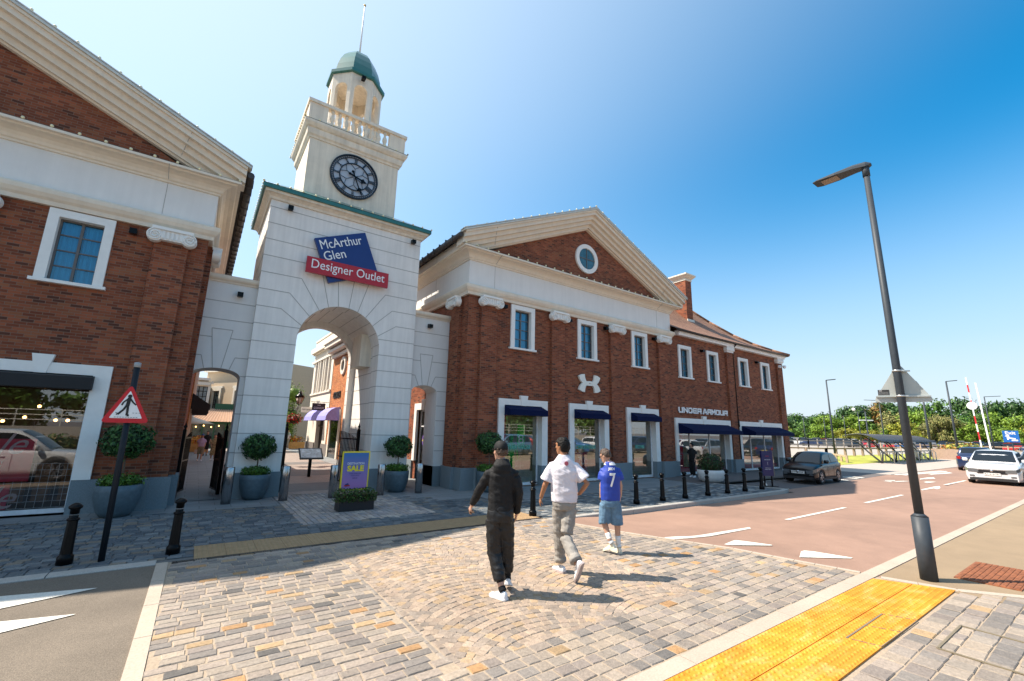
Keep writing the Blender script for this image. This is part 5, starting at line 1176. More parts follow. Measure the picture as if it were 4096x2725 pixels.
def person(label, pos, az, spec, lod=1, group=None):
    t = thing('person', label, 'person', (pos[0], pos[1], 0), -radians(az), group); J = spec; s = J.get('hs', 1.0); v = .009*lod; yw = J.get('yaw', 0)
    m = MB(); hc = Vector(J['head']); nb = Vector(J['neck']); pl_ = Vector(J['pelvis']); ch_ = nb.lerp(pl_, .28); wa = nb.lerp(pl_, .62)
    m.loft([rg(pl_+Vector((0, 0, -.06)), .13*s, .10*s, yw), rg(pl_, .155*s, .115*s, yw), rg(wa, .135*s, .09*s, yw), rg(ch_, .155*s, .10*s, yw), rg(nb+Vector((0, 0, -.09)), .12*s, .075*s, yw), rg(nb+Vector((0, 0, -.015)), .075*s, .06*s, yw), rg(nb+Vector((0, .01, .03)), .054*s, .055*s, yw), rg(hc+Vector((0, 0, -.06)), .05*s, .055*s, yw)], True)
    M_ = head(m, hc, J.get('hyaw', 0), s, J.get('nod', 0))
    for sd, A in ((-1, J['armL']), (1, J['armR'])):
        limb(m, [Vector(A[0])+Vector((-sd*.02, 0, -.05*s))]+list(A[1:3]), [.036*s, .039*s, .027*s]); hand(m, A[2], A[3], sd, s, J.get('curl', .5))
    for sd, A in ((-1, J['legL']), (1, J['legR'])):
        limb(m, A[:3], [.085*s, .056*s, .038*s])
    o = link('body', remesh(m, v if v > .008 else .0065, 2, smf=.35), t); o.data.materials.append(J['skin'])
    m = MB(); m.M = M_
    for k in (-1, 1): m.ell((k*.031*s, .092*s, .008*s), (.012*s, .006*s, .006*s), 8, 6)
    m.build('eyes', DARKIN, t); m = MB(); m.M = M_; m.ell((0, .101*s, -.066*s), (.02*s, .005*s, .005*s), 8, 5); m.build('mouth', P('lips', (.32, .11, .09), .5), t)
    # top
    g = J['top']; m = MB()
    sr_ = (Vector(J['armR'][0])-Vector(J['armL'][0])).length/2
    if g['kind'] != 'none':
        zs = g['hem']; f_ = g.get('fit', 1.0)
        def cp(z): t_ = (nb.z-z)/(nb.z-pl_.z); return nb.lerp(pl_, t_)
        m.loft([rg(cp(zs), .175*s*f_*g.get('hw', 1), .125*s*f_, yw), rg(cp(zs+.12), .180*s*f_, .13*s*f_, yw), rg(cp(nb.z-.35), .178*s*f_, .128*s*f_, yw), rg(cp(nb.z-.2), .19*s*f_, .135*s*f_, yw), rg(cp(nb.z-.14), sr_+.01, .125*s, yw, p=2), rg(cp(nb.z-.075), sr_-.015, .105*s, yw, p=2), rg(cp(nb.z-.03), sr_*.66, .088*s, yw), rg(cp(nb.z-.0), .088*s, .076*s, yw), rg(cp(nb.z+.022), .070*s, .070*s, yw)], True)
        for A in (J['armL'], J['armR']):
            a0, a1, a2 = [Vector(q) for q in A[:3]]; a0 = a0+Vector((0, 0, -.035*s))
            ai = a0+Vector((-.06 if a0.x > cp(a0.z).x else .06, 0, .012))
            if g['sleeve'] == 'long': limb(m, [ai, a0, a0.lerp(a1, .5), a1, a1.lerp(a2, .5), a2-(a2-a1).normalized()*.015], [.05*s, .064*s, .063*s, .056*s, .050*s, .041*s])
            else:
                e = a0.lerp(a1, g.get('sl', .7)); limb(m, [ai, a0, a0.lerp(e, .5), e], [.045*s, .064*s, .080*s, .086*s*g.get('sw', 1)])
        if g.get('hood'):
            m.loft([rg(nb+Vector((.0, -.075, -.16)), .07, .03), rg(nb+Vector((0, -.085, -.09)), .105, .045), rg(nb+Vector((0, -.065, -.02)), .11, .062), rg(nb+Vector((0, -.025, .025)), .09, .075), rg(nb+Vector((0, .0, .05)), .076, .075)], True)
        me = remesh(m, .009*lod, 7, g.get('wr', .008), seed=hash(label) % 7 if False else len(label))
        o = link(g['name'], me, t); me.materials.append(g['mat'])
        if g.get('text'):
            bv = BVHTree.FromPolygons([v_.co for v_ in me.vertices], [p.vertices[:] for p in me.polygons])
            for nm, txt, w_, h_, cx_, cz, bold in g['text']:
                tm = textmesh(txt, w_, h_, depth=.001, bold=bold); 
                import bmesh
                bm = bmesh.new(); bm.from_mesh(tm); bmesh.ops.triangulate(bm, faces=bm.faces); bmesh.ops.subdivide_edges(bm, edges=[e_ for e_ in bm.edges if e_.calc_length() > .02], cuts=2, use_grid_fill=True); bm.to_mesh(tm); bm.free()
                for v_ in tm.vertices:
                    x_, z_ = cx_-w_/2+v_.co.x, cz+v_.co.y; hit = bv.ray_cast(Vector((x_, -1, z_)), Vector((0, 1, 0)))
                    v_.co = (x_, (hit[0].y if hit[0] else -.12)-.005-v_.co.z, z_)
                tm.materials.append(WHV); link(nm, tm, o)
    # bottoms
    g = J['bottom']; m = MB()
    if g['kind'] == 'trousers':
        m.loft([rg(pl_+Vector((0, 0, -.09)), .15*s, .115*s, yw), rg(pl_+Vector((0, 0, -.02)), .168*s, .125*s, yw), rg(pl_+Vector((0, 0, .10)), .15*s, .105*s, yw)], True)
        for A in (J['legL'], J['legR']):
            a0, a1, a2 = [Vector(q) for q in A[:3]]; e = g.get('end', .95); k = g['r']
            E_ = a1.lerp(a2, e)
            limb(m, [a0, a0.lerp(a1, .5), a1, a1.lerp(a2, e*.5), E_], [k[0]*s, (k[0]+k[1])/2*s, k[1]*s, (k[1]+k[2])/2*s, k[2]*s])
            if g.get('stack'): limb(m, [a1.lerp(a2, e*.82), E_+Vector((0, 0, .005))], [k[2]*1.18*s, k[2]*1.2*s])
        o = link(g['name'], remesh(m, .009*lod, 2, g.get('wr', .01), seed=3), t); o.data.materials.append(g['mat'])
    elif g['kind'] == 'skirt':
        m.loft([rg((pl_.x, pl_.y, g['end']), .2*s, .16*s, n=20), rg((pl_.x, pl_.y, (g['end']+pl_.z)/2), .19*s, .14*s, n=20), rg(pl_+Vector((0, 0, 0)), .175*s, .125*s, n=20), rg(pl_+Vector((0, 0, .16)), .13*s, .1*s, n=20)], True)
        o = link(g['name'], remesh(m, .009*lod, 2, .012, seed=3), t); o.data.materials.append(g['mat'])
    for A, F_ in ((J['legL'], J['footL']), (J['legR'], J['footR'])):
        if J.get('sock'):
            a1, a2 = Vector(A[1]), Vector(A[2]); m = MB(); limb(m, [a1.lerp(a2, J['sockz']), a2, a2.lerp(Vector(F_[0]), .35)], [.046*s, .043*s, .045*s]); m.build('sock', J['sock'], t)
        shoe(t, F_[0], F_[1], J['shoe'], .043*s if lod == 1 else .045*s, J.get('solem'), F_[2] if len(F_) > 2 else None, h=.085*s)
    if J.get('hairm'): hair(t, M_, s, J['hairm'], J.get('hback', -.06), .007*lod, J.get('puff', .012))
    return t, M_
FABB = P('black_fabric', (.009, .009, .010), .75, spec=.3, var=.35, scale=14, bump=.8, bscale=22); NYL = P('black_nylon', (.010, .010, .011), .5, spec=.4, var=.1, scale=12, bump=.3, bscale=40)
TEE = P('white_cotton', (.64, .61, .66), .85, var=.03, scale=20, bump=.15, bscale=80); JEANG = P('grey_denim', (.27, .25, .225), .85, var=.16, scale=9, bump=.3, bscale=160)
JEANB = P('blue_denim', (.10, .19, .29), .85, var=.3, scale=10, bump=.3, bscale=160); JERS = P('blue_jersey', (.012, .045, .33), .6, var=.12, scale=15); SHOEW = P('white_leather', (.76, .76, .77), .45, var=.05, scale=30); SHOEC = P('cream_leather', (.72, .66, .52), .5, var=.08, scale=30); SOLEG = P('grey_sole', (.42, .35, .34), .6)
# man in black
p1, M1 = person('man in black hooded jacket, black trousers and black cap walking towards the gate', (3.22, 4.62), 34.9, dict(
    head=(-.088, .02, 1.638), neck=(-.065, 0, 1.50), pelvis=(-.072, 0, .90), hyaw=radians(28), skin=SKIN1, yaw=radians(-3),
    armL=((-.225, 0, 1.40), (-.345, .07, 1.15), (-.435, .17, .965), (-.475, .23, .88)), armR=((.10, 0, 1.40), (.150, -.01, 1.15), (.128, .08, .89), (.112, .12, .80)),
    legL=((-.145, 0, .84), (-.13, .02, .45), (-.035, -.10, .125)), legR=((.0, .02, .84), (.02, .09, .45), (.032, .11, .17)),
    footL=((.025, -.165, .0), (-.165, .0, .0)), footR=((.035, .05, .10), (.055, .29, .005)),
    top=dict(kind='jacket', name='hooded_jacket', mat=FABB, hem=.83, fit=.87, sleeve='long', hood=1, wr=.012), bottom=dict(kind='trousers', name='trousers', mat=NYL, r=(.105, .088, .07), end=.82, wr=.02), sock=FABB, sockz=.6, shoe=SHOEW, solem=SHOEW, hairm=HAIRB, hback=-.03, puff=.002, curl=.8))
m = MB(); m.M = M1; m.loft([rg((0, -.006, z), a, b, n=20, p=2.1) for z, a, b in ((.018, .084, .106), (.05, .084, .106), (.09, .074, .092), (.118, .052, .062), (.132, .02, .025))], True)
capo = m.build('cap', FABB, p1)
m = MB(); m.M = M1; m.loft([[(-.06, .085, .022), (.06, .085, .022), (.06, .085, .03), (-.06, .085, .03)], [(-.055, .14, .016), (.055, .14, .016), (.055, .14, .022), (-.055, .14, .022)], [(-.025, .172, .004), (.025, .172, .004), (.025, .172, .009), (-.025, .172, .009)]], True, sm=False); m.build('cap_peak', FABB, capo)
m = MB(); m.bar((-.45, .19, .905), (-.44, .27, .86), .07, .012); tag_ = m.build('phone', P('phone_black', (.01, .01, .012), .2), None, (0, 0, 0)); 
tag_.location = (3.22, 4.62, 0); tag_.rotation_euler.z = -radians(34.9); tag_['label'] = 'black phone held in the left hand of the man in black'; tag_['category'] = 'phone'
# man in white t-shirt
p2, M2 = person('black haired man in a white t-shirt and grey jeans in mid stride', (4.35, 4.78), 42.3, dict(
    head=(-.055, .02, 1.695), neck=(-.04, 0, 1.555), pelvis=(-.03, 0, .93), hyaw=radians(55), skin=SKIN2, yaw=radians(3),
    armL=((-.20, 0, 1.455), (-.30, .0, 1.155), (-.36, .08, .975), (-.38, .12, .89)), armR=((.12, 0, 1.455), (.285, -.03, 1.20), (.185, .13, 1.04), (.10, .17, .99)),
    legL=((-.105, .02, .86), (-.10, .09, .47), (-.09, .15, .11)), legR=((.05, 0, .86), (-.01, -.09, .49), (.135, -.365, .25)),
    footL=((-.03, .07, .0), (-.19, .27, .0)), footR=((.205, -.43, .27), (.125, -.28, .0), (-.75, .55, .4)),
    top=dict(kind='tee', name='t_shirt', mat=TEE, hem=.945, sleeve='short', sl=.78, sw=1.15, fit=1.03, wr=.014), bottom=dict(kind='trousers', name='jeans', mat=JEANG, r=(.10, .082, .07), end=.93, stack=1, wr=.02), shoe=SHOEW, solem=SOLEG, hairm=HAIRM, hback=-.06, puff=.022, curl=.5))
m = MB(); m.M = None; m.xz([(.0+.028*cos(2*pi*k/18), 1.465+.028*sin(2*pi*k/18)) for k in range(18)], -.128, -.09); m.build('back_print', P('print_maroon', (.3, .06, .09), .8, var=.6, scale=60), p2)
# man in blue jersey
p3, M3 = person('man in a blue football shirt numbered 7 with denim shorts and sunglasses', (5.75, 5.18), 48.0, dict(hs=.93,
    head=(-.115, .03, 1.515), neck=(-.05, 0, 1.40), pelvis=(-.05, 0, .80), hyaw=radians(62), nod=radians(-18), skin=SKIN1, yaw=radians(12),
    armL=((-.165, 0, 1.305), (-.19, .0, 1.03), (-.205, .05, .80), (-.197, .08, .71)), armR=((.085, .03, 1.31), (.115, .06, 1.05), (.11, .15, .85), (.10, .19, .78)),
    legL=((-.125, 0, .75), (-.155, .03, .45), (-.07, -.04, .19)), legR=((.015, .02, .75), (.05, .06, .44), (.058, .09, .12)),
    footL=((.01, -.075, .10), (-.175, .10, .0)), footR=((.095, .02, .0), (-.055, .24, .0)),
    top=dict(kind='tee', name='football_shirt', mat=JERS, hem=.81, sleeve='short', sl=.62, sw=1.0, fit=.97, wr=.006, text=[('number', '7', .10, .22, -.005, 1.03, .02), ('name_print', 'JEDI', .105, .05, -.025, 1.285, .03)]),
    bottom=dict(kind='trousers', name='shorts', mat=JEANB, r=(.112, .105, .105), end=.02, wr=.012), sock=P('white_sock', (.7, .7, .7), .8), sockz=.55, shoe=SHOEC, solem=SHOEC, hairm=HAIRB, hback=-.03, puff=.002, curl=.3))
m = MB(); m.M = M3; s_ = .93
for k in (-1, 1): m.ell((k*.033*s_, .1*s_, .006*s_), (.028*s_, .008*s_, .02*s_), 10, 6); m.bar((k*.062*s_, .095*s_, .01*s_), (k*.08*s_, .0, .012*s_), .006)
m.bar((-.03, .098, .01), (.03, .098, .01), .004); m.build('sunglasses', BLACK, p3)
m = MB(); m.lathe([(.036, -.018), (.038, -.01), (.038, .01), (.036, .018)], 14, (-.204, .045, .825)); m.build('wrist_watch', BLACK, p3)
m = MB(); m.M = Matrix.Translation((-.05, 0, 1.40)) ; m.loft([rg((0, .0, -.028), .098, .082, p=2.1), rg((0, 0, -.005), .084, .074, p=2.1), rg((0, 0, .02), .070, .064, p=2.1)], False); m.build('shirt_collar', WHV, p3)
def stand(label, pos, az, s, top, bottom, skin, hairm, walk=.0, shoe_=SHOEW, face=180, lod=2.2, sleeve='short', kind='trousers', rr_=(.1, .08, .07), end=.93, hyaw=0, hback=-.06, skirt_end=.5, name_t='shirt', name_b='trousers', seed=0):
    z = s
    return person(label, pos, az-face, dict(hs=s, head=(0, .02*s, 1.60*z), neck=(0, 0, 1.45*z), pelvis=(0, 0, .90*z), hyaw=hyaw, skin=skin,
        armL=((-.17*s, 0, 1.37*z), (-.21*s, -.03*s, 1.10*z), (-.19*s, .06*s, .88*z), (-.19*s, .1*s, .80*z)), armR=((.17*s, 0, 1.37*z), (.21*s, .0, 1.10*z), (.17*s, .10*s, .92*z), (.15*s, .16*s, .86*z)),
        legL=((-.085*s, 0, .84*z), (-.09*s, .06*s+walk*.4, .46*z), (-.08*s, walk, .09*z)), legR=((.085*s, 0, .84*z), (.09*s, .03*s-walk*.2, .46*z), (.08*s, -walk*.8, .11*z)),
        footL=((-.085*s, walk-.08*s, 0), (-.10*s, walk+.17*s, 0)), footR=((.085*s, -walk*.8-.08*s, .02), (.10*s, -walk*.8+.17*s, 0)),
        top=dict(kind='tee', name=name_t, mat=top, hem=.88*z, sleeve=sleeve, wr=.006), bottom=dict(kind=kind, name=name_b, mat=bottom, r=rr_, end=skirt_end if kind == 'skirt' else end, wr=.008), shoe=shoe_, hairm=hairm, hback=hback, puff=.012), lod=lod)
stand('staff member in black standing with hands together outside the wide shop window', (18.75, 12.1), 57, .88, FABB, FABB, SKIN1, HAIRM, walk=.02, hyaw=radians(-40), face=150)
LIL = P('lilac_cotton', (.42, .33, .52), .85); OLIV = P('olive_shorts', (.20, .18, .12), .85); FLOR = P('floral_fabric', (.30, .24, .13), .85, var=.85, scale=16)
w1, Mw = stand('woman in a lilac top, olive shorts and blue cap walking through the narrow archway', (.36, 28.3), .7, .79, LIL, OLIV, SKIN1, HAIRM, walk=.12, rr_=(.105, .095, .09), end=.05, face=180, hback=-.18, hyaw=.3, name_b='shorts')
m = MB(); m.M = Mw; m.loft([rg((0, .0, z*.79), a*.79, b*.79) for z, a, b in ((.02, .088, .112), (.09, .075, .095), (.135, .02, .025))], True); m.box(-.05, .05, .07, .14, .012, .022); m.build('cap', P('blue_cap', (.03, .12, .35), .7), w1)
m = MB(); m.box(-.06, .06, -.1, .1, .0, .2); m.bar((0, -.05, .2), (0, 0, .33), .01); m.bar((0, .05, .2), (0, 0, .33), .01); o = m.build('shopping_bag', P('paper_bag', (.45, .4, .35), .8), None, (.17, 28.15, .36)); o['label'] = 'pale paper bag carried by the woman in the lilac top'; o['category'] = 'bag'
stand('woman in a long patterned dress walking through the narrow archway', (.93, 28.6), 1.8, .77, FLOR, FLOR, SKIN1, HAIRM, walk=.08, kind='skirt', skirt_end=.26, face=180, hback=-.1, name_t='dress_top', name_b='dress_skirt')
stand('man in black shirt and shorts behind the two women in the narrow archway', (.66, 32.9), 1.2, .84, FABB, FABB, SKIN1, HAIRM, walk=-.08, rr_=(.105, .095, .09), end=.05, face=180, hyaw=-.3, name_b='shorts', shoe_=FABB)
stand('person in white seen far up the inner street beside the orange flowers', (6.3, 40.5), 8.8, .9, TEE, JEANG, SKIN1, HAIRM, face=120, lod=3)

# ================================================================ cars
TYRE = P('tyre', (.014, .014, .015), .8, var=.2); RIM = P('alloy', (.45, .46, .48), .3, metal=.7); LENS = P('headlamp_glass', (.10, .11, .12), .06, coat=1); TAIL = P('tail_lamp', (.35, .01, .01), .15); GRILLE = P('grille_black', (.012, .012, .014), .3); CHROME = P('chrome', (.6, .62, .65), .12, metal=1); PLATE = P('plate_white', (.75, .75, .72), .4); PLATEY = P('plate_yellow', (.75, .6, .05), .4); BLKP = P('black_plastic', (.02, .02, .022), .6)
PAINTS = {k: P('car_paint_'+k, c, .28, metal=mt, var=.02, coat=.35 if k == 'black' else 1) for k, (c, mt) in dict(black=((.003, .003, .004), .0), white=((.62, .63, .64), 0), silver=((.32, .35, .38), .6), blue=((.03, .12, .32), .3), red=((.40, .015, .015), .1), grey=((.10, .11, .12), .4), navy=((.012, .03, .09), .3), pale_blue=((.14, .24, .36), .4), orange=((.6, .12, .02), .1)).items()}
def car(label, group, loc, rot, L_=4.2, Wd=1.78, H_=1.5, hood=.92, kind='hatch', paint='black', plate='AB12 CDE', rear_plate=False):
    t = thing('car', label, 'car', loc, rot, group); pm = PAINTS[paint]; hw0 = Wd/2; wb = L_*.62; wx = (L_/2-L_*.195, -L_/2+L_*.185); wr_ = .33*H_/1.5
    def sh(x):  # shoulder height
        u = x/L_+.5  # 0 rear .. 1 front
        P_ = [(0, hood-.08), (.03, hood+.04), (.2, hood+.06), (.62, hood+.02), (.74, hood-.0), (.88, hood-.06), (.96, hood-.13), (1, hood-.25)]
        for (a, za), (b, zb) in zip(P_, P_[1:]):
            if u <= b: return za+(zb-za)*(u-a)/(b-a)
        return P_[-1][1]
    def hw(x):
        e = abs(x)/(L_/2); return hw0*(1-.13*max(0, (e-.72)/.28)**2.2)
    def zb(x):
        z = .2
        for w_ in wx:
            d = abs(x-w_); Ra = wr_*1.16
            if d < Ra: z = max(z, wr_+sqrt(Ra*Ra-d*d))
        return z
    xs = sorted(set([round(-L_/2+L_*k/56, 4) for k in range(57)]+[w_+s*wr_*1.16*q for w_ in wx for s in (-1, 1) for q in (.999, .9, 1.001)]))
    rings = []
    for x in xs:
        h_ = hw(x); s_ = sh(x); b_ = zb(x); e = abs(x)/(L_/2); bu = .2+(.12 if e > .97 else 0); b2 = min(b_, s_-.16)
        half = [(h_*.80, max(bu, .2)), (h_*.985, b2), (h_*1.0, max(b2+.02, .42*s_)), (h_*1.0, max(b2+.04, s_*.62)), (h_*.985, s_-.10), (h_*.95, s_-.03), (h_*.84, s_+.005), (h_*.4, s_+.028), (0, s_+.034)]
        rings.append([(x, y, z) for y, z in half]+[(x, -y, z) for y, z in half[:-1][::-1]])
    m = MB(); m.loft(rings, True); bo = m.build('body', pm, t)
    # greenhouse
    gx = {'hatch': (-.465, -.36, .05, .27), 'suv': (-.47, -.40, .06, .26), 'estate': (-.475, -.41, .04, .25)}[kind]
    x0, x1, x2, x3 = [g*L_ for g in gx]; zr = H_
    st = [(x0, 0), (x0*.5+x1*.5, .6), (x1, .93), (x1*.6+x2*.4, 1.0), (x1*.3+x2*.7, 1.0), (x2, .96), (x2*.55+x3*.45, .62), (x3, 0)]
    def gsec(x, k): s_ = sh(x); top_ = s_+(zr-s_)*k; a, b = hw(x)*.90, hw(x)*(.90-.2*k); return s_, top_, a, b
    rings = []
    for x, k in st:
        s_, tp, a, b = gsec(x, k); tp = max(tp, s_+.012)
        half = [(a, s_-.02), (b+(a-b)*.12, tp-.07*k), (b*.93, tp-.02*k), (b*.5, tp+.008), (0, tp+.012)]
        rings.append([(x, y, z) for y, z in half]+[(x, -y, z) for y, z in half[:-1][::-1]])
    m = MB(); m.loft(rings, True); m.build('cabin', pm, bo)
    def side(x, v_, s):
        # interpolate k
        for (a, ka), (b, kb) in zip(st, st[1:]):
            if x <= b: k = ka+(kb-ka)*(x-a)/(b-a); break
        s_, tp, a_, b_ = gsec(x, k); yb, zb_ = a_, s_-.02; yt, zt_ = b_+(a_-b_)*.12, tp-.07*k
        return (x, s*(yb+(yt-yb)*v_+.008), zb_+(zt_-zb_)*v_)
    for s in (-1, 1):
        xm = (x1+x2)/2+.05; segs = [(x1-.16, xm-.03, True), (xm+.03, x3-.42, False)]
        for a, b, rear in segs:
            n = 8; bot = [side(a+(b-a)*k/n, .08, s) for k in range(n+1)]; top_ = [side(a+(b-a)*k/n, .93 if .02 < k/n < .98 else .8, s) for k in range(n+1)]
            m = MB(); m.poly(bot+top_[::-1]); m.build('side_window', CARGLASS, t)
    def cross(x, fr, off):
        for (a, ka), (b, kb) in zip(st, st[1:]):
            if x <= b: k = ka+(kb-ka)*(x-a)/(b-a); break
        s_, tp, a_, b_ = gsec(x, k); return [(x+off, y*fr*b_, tp+.012-.02*abs(y)**3+.004) for y in (-1, -.6, -.2, .2, .6, 1)]
    m = MB(); m.loft([cross(x2+(x3-x2)*q, .93, .010) for q in (.06, .35, .65, .93)], False, False); m.build('windscreen', CARGLASS, t)
    m = MB(); m.loft([cross(x1+(x0-x1)*q, .86, -.010) for q in (.08, .4, .75)], False, False); m.build('rear_window', CARGLASS, t)
    xf = L_/2; zf = sh(xf)
    m = MB(); m.box(xf-.03, xf+.02, -hw0*.52, hw0*.52, zf-.21, zf-.03); gr = m.build('grille', GRILLE, t)
    m = MB(); m.bar((xf+.024, -hw0*.5, zf-.05), (xf+.024, hw0*.5, zf-.05), .018, .022); m.build('chrome_bar', CHROME, gr)
    m = MB(); m.lathe([(.05, 0), (.05, .012), (.001, .014)], 14); m.build('badge', CHROME, gr, (xf+.03, 0, zf-.085)).rotation_euler = (0, pi/2, 0)
    m = MB(); m.box(xf-.05, xf+.014, -hw0*.82, hw0*.82, .19, .30); m.build('lower_grille', BLKP, t)
    for s in (-1, 1):
        m = MB(); m.loft([[(x_-.05, s*hw0*y_, a_), (x_, s*hw0*y_, a_), (x_, s*hw0*y_, b_), (x_-.05, s*hw0*y_, b_)] for x_, y_, a_, b_ in ((xf+.022, .47, zf-.17, zf-.03), (xf+.02, .84, zf-.15, zf-.0), (xf-.15, .965, zf-.07, zf+.06), (xf-.38, 1.008, zf+.02, zf+.095))], True, sm=False); m.build('headlight', LENS, t)
        m = MB(); m.box(xf-.03, xf+.018, s*hw0*.72-.08, s*hw0*.72+.08, .36, .42); m.build('fog_light', LENS, t)
        m = MB(); m.box(-xf-.012, -xf+.16, min(s*hw0*.70, s*hw0*.9), max(s*hw0*.70, s*hw0*.9), hood-.17, hood-.0); m.build('tail_light', TAIL, t)
        m = MB(); m.loft([rg((0, 0, z), a, b, n=10) for z, a, b in ((0, .04, .07), (.05, .055, .10), (.12, .055, .10), (.15, .035, .07))], True); mi_ = m.build('mirror', pm, t, (x3-.30, s*(hw0+.07), sh(x3)+.03))
        for w_ in wx:
            wl = link('wheel', None, t, (w_, s*(hw0-.115), wr_))
            m = MB(); m.loft([[(r_*cos(2*pi*k/28), y*s, r_*sin(2*pi*k/28)) for k in range(28)] for r_, y in ((wr_*.66, .07), (wr_*.72, .105), (wr_*.95, .105), (wr_, .07), (wr_, -.09), (wr_*.66, -.1))], True); m.build('tyre', TYRE, wl)
            m = MB(); m.loft([[(r_*cos(2*pi*k/28), y*s, r_*sin(2*pi*k/28)) for k in range(28)] for r_, y in ((wr_*.62, .088), (wr_*.665, .10), (wr_*.665, .085))], False)
            for k in range(10): a = 2*pi*k/10+(.12 if k % 2 else -.12); m.bar((.04*cos(a), .096*s, .04*sin(a)), (wr_*.64*cos(a), .09*s, wr_*.64*sin(a)), .026, .014, up=(0, 1, 0))
            m.build('rim', RIM, wl)
        m = MB(); m.box(-L_*.28, L_*.27, min(s*hw0*.9, s*(hw0+.005)), max(s*hw0*.9, s*(hw0+.005)), .18, .26); m.build('sill_trim', BLKP, t)
        m = MB()
        for xx in ((x1+x2)/2-.12, (x1+x2)/2+.85*L_/4.2): m.bar((xx, s*(hw0+.004), hood-.16), (xx-.14, s*(hw0+.004), hood-.16), .016, .02)
        m.build('door_handle', pm, t)
        m = MB()
        for xx in ((x1+x2)/2+.04, (x1+x2)/2+1.0*L_/4.2, (x1+x2)/2-.9*L_/4.2): m.box(xx-.004, xx+.004, s*hw0-.001 if s > 0 else s*hw0-.003, s*hw0+.003 if s > 0 else s*hw0+.001, .34, hood-.1)
        m.build('door_gap', BLKP, bo)
    for fr, mt in ((1, PLATE), (-1, PLATEY)):
        m = MB(); x_ = fr*(xf+.018); m.box(x_-.006, x_+.006, -.26, .26, (.42 if fr > 0 else .60), (.53 if fr > 0 else .71)); pt = m.build('licence_plate', mt, t)
        zz_ = .445 if fr > 0 else .625
        letters('plate_lettering', [(plate, .46, .062, onwall(x_+fr*.0075, -.23*fr, zz_, rot=fr*pi/2), dict(depth=.002, bold=.02, reso=1))], pt, BLACK)
    return t
blackcar = car('small glossy black hatchback parked at the end of the shop building', None, (23.45, 9.05, -.09), radians(181), 3.1, 1.42, 1.33, .84, 'hatch', 'black', 'DV73 YSY')
whitecar = car('white crossover with its front facing the camera on the road at right', None, (31.6, 4.25, -.03), radians(182), 4.2, 1.78, 1.52, .96, 'suv', 'white', 'RA18 ECW')
c3 = car('dark blue boxy car driving away behind the white crossover', None, (43.0, 6.6, -.01), radians(4), 4.2, 1.78, 1.50, .92, 'estate', 'navy', 'KV15 UTP')
c4 = car('silver car queueing behind the white crossover at the right edge', None, (37.0, 3.2, -.01), radians(180), 4.3, 1.80, 1.55, .93, 'hatch', 'silver', 'LM66 OXR')
c5 = car('dark car queueing farther back behind the silver car', None, (46, 3.4, -.01), radians(180), 4.3, 1.8, 1.65, .95, 'estate', 'black', 'YG14 PNE')
# driver silhouettes are not modelled where the glass is dark
# cars parked across the road behind the photographer, which the shop windows mirror
gp_ = 'cars parked across the road facing the shops'
refl = [(-4.7, 5.75, 0, 'white', 'suv', 4.2), (-9.5, -3.2, 85, 'navy', 'hatch', 4.1), (2.5, -5.2, 60, 'pale_blue', 'suv', 4.4), (6.5, -5.6, 62, 'silver', 'estate', 4.5), (11.5, -4.2, 60, 'red', 'hatch', 4.0), (15.2, -3.6, 60, 'white', 'suv', 4.3), (20.0, -3.2, 170, 'pale_blue', 'suv', 4.5), (22, -7.5, 60, 'white', 'estate', 4.6), (27.5, -4, 60, 'blue', 'hatch', 4.0), (32, -4.4, 60, 'white', 'hatch', 4.0), (25, -7, 60, 'red', 'hatch', 4.0), (36, -3.6, 180, 'navy', 'estate', 4.5)]
words = {'pale_blue': 'pale blue'}
for k, (x, y, r_, pc_, kd, ln) in enumerate(refl):
    car(['large ', 'small ', 'tall ', 'long '][k % 4]+words.get(pc_, pc_)+' car '+['nearest the left shop window', 'parked far left across the road', 'mirrored in the first awning window', 'mirrored beside the green figure', 'mirrored in the middle awning window', 'mirrored in the third awning window', 'mirrored in the wide navy awning window', 'mirrored above the bowl planter', 'mirrored in the last wide window', 'mirrored in the right part of the last wide window', 'mirrored behind the bush', 'mirrored at the end of the row'][k], gp_, (x, y, 0), radians(r_), ln, 1.8, 1.6 if kd != 'hatch' else 1.48, .95, kd, pc_, 'GN%02d TRK' % (11+k))
rnd = random.Random(3)
for k in range(7):
    x = -6+k*6.4; t = thing('shrub', 'leafy shrub '+['left of', 'opposite', 'right of', 'far right of', 'beyond', 'well beyond', 'farthest from'][k]+' the crossing on the camera side, seen in the shop glass', 'shrub', (x, -7.6-.3*(k % 2), 0), group='shrubs across the road')
    m = MB(); m.ell((0, 0, .5), (1.2, .6, .5), 12, 6, (.02, .04, .01)); leaves(m, (0, 0, .55), (1.5, .8, .65), 900, .12, [(.06, .12, .03), (.15, .16, .04), (.2, .13, .05)], rnd, .5); m.build('foliage', LEAF, t)
t = thing('retaining_wall', 'pale retaining wall with a tubular rail across the road, seen in the shop glass', 'wall', (15, -13, 0)); m = MB(); m.box(-40, 40, 0, .4, -.1, 1.5); m.build('wall', PALEGND, t)
m = MB()
for k in range(41): m.bar((-40+k*2, .2, 1.5), (-40+k*2, .2, 2.5), .05)
for z in (1.9, 2.2, 2.5): m.tube([(-40, .2, z), (40, .2, z)], .03, 6)
m.build('railing', LEAD, t)

# ================================================================ seen through the gate
ib = thing('inner_shop_building', 'sunlit cream and orange brick shop with purple awnings seen through the main arch', 'building', (7.0, 32, 0))
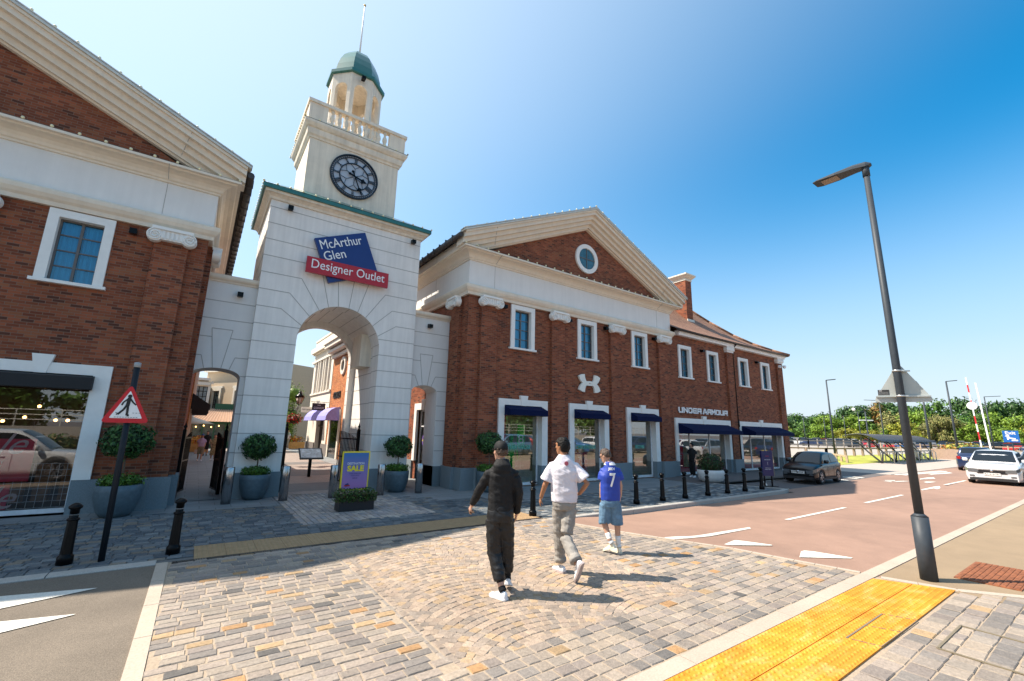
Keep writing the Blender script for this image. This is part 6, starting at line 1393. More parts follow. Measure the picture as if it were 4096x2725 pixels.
# faces -x: local x = into building, local y along the street
m = MB(); m.box(0, 6, -12, -1.3, 0, 6.85); m.build('brick_wall', BRICK2, ib)
IST = P('inner_street_stone', (.70, .64, .54), .8, var=.05)  # plain pale stone shared by the inner street and far buildings
m = MB()
def yz_holes(m, y0, y1, z0, z1, hs_, x, dep):
    mm = MB(); holes(mm, -y1, -y0, z0, z1, [(-b, -a, c, d) for a, b, c, d in hs_], 0, dep)
    b_ = len(m.v)
    for v in mm.v: m.v.append((x+v[1], -v[0], v[2]))
    for f_ in mm.f: m.face([b_+i for i in f_])
yz_holes(m, -1.3, 4.9, 0, 7.7, [(-.35, .25, 4.75, 6.4), (1.3, 1.85, 4.75, 6.4), (2.9, 3.45, 4.75, 6.4), (-.2, 1.9, 0, 2.3)], -.03, .25)
m.poly([(-.03, 4.9, 0), (6, 4.9, 0), (6, 4.9, 8.3), (-.03, 4.9, 8.3)]); m.poly([(-.03, -1.3, 6.8), (6, -1.3, 6.8), (6, -1.3, 8.3), (-.03, -1.3, 8.3)])
m.build('stone_wall', IST, ib)
m = MB()
for y in (-.5, .45, 1.1, 2.05, 2.7, 3.65): m.box(-.16, -.03, y-.09, y+.09, 4.3, 6.6)
m.box(-.12, -.03, -1.3, 4.9, 4.15, 4.3); m.box(-.2, -.031, -1.3, 4.9, 6.6, 6.75); m.box(-.14, -.03, -1.2, 4.8, 3.0, 3.12)
m.build('window_columns', IST, ib)
m = MB(); m.sweep([(6, 4.9), (0, 4.9), (0, -1.3)][::-1], [(-.2, 7.3), (.1, 7.3), (.15, 7.45), (.35, 7.6), (.38, 7.72), (0, 7.75)]); 
m.box(-.35, .1, -1.3, 4.9, 7.35, 7.72); m.box(-.05, .15, -1.3, 4.9, 7.72, 8.3); m.box(-.1, .2, -1.3, 4.9, 8.3, 8.42); m.build('cornice', IST, ib)
m = MB(); m.box(-.5, .1, -12, -1.3, 6.6, 6.78); m.box(-.7, .1, -12, -1.3, 6.9, 7.15); m.box(-.2, .1, -12, -1.3, 6.3, 6.5); m.box(-.8, .1, -12, -1.3, 7.15, 7.35); m.build('brick_cornice', IST, ib)
for a, b in ((-.35, .25), (1.3, 1.85), (2.9, 3.45)):
    m = MB(); m.poly([(.2, a, 4.75), (.2, b, 4.75), (.2, b, 6.4), (.2, a, 6.4)]); m.build('pane', CARGLASS, ib)
m = MB(); rings = [[(xx, -4+q*cos(2*pi*k/24), 5.6+q*sin(2*pi*k/24)) for k in range(24)] for q, xx in ((.56, 0), (.56, -.1), (.38, -.1), (.38, 0))]; m.loft(rings, False, sm=False); o = m.build('round_window', IST, ib)
m = MB(); m.face([m.pt((-.02, -4+.4*cos(2*pi*k/24), 5.6+.4*sin(2*pi*k/24))) for k in range(24)]); m.build('pane', CARGLASS, o)
m = MB(); m.box(-.03, -.004, -4.2, -2.2, 0, 2.9); m.build('shop_opening', CARGLASS, ib)
for q in ((-4.45, -4.2), (-2.2, -1.95)): m = MB(); m.box(-.08, 0, *q, 0, 2.9); m.build('door_jamb', IST, ib)
m = MB(); m.box(.22, .24, -.2, 1.9, 0, 2.3); m.build('shopfront_glass', CARGLASS, ib)
m = MB(); m.box(.1, .2, .2, .26, 0, 2.3); m.box(.1, .2, 1.2, 1.26, 0, 2.3); m.box(.1, .2, -.2, 1.9, 1.85, 1.92); m.build('shopfront_frame', P('bronze_frame', (.06, .05, .045), .4), ib)
for y0, y1 in ((-1.3, -.25), (1.95, 4.9), (-1.95, -1.31)):
    m = MB(); m.box(-.09, .0, y0, y1, 0, .75); m.build('plinth', P('brown_plinth', (.16, .14, .13), .8), ib)
VIO = P('violet_canvas', (.27, .26, .62), .8)
for y0, y1 in ((-.35, 2.1), (-4.4, -2.0)):
    m = MB(); cy = (y0+y1)/2; h_ = (y1-y0)/2; rings = []
    for j in range(6):
        a = j/5*pi/2; rings.append([(-.02-.85*sin(a)*1.0, cy-h_*(1-.15*cos(a)), 2.25+.80*cos(a)), (-.02-.85*sin(a), cy+h_*(1-.15*cos(a)), 2.25+.80*cos(a))])
    m.loft(rings, False, False, sm=False)
    for s in (0, 1): m.poly([r_[s] for r_ in rings]+[(-.02, rings[-1][s][1], 2.25)])
    m.build('awning', VIO, ib)
letters('wall_lettering', [('COACH', 1.7, .42, onwall(-.03, -2.2, 3.62, rot=-pi/2), dict(depth=.05, bold=.02))], ib, BLACK)
letters('wall_lettering', [('kate spade', .9, .26, onwall(-.06, 2.5, 3.5, rot=-pi/2), dict(depth=.02))], ib, P('faded_sign', (.55, .52, .47), .7))
sb_ = thing('hanging_sign', 'dark hanging sign reading COACH on a bracket by the purple awnings', 'sign', (6.95, 30.75, 3.1)); m = MB(); m.box(-1.0, -.2, -.03, .03, -.22, .24); m.build('board', BLACKPLANT, sb_)
m = MB(); m.bar((-1.1, 0, .32), (0, 0, .32), .03); m.bar((-.9, 0, .32), (-.9, 0, .24), .02); m.bar((-.3, 0, .32), (-.3, 0, .24), .02); m.build('bracket', DARKMETAL, sb_)
letters('lettering', [('COACH', .6, .12, onwall(-.9, -.035, -.12), dict(depth=.004)), ('THE', .2, .06, onwall(-.7, -.035, .08), dict(depth=.004))], sb_, WHV)
sb_ = thing('hanging_sign', 'small cream hanging sign reading kate spade below the street lantern', 'sign', (6.5, 35.5, 3.05)); m = MB(); m.box(-.35, .35, -.03, .03, -.2, .2); m.build('board', IST, sb_); letters('lettering', [('kate spade', .55, .14, onwall(-.27, -.035, -.06), dict(depth=.004))], sb_, BLACK)
# double lantern with flower baskets
t = thing('street_lantern', 'black street lamp with two glass lanterns and red flower baskets in the inner street', 'street lamp', (3.45, 24, 0)); m = MB(); m.tube([(0, 0, 0), (0, 0, .8), (0, 0, 3.3)], [.09, .06, .04], 10); m.build('post', DARKMETAL, t)
m = MB()
for s in (-1, 1): m.tube([(0, 0, 2.7), (s*.25, 0, 2.55), (s*.5, 0, 2.7), (s*.58, 0, 2.95)], .02, 6); m.bar((0, 0, 2.45), (s*.45, 0, 2.45), .025)
m.build('arms', DARKMETAL, t)
for s in (-1, 1):
    m = MB(); m.lathe([(.09, 2.95), (.19, 3.28)], 6, (s*.58, 0, 0)); ln_ = m.build('lantern_glass', P('lantern_glass', (.62, .52, .46), .2), t)
    m = MB(); m.lathe([(.23, 3.27), (.2, 3.35), (.1, 3.42), (.07, 3.5), (.03, 3.6)], 6, (s*.58, 0, 0))
    for k in range(6): a = 2*pi*k/6; m.bar((s*.58+.095*cos(a), .095*sin(a), 2.94), (s*.58+.195*cos(a), .195*sin(a), 3.28), .015)
    m.build('lantern_cage', DARKMETAL, ln_)
    hb = thing('hanging_basket', ['red', 'round'][s > 0]+' flower basket hanging '+['left', 'right'][s > 0]+' of the lantern post', 'hanging basket', (3.45+s*.45, 24, 2.2)); rnd = random.Random(4+s)
    m = MB(); leaves(m, (0, 0, .02), (.40, .40, .26), 500, .06, [(.5, .01, .01), (.6, .02, .01), (.04, .1, .02), (.35, .01, .02)], rnd, .6); m.ell((0, 0, -.05), (.25, .25, .18), 10, 6, (.02, .03, .01)); m.build('flowers', LEAF, hb)
    m = MB(); m.bar((0, 0, .1), (0, 0, .27), .012); m.build('chain', DARKMETAL, hb)
t = thing('information_lectern', 'low black framed map lectern inside the main gate', 'sign', (3.75, 18.6, 0)); m = MB(); m.box(-.05, .05, -.05, .05, 0, .75); m.build('post', DARKMETAL, t)
m = MB(); m.M = Matrix.Translation((0, 0, .86)) @ Matrix.Rotation(radians(35), 4, 'X'); m.box(-.42, .42, -.32, .32, -.04, .0); pn = m.build('frame', BLACKPLANT, t)
m = MB(); m.M = Matrix.Translation((0, 0, .86)) @ Matrix.Rotation(radians(35), 4, 'X'); m.box(-.37, .37, -.26, .27, .001, .006); m.build('map_panel', P('map_print', (.45, .55, .62), .3, var=.5, scale=9), pn)
# far buildings
def far_building(label, x, y, w_, d_, h_, mat, wins, z0=4.4, balu=True, wh=1.7, rot=0):
    t = thing('far_building', label, 'building', (x, y, 0), radians(rot)); m = MB(); holes(m, -w_/2, w_/2, 0, h_, [(q-.45, q+.45, z0, z0+wh) for q in wins], 0, .15); m.poly([(-w_/2, d_, 0), (-w_/2, 0, 0), (-w_/2, 0, h_), (-w_/2, d_, h_)]); m.poly([(w_/2, 0, 0), (w_/2, d_, 0), (w_/2, d_, h_), (w_/2, 0, h_)]); m.poly([(-w_/2, 0, h_), (w_/2, 0, h_), (w_/2, d_, h_), (-w_/2, d_, h_)]); m.build('wall', mat, t)
    m = MB(); m.box(-w_/2-.1, w_/2+.1, -.3, -.001, h_-.6, h_-.35); m.box(-w_/2-.1, w_/2+.1, -.4, -.001, h_-.2, h_); m.build('cornice', IST, t)
    if balu:
        m = MB(); m.box(-w_/2, w_/2, -.1, .1, h_+.75, h_+.9); m.box(-w_/2, w_/2, -.1, .1, h_, h_+.12)
        for k in range(int(w_/.28)): m.box(-w_/2+k*.28, -w_/2+k*.28+.13, -.06, .06, h_+.12, h_+.75)
        m.build('balustrade', IST, t)
    for q in wins:
        m = MB()
        for a, b, c, d in ((q-.65, q-.45, z0-.1, z0+wh+.25), (q+.45, q+.65, z0-.1, z0+wh+.25), (q-.45, q+.45, z0+wh, z0+wh+.25), (q-.8, q+.8, z0+wh+.25, z0+wh+.45), (q-.7, q+.7, z0-.25, z0-.1)): m.box(a, b, -.12, .0, c, d)
        o = m.build('window', IST, t); m = MB(); m.box(q-.45, q+.45, .1, .12, z0, z0+wh); m.build('pane', P('far_pane', (.22, .27, .28), .15, var=.6, scale=3), o)
        m = MB()
        for k in (-.43, -.15, .15, .43): m.box(q+k-.025, q+k+.025, .05, .09, z0, z0+wh)
        for k in range(5): m.box(q-.45, q+.45, .055, .085, z0+k*wh/4-.02, z0+k*wh/4+.02)
        m.build('glazing_bars', DARKMETAL, o)
    return t
BEIGE = P('beige_render', (.50, .39, .27), .85, var=.05)
far_building('white building with a roof balustrade far up the inner street', 10.5, 56, 18, 8, 6.8, IST, (-4, 0, 4), 4.0, rot=-50)
far_building('beige rendered building with a white window seen through the narrow archway', 2.9, 47, 10.0, 8, 7.3, BEIGE, (-3.2, -.2, 2.6), 3.2, False, rot=-58)
far_building('pale stone building with tall windows left in the narrow archway', -2.1, 46, 5.0, 5, 5.7, IST, (2.05,), 3.3, False)
lw = thing('passage_shop_building', 'brick building lining the left side of the narrow passage with black awnings', 'building', (-.32, 15.3, 0)); m = MB(); m.box(-3, 0, 9.8, 24, 0, 6.5); m.build('wall', BRICK2, lw)
m = MB()
for k in range(4): m.box(.0, .05, 10.5+k*3.2, 10.8+k*3.2, 0, 6.4)
m.build('pier', IST, lw)
for k, (y, z) in enumerate(((10.6, 2.75), (13.2, 2.6), (16.0, 2.55))):
    m = MB(); m.poly([(0.01, y-.8, z+.5), (.75, y-.8, z), (.75, y+.8, z), (0.01, y+.8, z+.5)]); m.poly([(.75, y-.8, z), (.75, y-.8, z-.22), (.75, y+.8, z-.22), (.75, y+.8, z)]); m.poly([(.01, y-.8, z+.5), (.01, y-.8, z-.22), (.75, y-.8, z-.22), (.75, y-.8, z)]); m.build('awning', BLACKC, lw)
t = thing('green_pavilion', 'dark green cafe pavilion with a ribbed tan roof beyond the narrow archway', 'building', (1.6, 43, 0)); PG = P('pavilion_green', (.012, .09, .05), .5)
m = MB(); m.box(-2.0, 2, 0, 3, 0, .5)
for k in range(6): m.box(-2+k*.78, -1.9+k*.78, -.02, .1, .5, 2.1)
m.box(-2, 2, -.03, .1, 1.85, 2.15); m.build('frame', PG, t); m = MB(); m.box(-1.95, 1.95, .11, .15, .5, 1.9); m.build('glazing', P('warm_glazing', (.10, .13, .12), .15, var=.5, scale=3), t)
m = MB(); m.poly([(-2.2, -.4, 2.05), (2.2, -.4, 2.05), (1.4, 1.7, 3.1), (-1.1, 1.7, 3.1)]); m.poly([(2.2, -.4, 2.05), (2.2, 4, 2.05), (1.4, 2, 3.1), (1.4, 1.7, 3.1)]); m.poly([(-2.2, 4, 2.05), (-2.2, -.4, 2.05), (-1.1, 1.7, 3.1), (-1.1, 2, 3.1)])
ro = m.build('roof', P('tan_roof', (.48, .28, .17), .8, var=.1), t); m = MB()
for k in range(20): m.bar((-2.1+k*.22, -.4, 2.08), (-1.05+k*.128, 1.7, 3.13), .03)
m.build('roof_ribs', P('tan_rib', (.6, .4, .28), .8), ro); m = MB(); m.box(-.5, 1.4, 1.6, 2.2, 3.05, 3.55); m.build('lantern', PG, ro)
m = MB()
for k in range(7): m.ell((-1.6+k*.5, -.1, 1.62+.1*(k % 2)), .045, 6, 4)
m.build('pendant_lamps', P('warm_lamp', (1, .6, .2), .5), t)
t = thing('parasol', 'cream parasol by the flower box beyond the narrow archway', 'parasol', (-.25, 38.5, 0)); m = MB(); m.lathe([(1.35, 1.85), (.7, 2.1), (.02, 2.32)], 4); m.build('canopy', P('cream_canvas', (.6, .52, .42), .85), t); m = MB(); m.tube([(0, 0, 0), (0, 0, 2.3)], .03, 6); m.build('pole', WOOD, t)
t = thing('bench', 'orange timber bench beyond the narrow archway', 'bench', (.1, 36.0, 0)); m = MB()
for k in range(4): m.box(-.8, .8, -.2+k*.11, -.12+k*.11, .4, .43)
m.build('seat', WOODY, t); m = MB(); m.box(-.8, .8, .25, .28, .8, .87)
for k in range(14): m.box(-.78+k*.118, -.74+k*.118, .25, .27, .43, .8)
m.build('backrest', WOODY, t)
for x in (-.75, .72):
    m = MB(); m.box(x, x+.05, -.2, .25, 0, .4); m.build('leg', WOODY, t)
for lbl, x, y, sz in (('orange flower bed behind the bench beyond the narrow archway', .1, 37.2, .8), ('orange and green flower bed with a slatted box far up the inner street', 6.6, 41, 1.1)):
    t = thing('flower_planter', lbl, 'planter', (x, y, 0)); m = MB(); m.box(-sz, sz, -.3, .3, 0, .55); m.build('box', WOODY, t); rnd = random.Random(int(x*10)); m = MB(); leaves(m, (0, 0, .75), (sz, .35, .32), 700, .10, [(.6, .2, .02), (.65, .32, .03), (.08, .16, .03), (.5, .08, .02)], rnd, .9); m.build('flowers', LEAF, t)
# iron gates folded back in the arches
def iron_gate(label, x, y, rot, w_, h_=1.9):
    t = thing('iron_gate', label, 'gate', (x, y, 0), rot); m = MB(); n = int(w_/.11)
    for k in range(n+1): m.bar((k*w_/n, 0, .08), (k*w_/n, 0, h_-.25+.25*sin(pi*.5*k/n)), .02)
    for z in (.1, .9, 1.5): m.bar((0, 0, z), (w_, 0, z), .035)
    m.box(-.05, .05, -.04, .04, 0, h_+.05); m.build('leaf', DARKMETAL, t)
    m = MB(); m.lathe([(.05, h_+.05), (.02, h_+.1), (.045, h_+.15), (.02, h_+.2), (.003, h_+.3)], 8); m.build('finial', DARKMETAL, t)
    return t
iron_gate('black iron gate leaf folded back against the right side of the main arch', 4.35, 14.75, radians(98), 1.5, 1.75); iron_gate('black iron gate leaf folded back on the left of the main arch', 2.22, 14.7, radians(85), 1.5, 1.75)
iron_gate('black iron gate leaf on the right side of the narrow archway', .72, 14.9, radians(100), .9, 1.65); iron_gate('black iron gate leaf on the left side of the narrow archway', -.22, 14.7, radians(80), .9, 1.65)
iron_gate('slim iron gate leaf beside the shop door in the right archway', 6.85, 14.5, radians(80), .5, 1.75); iron_gate('slim iron gate leaf behind the right bay tree', 5.85, 14.4, radians(70), .6, 1.75)

# ================================================================ trees, car park and far things at the right
def tree_mesh(seed, h, w_, cols, trunk=.28, leaf=.5, n=3400):
    rnd = random.Random(seed); m = MB(); blobs = []
    for k in range(20):
        a = rnd.random()*6.28; q = sqrt(rnd.random()); z = rnd.uniform(.14, .93); e = sin(pi*min(1, (z-.1)/.95))**.6
        blobs.append((Vector((w_*.36*q*cos(a)*e*1.3, w_*.36*q*sin(a)*e*1.3, h*z*.93)), w_*rnd.uniform(.16, .27)))
    for c, r_ in blobs:
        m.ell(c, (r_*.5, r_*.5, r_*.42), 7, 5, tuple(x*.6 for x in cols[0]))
        leaves(m, c, (r_, r_, r_*.85), int(n/len(blobs)), leaf, cols, rnd, .62)
    cm = m.mesh('crown', LEAF)
    m = MB(); m.tube([(0, 0, 0), (.1, 0, h*trunk), (0, .1, h*.6)], [w_*.035, w_*.028, w_*.012], 7)
    for k in range(4): a = k*1.6+.3; m.tube([(0, 0, h*trunk*.8), (w_*.15*cos(a), w_*.15*sin(a), h*.5), (w_*.27*cos(a), w_*.27*sin(a), h*.66)], [w_*.02, w_*.014, w_*.006], 5)
    return cm, m.mesh('trunk', BARK)
TC = dict(dark=[(0.035, 0.087, 0.018), (0.055, 0.119, 0.023), (0.026, 0.067, 0.016)], mid=[(0.076, 0.155, 0.023), (0.101, 0.196, 0.027), (0.055, 0.119, 0.020)], bright=[(0.151, 0.242, 0.023), (0.182, 0.278, 0.027), (0.112, 0.196, 0.020)], yellow=[(0.293, 0.278, 0.027), (0.243, 0.258, 0.027), (0.182, 0.206, 0.027)], rust=[(0.304, 0.165, 0.045), (0.223, 0.175, 0.045), (0.131, 0.155, 0.036)], olive=[(0.182, 0.186, 0.050), (0.142, 0.155, 0.045), (0.243, 0.216, 0.072)])
TM = {k: [tree_mesh(i*7+sum(map(ord, k)), 10, 10, c) for i in (0, 1)] for k, c in TC.items()}
TYPE = dict(dark='dark green', mid='mid green', bright='bright green', yellow='yellow green', rust='rust tinged', olive='olive brown')
cnt = {}
def tree(kind, az, dist, h, w_, extra='in the tree belt beyond the car park'):
    a = radians(az); v = R.randrange(2); cm, tm = TM[kind][v]; cnt[kind] = cnt.get(kind, 0)+1
    t = thing('tree', TYPE[kind]+' broadleaf tree '+extra, 'tree', (dist*sin(a), dist*cos(a), 0), R.random()*6.28, group=TYPE[kind]+' trees beyond the car park'); t.scale = (w_/10, w_/10, h/10)
    link('crown', cm, t); link('trunk', tm, t)
az = 65.0; k = 0
while az < 87:
    hh = 9.0+min(max((az-70)/3.5, 0), 1)*4.2+R.uniform(-.8, 1.0); tree(R.choice(['dark', 'dark', 'mid', 'dark', 'mid', 'rust' if 71.5 < az < 74.5 else 'dark']), az, 205+R.uniform(-6, 6), hh*1.12, R.uniform(10, 14)); az += 1.15
az = 65.4
while az < 87:
    tree(R.choice(['mid', 'mid', 'bright', 'dark', 'olive' if az > 75 else 'mid', 'bright']), az, 186+R.uniform(-5, 5), 8.2+min(max((az-69)/3, 0), 1)*1.6+R.uniform(-1.2, 1.0), R.uniform(8, 11)); az += 1.75
for az, kd, h, w_ in ((66.6, 'yellow', 5.2, 6), (72.2, 'yellow', 4.6, 7), (73.8, 'yellow', 4.2, 6.5), (75.5, 'bright', 5, 5.5), (76.6, 'yellow', 6.5, 8), (78.6, 'olive', 7, 6), (80.0, 'olive', 8, 6.5), (80.9, 'bright', 6.5, 6), (82.4, 'bright', 6.0, 6), (83.6, 'bright', 5.2, 5), (85.0, 'yellow', 5.5, 6), (79.2, 'olive', 8.5, 5), (70.0, 'bright', 6, 7), (68.4, 'mid', 6.5, 8)): tree(kd, az, 165+R.uniform(-4, 4), h, w_, 'standing in front of the tree belt')
# trees across the road behind the photographer (mirrored in the glass) and inside the centre
for x, y, kd, h, w_ in ((-12, -24, 'mid', 8, 8), (0, -26, 'dark', 9, 9), (12, -25, 'mid', 8, 8), (24, -26, 'bright', 8, 8), (38, -27, 'dark', 9, 9), (52, -24, 'mid', 8, 8), (-26, -22, 'mid', 8, 8)):
    cm, tm = TM[kd][0]; t = thing('tree', TYPE[kd]+' tree across the road behind the retaining wall', 'tree', (x, y, 0), x, group=TYPE[kd]+' trees across the road'); t.scale = (w_/10, w_/10, h/10); link('crown', cm, t); link('trunk', tm, t)
cmi, tmi = tree_mesh(99, 10, 10, TC['bright'], n=5200, leaf=.22)
t = thing('tree', 'leafy bright green street tree behind the lantern in the inner street', 'tree', (6.1, 41.5, 0)); t.scale = (.36, .36, .52); link('crown', cmi, t); link('trunk', tmi, t)
t = thing('tree', 'green street tree left of the lantern, partly hidden by the gate pier', 'tree', (4.4, 37.5, 0), 1.5); t.scale = (.27, .27, .42); link('crown', cmi, t); link('trunk', tmi, t)
# parked cars, low detail, seen at a great distance
def far_car_mesh(pm):
    m = MB(); L_, h_ = 4.3, .87; st = [(-2.15, .25, .80), (-2.1, .2, .92), (-1.9, .2, .95), (.75, .2, .93), (1.3, .2, .86), (2.0, .2, .72), (2.15, .28, .55)]
    m.loft([[(x, -h_, a), (x, -h_, b-.1), (x, -h_*.85, b), (x, h_*.85, b), (x, h_, b-.1), (x, h_, a)] for x, a, b in st], True, sm=False)
    m.loft([[(x, -.75, a), (x, -.60, b), (x, .60, b), (x, .75, a)] for x, a, b in ((-1.95, .92, .95), (-1.6, .92, 1.42), (.1, .92, 1.48), (1.0, .92, .95))], True, mi=1, sm=False)
    m.box(-1.5, .2, -.58, .58, 1.44, 1.50)
    for x in (-1.3, 1.35):
        for y in (-.88, .72): m.loft([[(x+.32*cos(2*pi*k/12), y+d, .32+.32*sin(2*pi*k/12)) for k in range(12)] for d in (0, .16)], True, mi=2)
    return m.mesh('parked_car', [pm, CARGLASS, TYRE])
FC = {k: far_car_mesh(PAINTS[k]) for k in ('black', 'white', 'silver', 'blue', 'red', 'grey', 'navy')}
for row, (dist, a0, a1, st) in enumerate(((118, 65.2, 75.6, 1.28), (128, 65.5, 90, 1.18), (142, 65.3, 90, 1.06), (154, 66, 90, 1.1))):
    az = a0
    while az < a1:
        kc = R.choice(['white', 'white', 'silver', 'black', 'grey', 'navy', 'blue', 'red', 'silver', 'black'] if not (73 < az < 76) else ['red', 'red', 'silver', 'black'])
        if R.random() < .9:
            a = radians(az); o = link('parked_car', FC[kc], None, (dist*sin(a), dist*cos(a), .1*row), label='distant '+kc+' car in the far car park rows', cat='car', group=kc+' cars in the far car park'); o.rotation_euler.z = R.choice([.2, .35, 3.3, 1.9])
        az += st
# timber fences
def fence(name, label, pts, hp, rails, post=.14, mat=WOOD, st=1.8):
    t = thing(name, label, 'fence', (*pts[0], 0)); o = Vector((*pts[0], 0)); mr_ = MB()
    for a, b in zip(pts, pts[1:]):
        a = Vector((*a, 0))-o; b = Vector((*b, 0))-o; n = max(1, round((b-a).length/st))
        for k in range(n+1): p = a.lerp(b, k/n); m = MB(); m.box(p.x-post/2, p.x+post/2, p.y-post/2, p.y+post/2, 0, hp); m.build('post', mat, t)
    for z in rails:
        m = MB()
        for a, b in zip(pts, pts[1:]): a = Vector((*a, z))-o; b = Vector((*b, z))-o; m.bar(a, b, .08, .14)
        m.build('rail', mat, t)
    return t
fence('timber_fence', 'low timber rail ending on the grass behind the black car', [(41.7, 13.6), (47.5, 17.0)], .55, (.50,))
fence('timber_fence', 'brown timber crash rail on short posts along the grass bank', [(68, 17.4), (52.5, 18.8), (50, 21.5), (52, 30)], .85, (.80,), .2, P('brown_timber', (.28, .2, .14), .8), 2.0)
fence('post_fence', 'tall two rail fence in front of the far car park', [(100, 28), (80, 31), (72, 34)], 1.6, (.75, 1.35), .16, P('grey_timber', (.30, .26, .22), .85), 2.4)
fence('post_fence', 'pale two rail fence right of the cycle shelter', [(88, 24), (96, 14), (100, 2)], 1.3, (.6, 1.1), .14, WOOD, 2.6)
# cycle shelter
t = thing('cycle_shelter', 'curved roof cycle shelter with a row of hoops beside the road', 'shelter', (44.6, 12.1, 0)); LSH = 13.5; GM = P('shelter_grey', (.05, .055, .065), .4)
m = MB(); prof = [(1.9*sin(q), q) for q in (0,)]
def arc(k): a = k/8; return (-.3+2.6*a, 1.70+.55*sin(pi*(a*.8+.0)))
for k in range(8):
    (ya, za), (yb, zb) = arc(k), arc(k+1); m.poly([(-.8, ya, za), (LSH+.8, ya, za), (LSH+.8, yb, zb), (-.8, yb, zb)])
so_ = P('smoked_sheet', (.035, .038, .042), .4)
ro = m.build('roof', so_, t); m = MB()
for k in range(28): x = -.8+k*(LSH+1.6)/27; m.tube([(x, *arc(q)) for q in range(9)], .03, 4)
m.build('roof_ribs', GM, ro)
for k in range(5):
    x = k*LSH/4; m = MB(); m.tube([(x, .1, 0), (x, .0, .8), (x, .35, 1.5), (x, 1.2, 2.15)], [.07, .06, .05, .04], 6); m.tube([(x, .1, 0), (x, .9, .8), (x, 1.5, 1.5), (x, 2.2, 1.9)], [.07, .06, .05, .04], 6); m.build('arched_leg', GM, t)
cs = thing('cycle_stand', 'row of pale steel cycle hoops under the curved shelter', 'cycle stand', (44.9, 11.6, 0))
for k in range(12):
    x = .3+k*1.12; m = MB(); m.tube([(x, 0, 0), (x, 0, .75), (x, .12, .88), (x, .7, .88), (x, .82, .75), (x, .82, 0)], .035, 6); m.build('hoop', LEAD, cs)
t = thing('raised_bed', 'low timber raised bed full of orange and green plants near the barrier', 'planter', (63.3, 11.6, 0)); m = MB(); m.box(-.4, 6.5, -2.2, 1.4, 0, 1.0); m.build('box', P('bed_timber', (.36, .25, .19), .85), t); m = MB(); rnd = random.Random(8); leaves(m, (3, -.4, 1.1), (3.6, 1.8, .55), 900, .22, [(.2, .22, .04), (.35, .12, .04), (.1, .16, .03), (.4, .3, .05)], rnd, .8); m.build('plants', LEAF, t)
t = thing('barrier', 'raised red and white striped car park barrier pole', 'barrier', (66.0, 9.7, 0)); m = MB(); m.box(-.3, .3, -.3, .3, 0, 1.25); m.build('cabinet', P('barrier_yellow', (.65, .6, .1), .5), t)
m = MB(); m2 = []
for k in range(9):
    z0 = 1.2+k*.81; a = (0, .02+(z0-1.2)*.03, z0); b = (0, .02+(z0+.81-1.2)*.03, z0+.81); q_ = MB() if k % 2 else m; q_.bar(a, b, .14, .10); m2 += [q_] if k % 2 else []
pb = m.build('boom', WHITE, t); [q_.build('red_band', RED, pb) for q_ in m2]; m = MB(); m.lathe([(.40, -.03), (.40, .03)], 20); o = m.build('disc', WHITE, pb, (-.09, .15, 5.5)); o.rotation_euler = (0, pi/2, 0)
t = thing('barrier', 'raised plain white barrier pole right of the striped one', 'barrier', (67.5, 9.3, 0)); m = MB(); m.bar((0, 0, .9), (0, .2, 8.0), .18, .12); m.build('boom', WHITE, t); m = MB(); m.box(-.25, .25, -.25, .25, 0, 1.1); m.build('cabinet', WHITE, t)
def mast(label, x, y, h, arms, r_=.07, cat='street lamp', name='car_park_lamp'):
    t = thing(name, label, cat, (x, y, 0)); m = MB(); m.tube([(0, 0, 0), (0, 0, h)], [r_, r_*.6], 8); m.build('pole', LAMPM, t)
    for dx, dy in arms: m = MB(); m.bar((0, 0, h), (dx, dy, h+.08), .16, .07); m.build('lamp_head', LAMPM, t)
    return t
mast('grey lamp post between the black car and the cycle shelter', 46.2, 15.9, 7.0, ((.5, -.55),), .09)
mast('grey lamp post right of the cycle shelter', 63.1, 11.0, 7.9, ((.45, -.75),), .11)
def mastaz(label, az, dist, h, arms, r_=.1, **k): a = radians(az); return mast(label, dist*sin(a), dist*cos(a), h, arms, r_, **k)
mastaz('twin armed lamp post rising in front of the trees left of the sign', 75.1, 95, 8.1, ((1.4, -1.6), (-1.4, 1.6)))
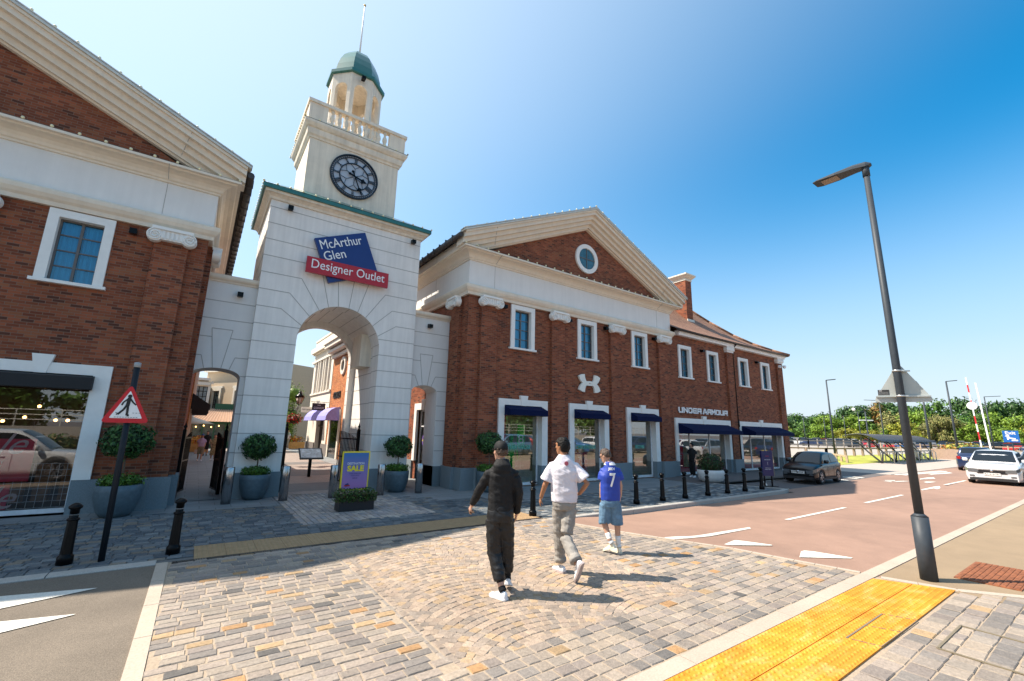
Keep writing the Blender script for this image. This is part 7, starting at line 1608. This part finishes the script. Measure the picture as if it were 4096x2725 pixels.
mastaz('lamp post in the far right of the car park', 82.35, 95, 8.3, ((1, -1.5),)); mastaz('distant lamp post left in the car park', 68.6, 120, 6.3, ((.6, -.8),)); mastaz('distant lamp post in front of the yellow tree', 72.1, 130, 7.0, ((.6, -.8),)); mastaz('distant lamp post right of the yellow tree', 73.3, 115, 7.2, ((.6, -.8),)); mastaz('distant lamp post below the rust coloured trees', 70.4, 125, 6.3, ((.6, -.8),))
for lbl, az, dist, h in (('tall camera mast with a hooked top behind the cycle shelter', 78.35, 70, 7.9), ('shorter white camera mast in front of the trees', 73.9, 80, 5.6)):
    t = mastaz(lbl, az, dist, h, (), .13, cat='camera mast', name='camera_mast'); m = MB(); m.tube([(0, 0, h), (-.3, .3, h+.7), (-.8, .8, h+.8), (-1.0, 1.0, h+.5)], .05, 6); m.build('hook', LAMPM, t); m = MB(); m.ell((-1.0, 1.0, h+.3), .22, 10, 8); m.build('camera_dome', WHITE, t); m = MB(); m.bar((-.6, .6, h-1.2), (.6, -.6, h-1.2), .14, .14); m.build('light_bar', WHITE, t)
t = thing('exit_sign', 'small blue sign reading Exit with a white arrow at the right', 'sign', (71.2, 8.15, 0)); a_ = radians(84-90); t.rotation_euler.z = -radians(84); m = MB(); m.box(-.58, .58, -.03, .03, 1.85, 3.05); pn = m.build('panel', P('motorway_blue', (.01, .12, .42), .4), t); m = MB(); m.bar((0, .05, 0), (0, .05, 3.1), .09); m.build('post', LAMPM, t)
letters('lettering', [('Exit', .75, .32, onwall(-.38, -.035, 2.66), dict(depth=.01, bold=.02))], pn, WHITE); m = MB(); m.bar((-.25, -.04, 2.1), (-.25, -.04, 2.5), .12, .01, up=(0, 1, 0)); m.xz([(-.45, 2.45), (-.05, 2.45), (-.25, 2.65)], -.045, -.03); m.bar((-.2, -.042, 2.3), (.3, -.042, 2.2), .12, .01, up=(0, 1, 0)); m.bar((.0, -.043, 2.05), (.45, -.043, 2.05), .14, .01, up=(0, 1, 0)); m.build('arrow', WHITE, pn)
t = thing('ticket_kiosk', 'grey slim kiosk standing behind the cycle shelter', 'kiosk', (62.5, 14.5, 0)); m = MB(); m.box(-.5, .5, -.35, .35, 0, 2.2); m.build('cabinet', P('kiosk_grey', (.25, .27, .32), .4), t); m = MB(); m.box(-.52, .52, -.37, .37, 2.2, 2.28); m.build('lid', DARKMETAL, t)
